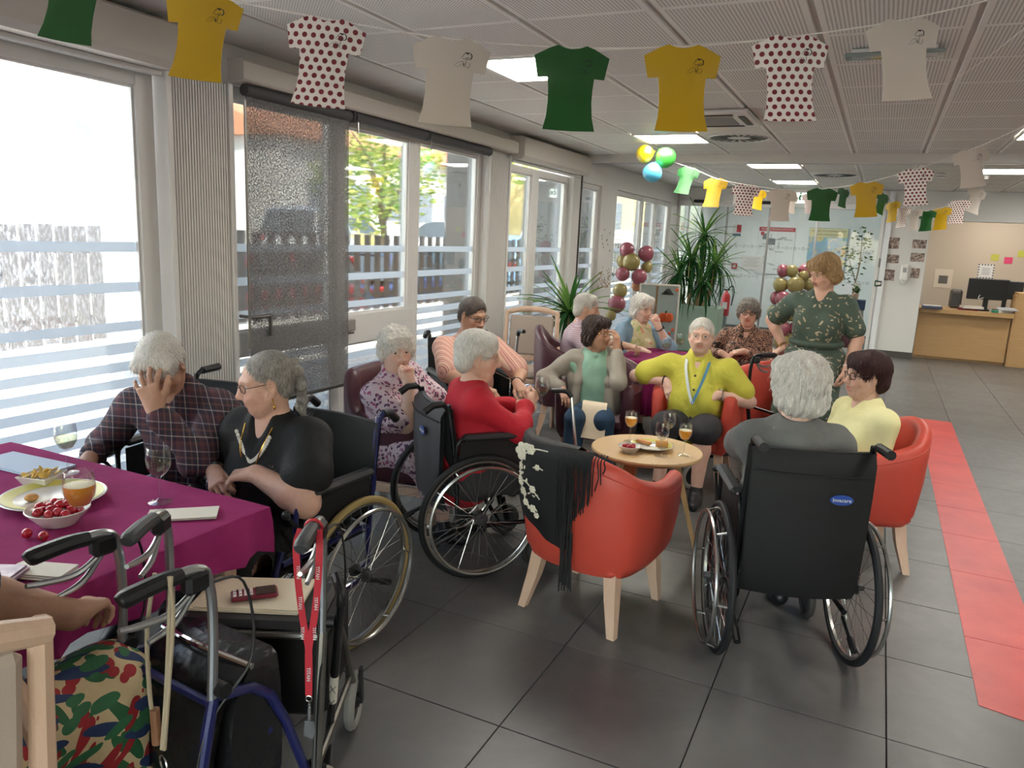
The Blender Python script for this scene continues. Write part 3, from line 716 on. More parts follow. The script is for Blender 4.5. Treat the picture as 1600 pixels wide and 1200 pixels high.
def jersey_mesh(m):
    R_ = [(0, .19, 1), (-.035, .30, .72), (-.125, .5, .25), (-.25, .475, 0), (-.405, .445, 0), (-.406, .31, 0), (-.55, .295, 0), (-.72, .29, 0), (-.92, .305, 0), (-1.10, .345, 0)]
    mb = MB(); fr = []
    for y, hw, nk in R_:
        row = []
        for u in np.linspace(-1, 1, 17):
            x = u*hw; yy_ = y
            if nk and abs(x) < .19: yy_ = min(y, -.05*math.cos(x/.19*PI/2)-.001)
            if y <= -1.1: yy_ = y-.02*math.cos(u*PI/2)
            row.append((x*.25, yy_*.25, bend(x*.25, yy_*.25)))
        fr.append(row)
    fr = np.array(fr); bk = fr-V(0, 0, .0016); mb.grid(fr); mb.grid(bk[:, ::-1])
    for a, b in ((fr[:, 0], bk[:, 0]), (bk[:, -1], fr[:, -1])): mb.grid(np.stack([a, b]))
    return mb.mesh('jersey', m, smooth=True, recalc=False, auto=50)
JM = {'g': jersey_mesh(PG), 'y': jersey_mesh(PY), 'w': jersey_mesh(PW), 'd': jersey_mesh(PD)}
strokes = [([(-.5, -.36), (-.28, -.13), (-.02, -.08), (-.22, -.33), (-.5, -.36)], .018), ([(.1, -.33), (.3, -.36), (.38, -.12)], .02), ([(.34, -.1), (.36, -.2), (.3, -.3)], .02), ([(0, -.34), (.02, -.12)], .04), ([(.02, -.12), (.07, -.34)], .025), ([(.09, -.33), (.14, -.1), (.08, -.02)], .03),
           ([(-.15, .1), (0, .3), (.12, .44)], .03), ([(0, .06), (.2, .14), (.34, .2)], .03), ([(.28, .42), (.42, .3), (.4, .12), (.22, .06)], .06), ([(.08, .42), (.2, .36), (.26, .43)], .09), ([(-.08, .1), (.04, .06)], .025), ([(.12, .0), (.22, .1)], .04)]
lg = MB()
for pts, wd in strokes:
    p = smooth_path([(a, b, 0) for a, b in pts], 5)*.058; T = np.gradient(p, axis=0); T /= np.linalg.norm(T, axis=1)[:, None]+1e-9; N_ = np.stack([-T[:, 1], T[:, 0], 0*T[:, 0]], 1)
    ww = wd*.058/2*np.sin(np.linspace(.5, PI-.3, len(p)))[:, None]; z = V(0, 0, .0012)
    for dz in (0,): lg.grid(np.stack([p-N_*ww+z, p+N_*ww+z], 1))
lg.v = [np.stack([q[:, 0], q[:, 1], np.array([bend(a+.042, b-.068) for a, b in q[:, :2]])+.0012], 1) for q in lg.v]
LOGO = lg.mesh('cyclist_print', mat('black_ink', '#17161a', .5), smooth=False, recalc=False)
CN = {'g': 'green', 'y': 'yellow', 'w': 'white', 'd': 'red polka-dot'}
def jersey(c, top, hem, face, lab, grp):
    """card jersey hanging from its collar: top centre, hem centre, horizontal facing angle"""
    P, Q = np.array(top), np.array(hem); yv = nrm(P-Q); s = np.linalg.norm(P-Q)/.278
    zf = V(math.sin(face), -math.cos(face), 0); x = nrm(np.cross(yv, zf)); z = np.cross(x, yv)
    o = inst('paper_jersey', JM[c]); o.matrix_world = Matrix(mat4(np.stack([x, yv, z], 1)*s, P).tolist()); tag(o, lab, 'paper jersey', grp)
    l = inst('cyclist_print', LOGO, o, (.042, -.068, 0)); return o
NL = ['green paper jersey cut off by the top left corner of the picture', 'large yellow paper jersey nearest the left window', 'large red polka-dot jersey hanging in front of the grey blind', 'large white paper jersey between the polka-dot and green ones, above the side window',
      'large dark green paper jersey in the middle of the near garland', 'large yellow paper jersey in front of the air conditioner', 'large red polka-dot paper jersey right of the large yellow one', 'large white paper jersey at the right end of the near garland']
ML = ['light green jersey hanging below the ceiling balloons', 'yellow jersey between the light green and polka-dot ones over the potted palm', 'small polka-dot jersey over the left entrance door', 'white jersey over the middle of the glass entrance', 'mint green jersey over the glass entrance', 'yellow jersey above the standing woman', 'polka-dot jersey hanging before the reception header', 'white jersey at the right end of the second garland']
FLb = ['dark polka-dot jersey half hidden behind the left polka-dot one', 'olive yellow jersey peeking out behind the left polka-dot one', 'grey jersey peeking out behind the white entrance jersey', 'brown polka-dot jersey beside the mint green one', 'tiny dark green jersey beside the mint green one', 'teal green jersey behind the yellow one above the standing woman',
       'tiny yellow jersey at the edge of the white pier', 'tiny polka-dot jersey over the pinned photos', 'tiny white jersey over the pinned photos', 'tiny mint jersey over the pinned photos', 'tiny yellow jersey left of the reception niche', 'tiny polka-dot jersey over the reception niche', 'tiny white jersey at the right end of the far garland']
for (c, a, b), lab in zip(NEAR, NL): jersey(c, a, b, .44, lab, 'jerseys of the near garland')
for k, ((c, a, b), lab) in enumerate(zip(MID, ML)): jersey(c, a, b, -.25 if k < 2 else .15, lab, 'jerseys of the second garland')
for k, ((c, a, b), lab) in enumerate(zip(FAR, FLb)): jersey(c, a, b, [-.9, .6, .9, .9, .9, .9][k] if k < 6 else (-.75 if k < 9 else .7 if k > 11 else -.5), lab, 'jerseys of the far garland')
STR = mat('white_ribbon', '#e2ddd6', .6)
def string(pts, r, lab): tag(MB().tube(pts, r, 5, smooth=5).build('garland_string', STR), lab, 'string', 'garland strings')
off = lambda a, d=.012: (a[0], a[1]+.004, a[2]-d+.008)
string([(-2.95, 1.51, 2.555)]+[off(a) for c, a, b in NEAR]+[(.30, 3.02, 2.46), (.52, 3.12, 2.55)], .0028, 'white ribbon carrying the large near jerseys')
string([(-2.45, 7.95, 2.55)]+[off(a) for c, a, b in MID]+[(.716, 6.052, 2.47), (.82, 5.95, 2.55)], .003, 'white string carrying the second row of jerseys')
string([(-2.1, 10.0, 2.55)]+[off(a) for c, a, b in FAR]+[(1.06, 11.52, 2.55)], .003, 'thin string carrying the small far jerseys')
string([(.62, 2.65, 2.555), (.43, 3.35, 2.5), (.30, 4.2, 2.5), (.2, 5.0, 2.555)], .0015, 'bare white string crossing the ceiling at right')
# ================================================================== balloons
def balloon_mat(name, c): return mat(name, c, .28, spec=.5, coat=.2)
BM = {'m': balloon_mat('mauve_balloon', '#8d4a57'), 'o': balloon_mat('olive_gold_balloon', '#8f8250'), 'p': balloon_mat('peach_balloon', '#c98f6a'), 'y': balloon_mat('yellow_balloon', '#dcc41c'), 'g': balloon_mat('green_balloon', '#3d9a3c'), 'b': balloon_mat('blue_balloon', '#57b3d6')}
prof = [(.0, -1.20), (.06, -1.21), (.075, -1.17), (.03, -1.13), (.10, -1.06), (.34, -.86), (.62, -.62), (.84, -.32), (.96, 0), (.99, .22), (.95, .45), (.82, .67), (.6, .85), (.32, .955), (0, .99)]
BME = {k: MB().lathe(prof, 20).mesh('balloon', m) for k, m in BM.items()}
BMN = {'m': 'mauve', 'o': 'olive gold', 'p': 'peach', 'y': 'yellow', 'g': 'green', 'b': 'light blue'}
def balloon(c, p, r, axis, lab, grp):
    F = frame(axis); o = inst('balloon', BME[c]); o.matrix_world = Matrix(mat4(F*r, p).tolist()); return tag(o, lab, 'balloon', grp)
def cluster(L, centre, k, labs, grp):
    for (c, p, r), lab in zip(L, labs):
        q = V(0, 0, CAMH)+(np.array(p)-V(0, 0, CAMH))*k; ax = q-np.array([centre[0], centre[1], q[2]+.02 if centre[2] is None else centre[2]])
        balloon(c, q, r*k, ax, lab, grp)
cluster([('y', (-2.568, 8.695, 2.603), .102), ('g', (-2.367, 8.784, 2.577), .12), ('b', (-2.471, 8.698, 2.407), .113)], (-2.08, 7.5, 2.5), .85, ['yellow balloon tied under the ceiling', 'green balloon tied under the ceiling', 'light blue balloon tied under the ceiling'], 'ceiling balloons')
C1 = [('m', (-3.133, 10.104, 1.503), .105), ('m', (-2.915, 10.199, 1.463), .113), ('o', (-3.065, 10.102, 1.343), .125), ('o', (-3.2, 10.14, 1.345), .087), ('o', (-2.892, 10.23, 1.283), .083), ('m', (-3.147, 10.027, 1.176), .1), ('m', (-2.954, 10.112, 1.151), .109), ('p', (-3.001, 10.2, 1.02), .078), ('o', (-3.15, 9.976, .952), .105), ('m', (-3.166, 9.929, .771), .126), ('o', (-3.225, 9.867, .613), .078)]
L1 = ['mauve balloon at the upper left of the flower of balloons', 'mauve balloon at the upper right of the flower of balloons', 'big olive gold balloon in the centre of the balloon flower', 'small olive balloon at the left of the balloon flower', 'small olive balloon at the right of the balloon flower', 'mauve balloon at the lower left of the balloon flower', 'mauve balloon at the lower right of the balloon flower', 'peach balloon under the balloon flower', 'olive balloon above the mauve one, left of the white-haired woman', 'big mauve balloon left of the white-haired woman in blue', 'olive balloon lowest in the left balloon column']
cluster(C1, (-2.82, 9.45, None), .92, L1, 'left balloon column')
C2 = [('m', (-1.288, 11.946, 1.289), .1), ('o', (-1.169, 11.93, 1.295), .095), ('o', (-1.016, 11.98, 1.238), .076), ('m', (-1.008, 12.084, 1.313), .109), ('o', (-1.297, 11.897, 1.083), .114), ('o', (-1.102, 11.893, 1.102), .126), ('o', (-.941, 12.073, 1.12), .114), ('m', (-1.332, 11.9, .885), .104), ('m', (-1.228, 11.82, .881), .123), ('m', (-1.027, 11.989, .919), .114), ('o', (-1.313, 11.799, .671), .128), ('o', (-1.1, 11.85, .682), .123), ('m', (-1.225, 11.793, .451), .147), ('m', (-1.046, 11.88, .46), .109), ('o', (-1.184, 11.77, .257), .114), ('o', (-1.058, 11.835, .282), .114), ('m', (-1.145, 11.767, .156), .114)]
L2 = ['mauve balloon top left of the right balloon column', 'small olive balloon at the top of the right balloon column', 'smallest olive balloon beside the standing woman', 'mauve balloon behind the standing woman\'s face', 'olive balloon second row left in the right column', 'olive balloon second row front in the right column', 'olive balloon half hidden behind the woman\'s shoulder', 'mauve balloon peeking out third row left', 'front mauve balloon in the third row of the right column', 'mauve balloon third row beside the woman\'s arm', 'olive balloon fourth row left in the right column', 'olive balloon fourth row right in the right column', 'big mauve balloon fifth row of the right column', 'mauve balloon fifth row beside the woman\'s arm', 'olive balloon behind the brown-patterned sleeve', 'olive balloon low beside the standing woman\'s wrist', 'lowest mauve balloon of the right column']
cluster(C2, (-1.13, 12.0, None), 1., L2, 'right balloon column')
for x, y, h, lb in ((-2.82, 9.45, 1.5, 'white pole stand of the left balloon column'), (-1.14, 12.02, 1.3, 'white pole stand of the right balloon column')):
    t = thing('balloon_stand', lb, 'balloon stand', (x, y, 0)); MB().cyl((0, 0, .02), (0, 0, h), .009, 8).build('pole', FRAMEW, t); MB().lathe([(0, .03), (.14, .025), (.15, 0), (0, 0)], 20).build('base', FRAMEW, t)
# ================================================================== plants
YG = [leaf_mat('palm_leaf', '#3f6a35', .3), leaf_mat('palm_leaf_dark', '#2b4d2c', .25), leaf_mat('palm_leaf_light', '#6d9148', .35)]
def sword_mesh(L, wd, droop, m):
    n = 9; P = []
    for k in range(n):
        t = k/(n-1); wv = wd*(.55+.45*math.sin(min(1, t*2)*PI/2))*(1-t**3); r = L*t; z = -droop*L*t*t
        c = V(r*math.sqrt(max(.05, 1-(droop*t)**2*.6)), 0, z); P.append([c+V(0, -wv, .012*wd/.03), c, c+V(0, wv, .012*wd/.03)])
    return MB().grid(np.array(P)).mesh('leaf', m, recalc=False)
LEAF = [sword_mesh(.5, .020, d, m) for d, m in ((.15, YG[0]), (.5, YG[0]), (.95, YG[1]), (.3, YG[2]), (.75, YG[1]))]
def rosette(t, c, n, s, seed, lo=-.6, hi=1.35):
    r = random.Random(seed)
    for k in range(n):
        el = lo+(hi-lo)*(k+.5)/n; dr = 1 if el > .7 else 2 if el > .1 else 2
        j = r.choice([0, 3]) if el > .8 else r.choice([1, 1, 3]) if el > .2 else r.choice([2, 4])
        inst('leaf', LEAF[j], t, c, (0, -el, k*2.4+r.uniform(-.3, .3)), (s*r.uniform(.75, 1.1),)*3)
TRK = mat('palm_trunk', '#8a7452', .9, bump=(40, .6), var=.2)
t = thing('potted_palm', 'dark green yucca palm in front of the two-pane window', 'potted plant', (-2.86, 7.35, 0))
MB().lathe([(0, 0), (.15, 0), (.19, .30), (.2, .32), (.17, .32), (.16, .28), (0, .28)], 24).build('pot', mat('pot_grey', '#6f6c68', .6), t)
MB().tube([(0, 0, .25), (.02, .01, .6), (0, 0, .85)], [.04, .035, .03], 8, smooth=3).build('trunk', TRK, t)
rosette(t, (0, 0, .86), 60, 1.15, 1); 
t = thing('potted_palm', 'tall bushy dracaena palm in a green box planter before the entrance', 'potted plant', (-2.5, 11.6, 0))
MB().box((0, 0, .36), (.85, .42, .70), bevel=.02).build('planter', mat('planter_green', '#7f9384', .5), t)
MB().box((0, 0, .04), (.80, .38, .08)).build('plinth', BLACKPL, t)
for k, (x, y, h, s) in enumerate(((-.26, 0, 1.15, 1.15), (.06, .04, 1.75, 1.15), (.28, -.03, 1.32, 1.1), (.12, -.08, 1.02, 1.1), (-.08, -.08, 1.38, 1.15))):
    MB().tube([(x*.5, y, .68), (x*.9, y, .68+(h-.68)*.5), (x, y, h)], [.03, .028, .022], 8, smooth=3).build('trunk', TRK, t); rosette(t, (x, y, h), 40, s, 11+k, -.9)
t = thing('potted_fig', 'thin weeping fig behind the glass beside the white pier', 'potted plant', (-.42, 14.4, 0))
MB().lathe([(0, 0), (.13, 0), (.17, .3), (.15, .3), (0, .27)], 20).build('pot', mat('pot_white', '#d5d2cc', .5), t)
MB().tube([(0, 0, .25), (.03, 0, .9), (.08, 0, 1.4), (.06, 0, 1.9)], [.014, .012, .01, .004], 6, smooth=4).tube([(.05, 0, 1.1), (-.1, 0, 1.5), (-.16, .02, 1.75)], [.008, .006, .003], 5, smooth=3).build('stem', TRK, t)
f = leafcloud([((.08, 0, 1.85), .2), ((.1, 0, 1.6), .2), ((-.12, 0, 1.6), .16), ((.0, 0, 1.35), .18), ((-.1, 0, 1.15), .16)], 150, .035, 21, YG[:2]).build('foliage', YG[:2], t, smooth=False, recalc=False); f['kind'] = 'stuff'
t = thing('side_cabinet', 'dark blue and white cabinet behind the glass by the white pier', 'cabinet', (-.36, 13.85, 0))
MB().box((0, 0, .75), (.4, .3, .16), bevel=.006).build('blue_top', mat('navy_box', '#31476b', .5), t); MB().box((0, 0, .46), (.38, .28, .42), bevel=.006).build('body', FRAMEW, t); MB().box((0, 0, .125), (.4, .3, .25), bevel=.006).build('red_base', mat('dark_red_box', '#6b2c38', .5), t)
t = thing('flower_pot', 'small pot of white flowers on the blue cabinet', 'potted plant', (-.33, 13.83, .83))
MB().lathe([(0, 0), (.045, 0), (.055, .1), (.045, .1), (0, .08)], 16).build('pot', mat('tan_pot', '#c2a184', .6), t)
f = leafcloud([((0, 0, .17), .06)], 50, .03, 4, YG[:1]).build('leaves', YG[:1], t, smooth=False, recalc=False); f['kind'] = 'stuff'
for k in range(9): MB().ball((random.uniform(-.06, .06), random.uniform(-.05, .03), .22+random.uniform(-.03, .05)), .018, 7, 5).build('blossom', mat('white_petal', '#e9e4d2', .6), t)
# ================================================================== things at the entrance
def frame_on(o, y, x, z, w, h): return MB().box((x, y, z), (w, .01, h), bevel=.002)
def print_mat(name, cols, scale=14, seed=0.):
    t = NT(name); v = t.mapv(t.coord(), (1, 1, 1), (seed, seed*2, seed*3)); n = t.noise(v, scale, 4, .65, .5)
    t.base(t.ramp(n, *[(.25+.5*i/(len(cols)-1), c) for i, c in enumerate(cols)])); t.b.inputs['Roughness'].default_value = .35; return t.m
po = thing('evacuation_plan', 'framed evacuation plan poster behind the glass doors', 'poster', (-2.0, 16.53, 1.55))
MB().box((0, 0, 0), (.72, .02, .95), bevel=.004).build('sheet', mat('poster_white', '#d9dde0', .4), po); MB().box((0, -.012, .43), (.70, .006, .08)).build('red_header', mat('poster_red', '#b2313c', .5), po, smooth=False)
lettering('lettering', 'PLAN D\'EVACUATION', .062, FRAMEW, po, mat4(np.array([[1, 0, 0], [0, 0, -1], [0, 1, 0]], float), (0, -.018, .43)))
q = MB(); rr = random.Random(5)
for k in range(26): q.box((rr.uniform(-.25, .25), -.012, rr.uniform(-.38, .3)), (rr.choice([.1, .16, .01]), .003, rr.choice([.01, .01, .12])))
q.build('plan_lines', mat('plan_line', '#6f757a', .6), po, smooth=False); MB().box((-.28, -.012, .34), (.06, .004, .07)).build('red_pictogram', MATS['poster_red'], po, smooth=False)
po = thing('notice_board', 'grey notice sheet taped on the left glass door', 'notice', (-1.95, 13.285, 1.35)); MB().box((0, 0, 0), (.34, .003, .22)).build('sheet', mat('notice_grey', '#b5b7b6', .5), po, smooth=False)
q = MB(); [q.box((-.01, -.0025, .08-.02*k), (.26-.05*(k % 3), .001, .006)) for k in range(8)]; q.build('print_lines', mat('notice_ink', '#8b8e8e', .6), po, smooth=False)
po = thing('forest_poster', 'green and blue poster with dark title behind the right glass door', 'poster', (-1.02, 16.53, 1.55))
MB().box((0, 0, 0), (.72, .02, .98), bevel=.004).build('sheet', print_mat('forest_print', ['#5d8a6a', '#9cc0b0', '#7fa6cf', '#d8c98a', '#b6556a'], 5), po)
MB().box((0, -.012, .4), (.71, .004, .17)).build('title_band', mat('title_cream', '#d8d3a8', .5), po, smooth=False)
M_ = mat4(np.array([[1, 0, 0], [0, 0, -1], [0, 1, 0]], float), (0, -.016, .43)); lettering('lettering', 'LE PROJET D\'ACCOMPAGNEMENT', .042, DARKGR, po, M_)
M_ = mat4(np.array([[1, 0, 0], [0, 0, -1], [0, 1, 0]], float), (0, -.016, .36)); lettering('lettering', 'POUR VOUS RASSURER', .045, DARKGR, po, M_)
t = thing('fire_notice', 'small red and blue fire safety sign on the vestibule wall', 'sign', (-2.80, 16.53, 1.93)); MB().box((0, 0, 0), (.17, .01, .24)).build('plate', FRAMEW, t, smooth=False); MB().box((.04, -.007, .04), (.09, .004, .15)).build('red_field', MATS['poster_red'], t, smooth=False); MB().box((0, -.007, -.09), (.16, .004, .05)).build('blue_field', mat('sign_blue', '#3c5b96', .5), t, smooth=False)
t = thing('fire_extinguisher', 'red fire extinguisher with black hose on the vestibule wall', 'fire extinguisher', (-2.62, 15.0, .28))
MB().lathe([(0, 0), (.075, 0), (.08, .02), (.08, .36), (.06, .42), (.025, .45), (.025, .48)], 20).build('cylinder', mat('extinguisher_red', '#b3242c', .3), t)
MB().tube([(.02, 0, .5), (.1, 0, .58), (.14, 0, .45), (.11, 0, .2)], .011, 7, smooth=5).build('hose', BLACKPL, t); MB().box((0, 0, .50), (.11, .03, .03), bevel=.005).build('valve_lever', BLACKPL, t); MB().box((0, -.078, .2), (.09, .01, .13)).build('label_plate', FRAMEW, t, smooth=False)
MB().box((0, .0, -.14), (.1, .1, .28)).build('bracket', STEEL, t)
for x, c, n_, lb in ((-2.78, '#b2313c', 'alarm_button', 'red fire alarm button on the vestibule wall'), (-2.45, '#3f6b55', 'exit_button', 'green exit button on the vestibule wall')):
    t = thing(n_, lb, 'button', (x, 16.52, 1.2)); MB().box((0, 0, 0), (.11, .05, .11), bevel=.01).build('case', mat('btn'+c, c, .4), t); MB().box((0, -.028, 0), (.06, .008, .06), bevel=.003).build('button_face', FRAMEW, t)
# pumpkin display stand
t = thing('display_stand', 'glass-fronted display board with an orange pumpkin picture behind the seated guests', 'display board', (-2.45, 9.35, 0), .35)
fr = MB()
for s in (-1, 1): fr.box((s*.24, 0, .55), (.025, .03, 1.10), bevel=.005)
fr.box((0, 0, 1.10), (.5, .03, .025), bevel=.005); fr.box((0, 0, .35), (.48, .03, .025)); fr.build('frame', mat('stand_frame', '#c4beb5', .4), t)
MB().box((0, .005, .73), (.46, .01, .73)).build('panel', mat('stand_panel', '#8f9a98', .3), t, smooth=False)
MB().box((-.03, -.004, .75), (.025, .012, .7)).build('brown_strip', mat('brown_strip', '#7a5b3c', .6), t, smooth=False)
pk = MB(); 
for k in range(7): pk.ball((.10+.05*math.cos(k*.9), -.012, .70), (.045, .012, .06), 10, 7)
pk.build('pumpkin_picture', mat('pumpkin_orange', '#c9531f', .5), t); MB().box((.1, -.012, .77), (.02, .008, .03)).build('pumpkin_stem', YG[1], t, smooth=False)
MB().prism([(.02, .985), (.1, 1.02), (.18, .985), (.12, .99), (.12, 1.06), (.09, 1.06), (.09, .99)], -.014, -.004, 'y').build('lamp_picture', DARKGR, t, smooth=False)
for x, z in ((.21, 1.05), (.2, .55), (.2, .42), (.16, .5)): MB().ball((x, -.012, z), (.02, .006, .02), 10, 6).build('orange_spot', MATS['pumpkin_orange'], t)
for s in (-1, 1): MB().box((s*.24, 0, .01), (.03, .3, .02)).build('foot', MATS['stand_frame'], t, smooth=False)
# ================================================================== white pier fittings
for k, (x, z, w_, h) in enumerate(((.13, 1.77, .15, .17), (.48, 1.77, .19, .13), (.14, 1.53, .18, .13), (.48, 1.57, .19, .13), (.13, 1.28, .14, .17), (.48, 1.33, .12, .15))):
    lab = ['upper left', 'upper right', 'middle left', 'middle right', 'lower left', 'lower right'][k]+' of the six photos pinned on the white pier'
    t = thing('pinned_photo', lab, 'photo', (x, YE-.004, z)); MB().box((0, 0, 0), (w_, .003, h)).build('sheet', print_mat('photo_%d' % k, ['#1d1a1c', '#4a4144', '#8b756c', '#c9b8ad', '#3c3e4a'], 26, k*1.7), t, smooth=False)
t = thing('soap_dispenser', 'white wall soap dispenser below the pinned photos', 'dispenser', (.33, YE, 1.31))
MB().box((0, -.05, .02), (.11, .1, .26), bevel=.02).build('body', mat('dispenser_white', '#e4e3e0', .35), t); MB().box((0, -.102, .06), (.05, .006, .07)).build('label_window', mat('disp_grey', '#9a9a9c', .4), t, smooth=False); MB().lathe([(0, -.17), (.025, -.165), (.04, -.13), (.045, -.10)], 16, c=(0, -.05, 0)).build('nozzle', MATS['dispenser_white'], t)
t = thing('wall_switch', 'grey keypad switch on the edge of the white pier', 'switch', (.01, YE, 1.46)); MB().box((0, -.02, 0), (.12, .04, .14), bevel=.006).build('case', mat('keypad_grey', '#8d8c8a', .5), t); q = MB(); [q.box((-.03+.03*(k % 3), -.043, .04-.03*(k//3)), (.02, .006, .02)) for k in range(12)]; q.build('keys', DARKGR, t, smooth=False)
t = thing('door_release', 'green door release box low on the edge of the white pier', 'switch', (-.01, YE, 1.14)); MB().box((0, -.025, 0), (.11, .05, .10), bevel=.008).build('case', mat('release_green', '#3d5f4d', .45), t); MB().box((0, -.053, 0), (.07, .006, .04)).build('label_plate', FRAMEW, t, smooth=False)
# ================================================================== reception
rc = thing('reception_counter', 'pale oak reception counter with low writing ledge', 'counter', (1.245, 13.5, 0))
MB().box((0, .12, .40), (1.24, .04, .72), bevel=.003).build('front_panel', OAK, rc, smooth=False); MB().box((0, .17, .035), (1.24, .04, .07)).build('plinth', OAK, rc, smooth=False); MB().box((0, .3, .77), (1.26, .72, .07), bevel=.004).build('worktop', OAK, rc, smooth=False)
r2 = MB().box((1.9, .05, .54), (2.5, .06, 1.08), bevel=.004).build('high_front', OAK, rc, smooth=False); MB().box((.66, .28, .54), (.05, .5, 1.08), bevel=.004).build('side_panel', OAK, rc, smooth=False); MB().box((1.9, .22, 1.1), (2.5, .42, .04), bevel=.004).build('high_top', OAK, rc, smooth=False)
t = thing('monitor', 'black computer monitor seen from behind on the reception counter', 'monitor', (1.52, 13.75, .805), .1)
MB().box((0, 0, .33), (.55, .04, .32), bevel=.01).build('screen_back', BLACKPL, t); MB().box((0, .03, .2), (.07, .03, .4), bevel=.006).build('neck', BLACKPL, t); MB().box((0, .02, .01), (.24, .18, .02), bevel=.005).build('foot', BLACKPL, t); MB().tube([(-.1, -.03, .24), (-.12, -.05, .18), (-.05, -.05, .2)], .006, 6, smooth=3).build('cable', FRAMEW, t)
t = thing('monitor', 'second black monitor half hidden behind the first', 'monitor', (1.78, 13.95, .805), -.2); MB().box((0, 0, .33), (.45, .04, .28), bevel=.01).build('screen_back', BLACKPL, t); MB().box((0, .03, .15), (.06, .03, .3)).build('neck', BLACKPL, t); MB().box((0, 0, .01), (.2, .16, .02)).build('foot', BLACKPL, t)
t = thing('office_speaker', 'grey desk unit standing left of the monitors', 'speaker', (1.12, 13.9, .805)); MB().box((0, 0, .15), (.17, .14, .30), bevel=.03).build('body', mat('unit_grey', '#5c5752', .5), t); MB().box((0, -.072, .14), (.12, .004, .2)).build('front_face', DARKGR, t)
t = thing('document_tray', 'blue-edged document tray at the left end of the counter', 'tray', (.78, 13.4, .805)); MB().box((0, 0, .02), (.28, .2, .04), bevel=.004).build('tray', mat('tray_blue', '#3f4560', .5), t); MB().box((0, 0, .045), (.24, .16, .012)).build('sheets', WHITE, t, smooth=False)
for k, (x, y, c, w_) in enumerate(((1.28, 13.62, '#7a2c35', .26), (1.33, 13.6, '#d8d3ca', .28), (1.75, 13.62, '#e0ddd6', .3), (1.8, 13.55, '#cfd0d8', .2))):
    t = thing('paper_stack', ['dark red folder under the papers left of the monitor', 'loose paper pile left of the monitor foot', 'white paper pile right of the monitor foot', 'grey papers at the edge of the high counter'][k], 'papers', (x, y, .805 + (.031 if k == 1 else .041 if k == 3 else 0)), .2*k)
    for q in range(3): MB().box((0, .01*q, .006+.012*q), (w_, .2, .011)).build('sheet', mat('paper'+c, c, .7), t, smooth=False)
t = thing('green_stapler', 'small green desk object before the monitor', 'stapler', (1.62, 13.42, .805), .3); MB().box((0, 0, .02), (.1, .04, .035), bevel=.01).build('body', mat('teal_green', '#2f8a6a', .4), t); MB().box((0, 0, .05), (.09, .03, .015), bevel=.005).build('arm', DARKGR, t)
for k, (x, z, c, lb) in enumerate(((1.72, 1.62, '#b5b04a', 'olive sticky note left of the pink one'), (1.92, 1.58, '#d0406a', 'pink sticky note on the reception wall'), (2.1, 1.7, '#b9b84a', 'olive sticky note at the right edge of the picture'))):
    t = tag(MB().box((0, 0, 0), (.12, .004, .11)).build('sticky_note', mat('note'+c, c, .6), smooth=False, loc=(x, 15.335, z)), lb, 'sticky note', 'sticky notes')
t = thing('framed_notice', 'white notice with black scalloped border on the reception wall', 'notice', (1.62, 15.335, 1.38)); MB().box((0, 0, 0), (.24, .006, .24)).build('sheet', FRAMEW, t, smooth=False)
q = MB(); [q.ball((.1*math.cos(a) if False else x_, -.004, z_), .012, 6, 4) for a in (0,) for x_, z_ in [(-.11+.044*i, s*.11) for i in range(6) for s in (-1, 1)]+[(s*.11, -.066+.044*i) for i in range(4) for s in (-1, 1)]]; q.build('border', DARKGR, t); q = MB(); [q.box((0, -.004, .05-.025*k), (.12, .002, .008)) for k in range(5)]; q.build('print_lines', MATS['plan_line'], t, smooth=False)
t = thing('wall_notice', 'pale paper notice above the grey desk unit', 'notice', (1.0, 15.335, 1.22)); MB().box((0, 0, 0), (.28, .006, .32)).build('sheet', mat('notice_beige', '#cdbfae', .6), t, smooth=False); MB().box((0, -.004, -.02), (.14, .003, .14)).build('print_block', MATS['unit_grey'], t, smooth=False)
# ================================================================== seating
CORAL = mat('coral_leatherette', '#c4493a', .48, bump=(90, .08), var=.05); BURG = mat('burgundy_leatherette', '#4d2831', .42, bump=(90, .08), var=.06); CREAM = mat('cream_leatherette', '#b9ab96', .5, var=.05); BEIGEF = mat('beige_fabric', '#b5a596', .75, bump=(150, .2))
def ushell(plan, hfun, zb, inset, th, ztop_in, n=7):
    """closed upholstered wall following an open U-shaped plan: plan points from right front round the back to left front"""
    p = smooth_path([(x, y, 0) for x, y in plan], n); T = np.gradient(p, axis=0); T /= np.linalg.norm(T, axis=1)[:, None]; N_ = np.stack([T[:, 1], -T[:, 0], 0*T[:, 0]], 1)
    if (N_[len(p)//2]@V(0, 1, 0)) > 0: N_ = -N_
    L = np.linspace(0, 1, len(p)); rows = []
    for i in range(len(p)):
        h = hfun(L[i]); b = p[i]*inset; o = p[i]; nn = N_[i]; r = th/2; sec = []
        for t_ in (0, .12, .5, .85): sec.append(b*(1-t_)+o*t_+nn*(.012*math.sin(t_*PI))+V(0, 0, zb+(h-r-zb)*t_))
        sec[0] = sec[0]-nn*.02; 
        for a in (20, 55, 90, 125, 160): sec.append(o-nn*r+nn*r*math.cos(math.radians(a))+V(0, 0, h-r+r*math.sin(math.radians(a))))
        sec.append(o-nn*th+V(0, 0, h-r-.03)); sec.append(o*.3+b*.7-nn*th+V(0, 0, ztop_in)); sec.append(b-nn*th+V(0, 0, zb))
        rows.append(sec)
    m = MB().grid(np.array(rows), closed_v=True); k = len(rows[0])
    for e, sg in ((rows[0], 1), (rows[-1], -1)):
        e = np.array(e); c = e.mean(0)+V(0, .012, 0); mid = e*.75+c*.25+V(0, .014, 0)
        m.add(np.concatenate([e, mid]), [(i, (i+1) % k, k+(i+1) % k, k+i) for i in range(k)]+[tuple(range(k, 2*k))])
    return m
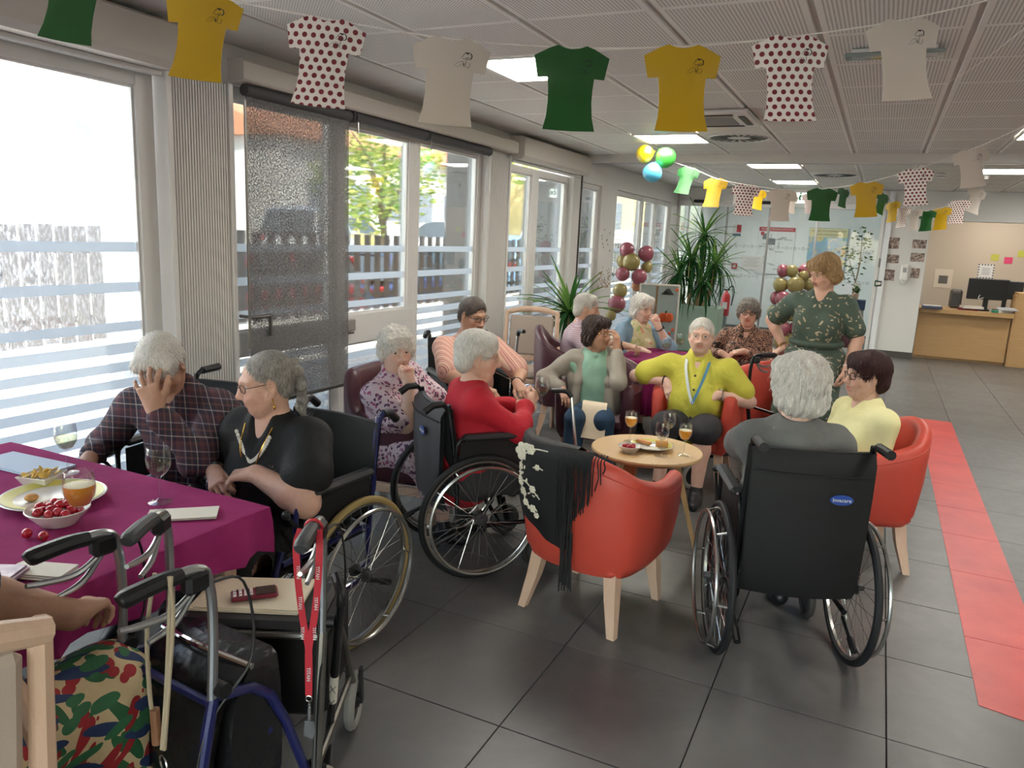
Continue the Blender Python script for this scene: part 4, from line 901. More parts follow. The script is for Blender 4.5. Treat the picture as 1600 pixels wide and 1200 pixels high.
def leg4(t, pts, r0=.03, r1=.017, z=.28, m=None):
    for (a, b), (c, d) in pts:
        P = np.array([(a, b, z), (a*.6+c*.4, b*.6+d*.4, z*.5), (c, d, 0)])
        mb = MB(); rows = []
        for q, r in zip(P, (r0, (r0+r1)/2+.002, r1)): rows.append([q+V(s*r, u*r, 0) for s, u in ((-1, -1), (1, -1), (1, 1), (-1, 1))])
        mb.grid(np.array(rows), closed_v=True); mb.add(np.array(rows[-1]), [(0, 1, 2, 3)]); mb.add(np.array(rows[0]), [(0, 1, 2, 3)]); mb.build('leg', m or BEECH, t, smooth=False)
def tub_chair(label, mt, loc, rz, grp, back=.78, arm=.62, name='tub_armchair'):
    t = thing(name, label, 'armchair', loc, rz, grp)
    plan = [(.27, .27), (.298, .12), (.303, -.06), (.272, -.215), (.15, -.29), (0, -.305), (-.15, -.29), (-.272, -.215), (-.303, -.06), (-.298, .12), (-.27, .27)]
    hf = lambda s: arm+(back-arm)*(.5-.5*math.cos(2*PI*min(max((s-.08)/.84, 0), 1)))
    ushell(plan, hf, .25, .89, .075, .40).build('shell', mt, t, auto=60)
    MB().box((0, .02, .385), (.44, .50, .11), bevel=.035).build('seat_cushion', mt, t); MB().box((0, .0, .295), (.42, .47, .09), bevel=.02).build('seat_base', mt, t)
    leg4(t, [((.185, .185), (.215, .22)), ((-.185, .185), (-.215, .22)), ((.175, -.175), (.225, -.235)), ((-.175, -.175), (-.225, -.235))], z=.30)
    sm = smooth_path([(x*.98, y*.98, 0) for x, y in plan], 7); L = np.linspace(0, 1, len(sm)); pp_ = np.array([[a[0]*(1.012), a[1]*(1.012), hf(l)-.05] for a, l in zip(sm, L)]); MB().tube(pp_, .0035, 5).build('welt', mt, t)
    return t
def bergere(label, mt, loc, rz, grp):
    t = thing('wing_armchair', label, 'armchair', loc, rz, grp)
    plan = [(.29, .30), (.305, .12), (.31, -.08), (.27, -.24), (.15, -.315), (0, -.33), (-.15, -.315), (-.27, -.24), (-.31, -.08), (-.305, .12), (-.29, .30)]
    def hf(s): d = min(s, 1-s); u = min(max((d-.24)/.14, 0), 1); return .64+.22*(u*u*(3-2*u))
    ushell(plan, hf, .27, .93, .085, .42).build('shell', mt, t, auto=60)
    MB().box((0, .03, .40), (.44, .54, .13), bevel=.04).build('seat_cushion', mt, t)
    for s in (-1, 1):
        MB().box((s*.265, .135, .652), (.085, .34, .022), bevel=.008).build('arm_cap', BEECH, t); MB().box((s*.285, .0, .245), (.03, .56, .05), bevel=.004).build('rail', BEECH, t, smooth=False)
    MB().box((0, .275, .245), (.54, .03, .05), bevel=.004).build('rail', BEECH, t, smooth=False); MB().box((0, -.28, .245), (.50, .03, .05), bevel=.004).build('rail', BEECH, t, smooth=False)
    leg4(t, [((s*.27, y), (s*.27, y+.02*(1 if y > 0 else -2))) for s in (-1, 1) for y in (.27, -.26)], z=.27, r0=.026, r1=.018)
    return t
tub_chair('coral tub armchair with its back to us, draped with a black shawl', CORAL, (-1.0, 3.08, 0), -.17, 'coral tub armchairs')
tub_chair('coral tub armchair of the dark-haired woman in pale yellow', CORAL, (.02, 4.36, 0), 1.85, 'coral tub armchairs')
tub_chair('coral tub armchair of the man in the yellow-green shirt', CORAL, (-1.03, 5.22, 0), PI+.06, 'coral tub armchairs', arm=.66)
tub_chair('empty coral tub armchair under the standing woman\'s hand', CORAL, (-.80, 6.22, 0), .55, 'coral tub armchairs')
bergere('burgundy armchair with pale wooden arm caps, by the roller blind', BURG, (-2.34, 3.56, 0), -1.45, 'burgundy armchairs')
tub_chair('burgundy tub armchair of the woman in the grey cardigan', BURG, (-1.71, 5.08, 0), PI+.20, 'burgundy armchairs', back=.80, arm=.66)
tub_chair('burgundy armchair of the man in the checked shirt', BURG, (-2.28, 5.93, 0), -1.2, 'burgundy armchairs', back=.90, arm=.68)
tub_chair('beige tub armchair of the woman in the brown patterned blouse', CREAM, (-1.02, 7.08, 0), PI+.1, 'beige armchairs')
tub_chair('beige tub armchair of the white-haired woman in blue', CREAM, (-1.92, 6.66, 0), PI+.6, 'beige armchairs')
def dining_chair(label, loc, rz, drape=False):
    t = thing('wooden_armchair', label, 'chair', loc, rz, 'pale wooden armchairs')
    MB().box((0, .0, .44), (.47, .46, .07), bevel=.03).build('seat', BEIGEF, t); MB().box((0, 0, .395), (.48, .46, .04), bevel=.004).build('seat_frame', BEECH, t)
    for s in (-1, 1):
        MB().tube([(s*.235, -.21, 0), (s*.235, -.215, .42), (s*.235, -.235, .62), (s*.23, -.30, .95)], [.019, .024, .024, .02], 8, smooth=4).build('back_post', BEECH, t)
        MB().tube([(s*.25, .21, 0), (s*.25, .215, .40), (s*.255, .20, .64)], [.018, .023, .02], 8, smooth=4).build('leg', BEECH, t)
        MB().tube([(s*.235, -.24, .655), (s*.265, .0, .67), (s*.265, .24, .65)], [.016, .021, .023], 8, smooth=4).build('armrest', BEECH, t)
    P = [(-.24, -.30, .93), (-.1, -.325, .965), (.1, -.325, .965), (.24, -.30, .93)]; MB().tube(P, [.024, .028, .028, .024], 10, smooth=4).build('top_rail', BEECH, t)
    MB().box((0, -.225, .53), (.45, .03, .05), R=rotx(.15), bevel=.006).build('lower_rail', BEECH, t)
    MB().box((0, -.262, .735), (.40, .035, .36), R=rotx(.21), bevel=.014).build('back_pad', BEIGEF, t)
    return t
dining_chair('empty pale wooden armchair with grey pads by the window', (-2.72, 6.05, 0), PI+.35)
c_ = dining_chair('pale wooden armchair in the lower left corner', (-1.56, .58, 0), 1.32)
# ================================================================== wheelchairs
SPOKE = mat('spoke_steel', '#b9b9b6', .22, .9); GREYT = mat('grey_tyre', '#3a3836', .7); BLKT = mat('black_tyre', '#17171a', .65); TANT = mat('tan_tyre', '#9a8350', .6); RIM = mat('rim_silver', '#b5b4b0', .25, .9); BLKF = mat('black_nylon', '#0a0a0c', .7, bump=(160, .2)); GREYF = mat('charcoal_nylon', '#2e2f33', .5, bump=(120, .15), var=.08); NAVY = mat('navy_frame', '#1d2158', .3, .2, coat=.5); BLKM = mat('black_frame', '#17171a', .3, .4); PADM = mat('armrest_pad', '#2a2a2c', .55)
def wheel_meshes(tyre):
    R = .305
    ty = MB().torus((0, 0, 0), R-.013, .0145, (1, 0, 0), 56, 10).mesh('wheel', tyre)
    rm = MB().lathe([(R-.028, -.011), (R-.024, -.011), (R-.024, .011), (R-.028, .011), (R-.036, .006), (R-.036, -.006)], 56, M=roty(PI/2), close=True).mesh('rim', RIM)
    sp = MB()
    for k in range(32):
        a = 2*PI*k/32; b = a+(.55 if k % 4 < 2 else -.55); x0 = .028 if k % 2 else -.028
        sp.tube([(x0, .025*math.cos(b), .025*math.sin(b)), (0, (R-.034)*math.cos(a), (R-.034)*math.sin(a))], .0013, 4)
    sp = sp.mesh('spokes', SPOKE)
    hb = MB().lathe([(0, -.045), (.014, -.045), (.016, -.03), (.03, -.028), (.03, -.024), (.013, -.02), (.013, .02), (.03, .024), (.03, .028), (.016, .03), (.014, .05), (.010, .055), (0, .056)], 16, M=roty(PI/2)).mesh('hub', DARKGR)
    hr = MB().torus((0, 0, 0), .262, .0085, (1, 0, 0), 56, 8)
    for k in range(6): a = 2*PI*k/6; hr.tube([(0, .262*math.cos(a), .262*math.sin(a)), (-.045, .277*math.cos(a), .277*math.sin(a))], .004, 5)
    return ty, rm, sp, hb, hr.mesh('handrim', RIM)
WMESH = {}
def wheelchair(label, loc, rz, frame_m, tyre, fabric, badge=None, foot=True, bag=True, curved=False, bk=1.):
    t = thing('wheelchair', label, 'wheelchair', loc, rz, 'wheelchairs'); HW = .262; Z = lambda z: z if z < .6 else .6+(z-.6)*bk
    if tyre.name not in WMESH: WMESH[tyre.name] = wheel_meshes(tyre)
    ty, rm, sp, hb, hr = WMESH[tyre.name]
    for s in (-1, 1):
        w_ = inst('wheel', ty, t, (s*HW, 0, .305), (0, 0, 0)); camb = inst('rim', rm, w_); inst('spokes', sp, w_); inst('hub', hb, w_, (0, 0, 0), (0, 0, 0 if s > 0 else PI)); inst('handrim', hr, w_, (s*.052, 0, 0), (0, 0, 0 if s > 0 else PI))
        # side frame
        f = MB(); x = s*.215
        f.tube([(x, -.10, .30), (x, -.11, .50), (x, -.135, Z(.72)), (x, -.16, Z(.93))], .0115, 8, smooth=3)
        f.tube([(x, -.10, .46), (x, .36, .46)], .0115, 8); f.tube([(x, -.10, .24), (x, .34, .24)], .0115, 8); f.tube([(x, .36, .51), (x, .40, .40), (x, .44, .18)], .0115, 8, smooth=4); f.tube([(x, .28, .5), (x, .28, .22)], .0115, 8); f.tube([(x, -.1, .305), (s*HW*.9, 0, .305)], .012, 8)
        f.build('side_frame', frame_m, t)
        MB().tube([(x, -.155, Z(.90)), (x, -.19, Z(.935)), (x, -.31, Z(.94))] if not curved else [(x, -.155, Z(.88)), (x, -.185, Z(.935)), (x, -.235, Z(.93)), (x, -.265, Z(.90))], .011, 8, smooth=4).build('push_handle', frame_m, t)
        MB().tube([(x, -.205, Z(.938)), (x, -.315, Z(.94))] if not curved else [(x, -.19, Z(.937)), (x, -.235, Z(.932)), (x, -.275, Z(.895))], [.017, .018] if not curved else [.017, .017, .018], 10).build('hand_grip', BLACKPL, t)
        ar = MB().tube([(s*.225, -.12, .60), (s*.235, -.10, .685), (s*.235, .06, .69), (s*.235, .26, .69), (s*.225, .30, .62), (s*.222, .29, .5)], .010, 8, smooth=3).build('arm_support', frame_m, t)
        MB().box((s*.238, .08, .695), (.055, .34, .032), bevel=.013).build('armrest_pad', PADM, t); MB().box((s*.222, .08, .60), (.006, .36, .15), bevel=.002).build('skirt_guard', BLKF, t)
        ft = inst('brake_lever', MB().bar((0, 0, 0), (.0, .03, .17), .012, .012).ball((0, .034, .19), .016).mesh('brake_lever', BLACKPL), t, (s*.24, .24, .50), (-.5, 0, 0))
        cw = MB().torus((s*.215, .33, .085), .07, .018, (1, 0, 0), 24, 8).build('caster', GREYT, t); MB().lathe([(0, -.02), (.025, -.02), (.06, -.008), (.06, .008), (.025, .02), (0, .02)], 16, M=roty(PI/2), c=(s*.215, .33, .085)).build('caster_hub', DARKGR, cw); MB().bar((s*.24, .335, .085), (s*.24, .30, .22), .012, .03).bar((s*.19, .335, .085), (s*.19, .30, .22), .012, .03).build('caster_fork', frame_m, cw)
        if foot: fp = MB().box((s*.10, .56, .11), (.16, .17, .012), R=rotx(.1), bevel=.004).build('footplate', BLACKPL, t); MB().tube([(s*.21, .43, .2), (s*.19, .50, .11), (s*.17, .56, .105)], .010, 8, smooth=3).build('hanger', frame_m, fp)
        tp = MB().tube([(x, -.10, .22), (x, -.22, .17)], .010, 7).tube([(x, -.19, .18), (x, -.245, .155)], .014, 8).build('tip_lever', BLACKPL, t)
    MB().tube([(-.2, .05, .47), (.2, .12, .25)], .011, 8).tube([(.2, .05, .47), (-.2, .12, .25)], .011, 8).build('cross_brace', frame_m, t)
    P = np.array([[(x_, y_, .455-.02*math.cos(x_/.215*PI/2)) for y_ in np.linspace(-.10, .34, 5)] for x_ in np.linspace(-.215, .215, 9)]); P2 = P-V(0, 0, .02); MB().grid(P).grid(P2).build('seat_sling', fabric, t)
    MB().box((0, .12, .46), (.40, .42, .04), bevel=.018).build('seat_cushion', BLKF, t)
    rows = []
    for z, y in ((.47, -.11), (.62, -.13), (.74, -.145), (.84, -.16), (.905, -.165)): rows.append([(x_, y-.03*math.cos(x_/.225*PI/2), Z(z)) for x_ in np.linspace(-.228, .228, 11)])
    rows = np.array(rows); MB().grid(rows).grid(rows+V(0, .022, 0)).grid(np.stack([rows[-1], rows[-1]+V(0, .022, 0)])).build('backrest', fabric, t)
    if bag:
        rows = []
        for z, y, k in ((.905, -.17, 1.), (.86, -.195, 1.), (.74, -.20, 1.), (.55, -.195, .98), (.38, -.185, .97), (.33, -.16, .95)): rows.append([(x_*k, y-.035*math.cos(x_/.225*PI/2)-.004*math.sin(9*x_+z*20), Z(z)) for x_ in np.linspace(-.222, .222, 15)])
        rows = np.array(rows); bg_ = MB().grid(rows).grid(rows+V(0, .02, 0)).build('back_pocket', fabric, t); MB().tube([(x_, -.205-.035*math.cos(x_/.225*PI/2), Z(.825)) for x_ in np.linspace(-.215, .215, 11)], .004, 5).build('pocket_seam', BLKF, bg_)
        if badge:
            bx, bz = badge
            b = MB(); y0 = -.205-.035*math.cos(bx/.225*PI/2)
            b.lathe([(0, .003), (.95, .003), (1, 0)], 24, M=np.diag([.042, .02, 1.])); b.v[0] = b.v[0]@rotx(PI/2).T+V(bx, y0-.002, bz); b.build('badge', mat('badge_blue', '#27479a', .4), bg_)
            lettering('lettering', 'Invacare', .020, FRAMEW, bg_, mat4(np.array([[1, 0, 0], [0, 0, -1], [0, 1, 0]], float), (bx, y0-.0065, bz)))
    return t
wheelchair('black wheelchair of the woman in the grey jumper, seen from behind', (-.20, 3.07, 0), .36, BLKM, BLKT, BLKF, (.10, .74))
wheelchair('wheelchair with charcoal back pocket under the woman in the red jumper', (-1.765, 3.20, 0), -.72, BLKM, BLKT, GREYF, (.07, .70), curved=True, bk=.76)
wheelchair('navy-framed wheelchair with tan tyres under the woman in black', (-1.95, 2.27, 0), PI-.06, NAVY, TANT, BLKF, bag=False, curved=True, foot=False, bk=.9)
wheelchair('dark wheelchair of the man in the plaid shirt at the table', (-2.58, 2.36, 0), PI+.12, BLKM, BLKT, BLKF, bag=False, foot=False)
wheelchair('dark wheelchair of the man in the striped shirt by the window', (-2.50, 4.52, 0), PI+.85, BLKM, BLKT, BLKF, bag=False, foot=False, curved=True)
# ================================================================== tables
def cloth_top(x0, x1, y0, y1, z, drop, corner=.04, wav=.02, seed=1):
    """tablecloth: flat top with softly waving drop on every side"""
    r = np.random.default_rng(seed); base = []
    n = 22
    per = [(x0+(x1-x0)*i/n, y0, 0) for i in range(n)]+[(x1, y0+(y1-y0)*i/n, 1) for i in range(n)]+[(x1-(x1-x0)*i/n, y1, 2) for i in range(n)]+[(x0, y1-(y1-y0)*i/n, 3) for i in range(n)]
    nv = {0: V(0, -1, 0), 1: V(1, 0, 0), 2: V(0, 1, 0), 3: V(-1, 0, 0)}; rings = []
    for lv, (d, o) in enumerate(((0, -.02), (.0, 0.), (.012, .008), (.3, .02), (.65, .03), (1., .036))):
        ring = []
        for k, (x, y, s) in enumerate(per):
            q = k/n; c = abs((q+.5) % 1-.5) < .0  # corner flag unused
            nn = nv[s]
            fk = k % n
            if fk == 0: nn = nrm(nv[s]+nv[(s-1) % 4])*1.25
            w_ = wav*math.sin(k*1.7+1.3*math.sin(k*.6+seed))*d
            dr = drop if np.isscalar(drop) else drop[s]
            if fk == 0: dr = max(dr, drop[(s-1) % 4] if not np.isscalar(drop) else dr)*1.12
            elif fk <= 2 or fk >= n-2: dr = dr*1.0
            ring.append(V(x, y, z-d*dr)+nn*(o+w_*1.0))
        rings.append(ring)
    rings = np.array(rings); m = MB().grid(rings, closed_v=True); m.add(rings[0], [tuple(range(len(per)))])
    return m
def fabric(name, c1, c2, rough=.7, s=40):
    if name in MATS: return MATS[name]
    t = NT(name); v = t.coord(); n = t.noise(v, 5, 4, .6); t.base(t.ramp(n, (.3, c1), (.7, c2))); t.b.inputs['Roughness'].default_value = .9; t.b.inputs['Specular IOR Level'].default_value = .15
    t.bump(t.math('ADD', t.noise(v, 7, 3, .5, .6), t.math('MULTIPLY', t.noise(v, s*5, 2), .15)), .35, .012); MATS[name] = t.m; return t.m
MAG = fabric('magenta_cloth', '#86245a', '#9b3169'); PLUM = fabric('plum_cloth', '#6a1642', '#7d1d50')
tt = thing('dining_table', 'square dining table under the magenta tablecloth', 'table', (-2.32, 1.16, 0))
MB().box((0, 0, .725), (1.28, 1.12, .03), bevel=.004).build('table_top', OAK, tt)
for sx in (-1, 1):
    for sy in (-1, 1): MB().box((sx*.56, sy*.48, .355), (.06, .06, .71), bevel=.006).build('leg', BEECH, tt)
tag(cloth_top(-2.98, -1.665, .585, 1.735, .747, [.2, .13, .14, .2], seed=2, wav=.028).build('tablecloth', MAG, auto=60), 'magenta cloth covering the foreground table', 'tablecloth')
tt = thing('side_table', 'small table under the plum cloth between the seated guests', 'table', (-1.52, 6.02, 0)); MB().box((0, 0, .70), (.52, .7, .03)).build('table_top', OAK, tt, smooth=False)
for sx in (-1, 1):
    for sy in (-1, 1): MB().box((sx*.22, sy*.3, .345), (.045, .045, .69)).build('leg', BEECH, tt, smooth=False)
tag(cloth_top(-1.80, -1.24, 5.65, 6.39, .722, [.42, .3, .3, .3], seed=5).build('tablecloth', PLUM, auto=60), 'plum cloth hanging low over the small table', 'tablecloth')
RT = (-1.0, 3.82); ZT = .55
t = thing('coffee_table', 'round pale oak coffee table with splayed legs', 'table', (RT[0], RT[1], 0))
MB().lathe([(0, ZT-.026), (.27, ZT-.026), (.29, ZT-.018), (.293, ZT-.008), (.288, ZT), (0, ZT)], 48).build('table_top', OAKT, t)
for k in range(3):
    a = .35+2*PI*k/3; d = V(math.cos(a), math.sin(a), 0); rows = []
    for z, rr_, wd in ((ZT-.027, .15, .03), (0, .30, .015)):
        F = [V(0, 0, z)+d*rr_+d*s*wd*.6+V(-d[1], d[0], 0)*u*wd for s, u in ((-1, -1), (1, -1), (1, 1), (-1, 1))]; rows.append(F)
    m = MB().grid(np.array(rows), closed_v=True); m.add(np.array(rows[-1]), [(0, 1, 2, 3)]); m.build('leg', OAKT, t, smooth=False)
# ================================================================== glasses, plates, food
TG = NT('table_glass'); TG.t.nodes.remove(TG.b); a_ = TG.n('BsdfTransparent'); b_ = TG.n('BsdfGlossy'); b_.inputs['Roughness'].default_value = .03; lw = TG.n('LayerWeight'); lw.inputs[0].default_value = .35; mx_ = TG.n('MixShader'); TG.l(TG.math('MULTIPLY_ADD', lw.outputs['Facing'], .34, .03), mx_.inputs[0]); TG.l(a_.outputs[0], mx_.inputs[1]); TG.l(b_.outputs[0], mx_.inputs[2]); TG.l(mx_.outputs[0], TG.out.inputs[0]); a_.inputs[0].default_value = (.96, .97, .97, 1)
TGM = TG.m; OJ = mat('orange_juice', '#f2a01c', .3, coat=.3); FOAM = mat('juice_foam', '#e8d9b8', .6)
def liq(name, c, al):
    t = NT(name); t.t.nodes.remove(t.b); a = t.n('BsdfTransparent'); a.inputs[0].default_value = c; g = t.n('BsdfGlossy'); g.inputs['Roughness'].default_value = .05; m = t.n('MixShader'); m.inputs[0].default_value = al; t.l(a.outputs[0], m.inputs[1]); t.l(g.outputs[0], m.inputs[2]); t.l(m.outputs[0], t.out.inputs[0]); return t.m
WINE = liq('white_wine', (.88, .88, .72, 1), .06)
def wine_glass(label, x, y, z, content=None, s=1., level=.55, grp='wine glasses'):
    t = thing('wine_glass', label, 'glass', (x, y, z), 0, grp); t.scale = (s, s, s)
    pr = [(0, .001), (.034, .001), (.035, .003), (.012, .008), (.0045, .018), (.004, .075), (.008, .085), (.022, .095), (.034, .115), (.037, .135), (.035, .16), (.032, .178)]
    inn = [(r-.0012, z_+.0005) for r, z_ in pr[::-1] if z_ > .084]
    MB().lathe(pr+inn+[(0, .0875)], 28).build('glass_body', TGM, t)
    if content:
        zt = .089+(.178-.089)*level; L = [(0, .0885)]+[(r-.002, z_) for r, z_ in pr if .09 < z_ < zt]; rt = np.interp(zt, [p[1] for p in pr[6:]], [p[0] for p in pr[6:]])-.002
        lq = MB().lathe(L+[(rt, zt), (0, zt)], 24).build('juice' if content == 'oj' else 'wine', OJ if content == 'oj' else WINE, t)
        if content == 'oj': MB().lathe([(0, zt+.003), (rt*.8, zt+.002), (rt*.98, zt)], 20).build('foam', FOAM, lq)
    return t
ZT1 = .749
wine_glass('wine glass with white wine beside the pale blue napkin', -2.45, 1.61, ZT1, 'wine', 1.0, .5)
wine_glass('wine glass with white wine in front of the woman in black', -1.96, 1.58, ZT1, 'wine', 1.02, .5)
wine_glass('glass of orange juice on the magenta tablecloth', -1.89, 1.27, ZT1, 'oj', 1.12, .62)
wine_glass('orange juice glass at the left of the round table', -1.12, 3.90, ZT, 'oj', .95, .6); wine_glass('orange juice glass at the right of the round table', -.80, 3.80, ZT, 'oj', .95, .6)
wine_glass('empty wine glass nearer to us on the round table', -.90, 3.72, ZT, None, 1.0); wine_glass('wine glass standing behind the empty one on the round table', -.93, 3.98, ZT, 'wine', 1.0, .35)
wine_glass('left wine glass on the plum cloth', -1.42, 5.76, .724, 'wine', 1.0, .5); wine_glass('right wine glass on the plum cloth', -1.40, 6.12, .724, 'wine', 1.0, .5)
PORC = mat('porcelain', '#ddd8cf', .25, coat=.3); YEL = mat('yellow_rim', '#c9bd5c', .35); BREAD = mat('pastry', '#c08a4a', .7, bump=(60, .4), var=.25, vscale=40); TOM = mat('cherry_tomato', '#b01226', .22, coat=.4); CHIP = mat('crisps', '#d9b25a', .6, var=.2, vscale=60)
def plate(label, x, y, z, R):
    t = thing('plate', label, 'plate', (x, y, z)); MB().lathe([(0, .004), (R*.62, .004), (R*.68, .008), (R*.98, .02), (R, .022), (R*.98, .024), (R*.66, .012), (R*.6, .008), (0, .008)], 40).build('dish', PORC, t); MB().lathe([(R*.72, .0155), (R*.94, .0238)], 40).build('yellow_rim', YEL, t); return t
def bowl(label, x, y, z, R, h): t = thing('bowl', label, 'bowl', (x, y, z)); MB().lathe([(0, 0), (R*.55, 0), (R*.6, .006), (R*.9, h*.75), (R, h), (R*.97, h+.002), (R*.86, h*.72), (R*.52, .012), (0, .01)], 36).build('dish', PORC, t); return t
plate('oval yellow-rimmed plate with bread beside the tomato bowl', -2.24, 1.42, ZT1, .15); bowl('white bowl of cherry tomatoes on the magenta cloth', -2.06, 1.315, ZT1, .085, .045)
rr = random.Random(8)
def tomato(lab, x, y, z, r=.0125, grp='cherry tomatoes'): o = MB().ball((0, 0, 0), (r*1.15, r, r), 12, 8).build('cherry_tomato', TOM, None, loc=(x, y, z), rz=rr.uniform(0, 6)); st_ = MB().ball((r*1.1, 0, 0), (.002, .003, .003), 6, 4).build('stem_scar', YG[1], o); return tag(o, lab, 'tomato', grp)
for k in range(18):
    a, d = k*2.4, .058*math.sqrt((k+.5)/18); tomato('cherry tomato heaped in the white bowl', -2.06+d*math.cos(a), 1.315+d*math.sin(a), ZT1+.038+.014*(1-d/.058)+(.008 if k % 3 == 0 else 0), .0135, 'tomatoes in the foreground bowl')
tomato('loose cherry tomato left of its twin on the cloth', -2.03, 1.205, ZT1+.013, .014); tomato('loose cherry tomato nearer the orange juice', -1.975, 1.215, ZT1+.013, .014)
t = thing('crisp_bowl', 'small square white bowl of crisps on the magenta cloth', 'bowl', (-2.40, 1.49, ZT1), .3)
P = [[(sx*w_, sy*w_, z) for sx, sy in ((-1, -1), (1, -1), (1, 1), (-1, 1))] for w_, z in ((.035, 0), (.055, .04), (.053, .041), (.034, .008))]; m = MB().grid(np.array(P), closed_v=True); m.add(np.array(P[0]), [(0, 1, 2, 3)]); m.add(np.array(P[-1]), [(0, 1, 2, 3)]); m.build('dish', PORC, t, smooth=False)
m = MB()
for k in range(26): m.ball((rr.uniform(-.04, .04), rr.uniform(-.04, .04), .038+rr.uniform(0, .012)), (.014, .011, .003), 7, 4, rotx(rr.uniform(-1, 1))@roty(rr.uniform(-1, 1)))
o = m.build('crisps', CHIP, t); o['kind'] = 'stuff'
for k, (x, y) in enumerate(((-2.17, 1.47), (-2.27, 1.37))): t = thing('bread_slice', ['crust of bread on the far side of the yellow-rimmed plate', 'crumb of bread on the near side of the yellow-rimmed plate'][k], 'bread', (x, y, ZT1+.012), k); MB().ball((0, 0, .008), (.035-.015*k, .02, .012), 12, 7).build('crumb', BREAD, t); MB().torus((0, 0, .006), .022-.008*k, .004, seg=16, ts=5).build('crust', mat('crust', '#8a5a2c', .7), t)
NAP = mat('paper_napkin', '#dcd6ca', .8, bump=(60, .2)); NAPB = mat('blue_napkin', '#b9c6d8', .8, bump=(60, .2))
def napkin(label, x, y, z, w_, l, rz, m=NAP, layers=3):
    t = thing('napkin', label, 'napkin', (x, y, z), rz, 'paper napkins')
    for k in range(layers): MB().box((.004*k, .003*k, .002+.0035*k), (w_-.006*k, l-.004*k, .003), R=rotx(.006*k)@roty(-.008*k)).build('fold', m, t, smooth=False)
    return t
napkin('pale blue folded napkin at the far left of the table', -2.66, 1.585, ZT1, .34, .15, .05, NAPB, 2); napkin('white folded napkin in front of the woman in black', -1.82, 1.545, ZT1, .10, .2, -.85, NAP, 2); napkin('crumpled white napkin under the walker grip', -1.80, 1.085, ZT1, .16, .08, .35)
plate('yellow-rimmed plate with rolled pastry on the round table', -.98, 3.84, ZT, .115)
t = thing('pastry_roll', 'rolled pastry slice on the plate of the round table', 'pastry', (-.93, 3.85, ZT+.012), .4); MB().tube([(-.03, 0, .018), (.03, 0, .018)], .018, 12).build('roll', BREAD, t); MB().tube([(.031, .014*math.cos(q*.9)*(1-q*.1), .018+.014*math.sin(q*.9)*(1-q*.1)) for q in range(9)], .002, 5).build('spiral', mat('chocolate', '#4a2c1c', .6), t)
t = thing('toast', 'strip of toast on the plate of the round table', 'toast', (-1.03, 3.86, ZT+.012), -.3); MB().box((0, 0, .008), (.09, .03, .014), bevel=.005).build('crumb', BREAD, t); MB().box((0, 0, .016), (.08, .022, .004), bevel=.001).build('topping', mat('salmon_topping', '#d98a5a', .5), t)
bowl('white bowl of cherry tomatoes on the round table', -1.06, 3.70, ZT, .06, .035)
for k in range(6): a = k*2.4; d = .03*math.sqrt((k+.5)/6); tomato('cherry tomato in the round table bowl', -1.06+d*math.cos(a), 3.70+d*math.sin(a), ZT+.030, .012, 'tomatoes in the round table bowl')
# ================================================================== rollators, canes
def rollator(label, loc, rz, fm, bag_col, seat=True, h=.90, grip=BLACKPL, tubem=ALU, w_=.23, ly=1.):
    t = thing('rollator', label, 'walker', loc, rz, 'rollators')
    for s in (-1, 1):
        x = s*w_
        MB().tube([(x, -.22, .12), (x, -.16, .45), (x, -.13, .58)], .014, 10, smooth=3).tube([(x, .28*ly, .14), (x, .05*ly, .50), (x, -.13, .58)], .013, 10, smooth=3).tube([(x, -.20, .22), (x, .24*ly, .22)], .010, 8).build('side_frame', fm, t)
        hd = MB().tube([(x, -.135, .55), (x, -.125, .74), (x, -.13, h-.05), (x, -.16, h), (x, -.30, h+.005)], .0115, 10, smooth=5).build('handle_tube', tubem, t)
        MB().tube([(x, -.20, h+.001), (x, -.25, h+.004), (x, -.32, h), (x, -.335, h-.004)], [.017, .019, .02, .015], 10, smooth=3).build('hand_grip', grip, hd)
        MB().box((x, -.165, h-.025), (.036, .06, .05), bevel=.01).build('brake_housing', BLACKPL, hd)
        MB().tube([(x, -.17, h-.045), (x, -.23, h-.075), (x, -.30, h-.07), (x, -.34, h-.062)], [.006, .008, .008, .006], 8, smooth=4).tube([(x, -.17, h-.05), (x, -.22, h-.10), (x, -.28, h-.115)], [.006, .008, .006], 8, smooth=4).build('brake_lever', ALU, hd)
        MB().tube([(x, -.15, h-.04), (x*1.15, -.06, h-.06), (x*1.2, -.05, h-.25), (x*1.02, -.16, .5), (x, -.22, .2)], .0033, 6, smooth=6).build('brake_cable', BLACKPL, hd)
        MB().cyl((x-s*.018, -.12, .60), (x+s*.03, -.12, .60), .018, 12).build('clamp_knob', BLACKPL, hd)
        for y, rr_ in ((-.22, .095), (.28*ly, .095)):
            wh = MB().torus((x, y, rr_+.003), rr_-.018, .018, (1, 0, 0), 28, 8).build('wheel', mat('grey_rubber', '#8d8b86', .6), t); MB().lathe([(0, -.02), (.02, -.02), (.03, -.008), (.076, -.008), (.076, .008), (.03, .008), (.02, .02), (0, .02)], 20, M=roty(PI/2), c=(x, y, rr_+.003)).build('wheel_hub', BLACKPL, wh)
            MB().bar((x+s*.026, y, rr_), (x+s*.02, y+.01, .21), .010, .03).bar((x-s*.026, y, rr_), (x-s*.02, y+.01, .21), .010, .03).build('fork', BLACKPL, wh)
    MB().tube([(-w_, -.13, .56), (w_, -.13, .56)], .010, 8).build('cross_bar', fm, t); MB().tube([(-w_, .05*ly, .40), (w_, .05*ly, .40)], .009, 8).build('cross_bar', fm, t)
    if seat: MB().box((0, .0, .575), (w_*2-.03, .26, .035), bevel=.015).build('seat_board', BLACKPL, t)
    return t
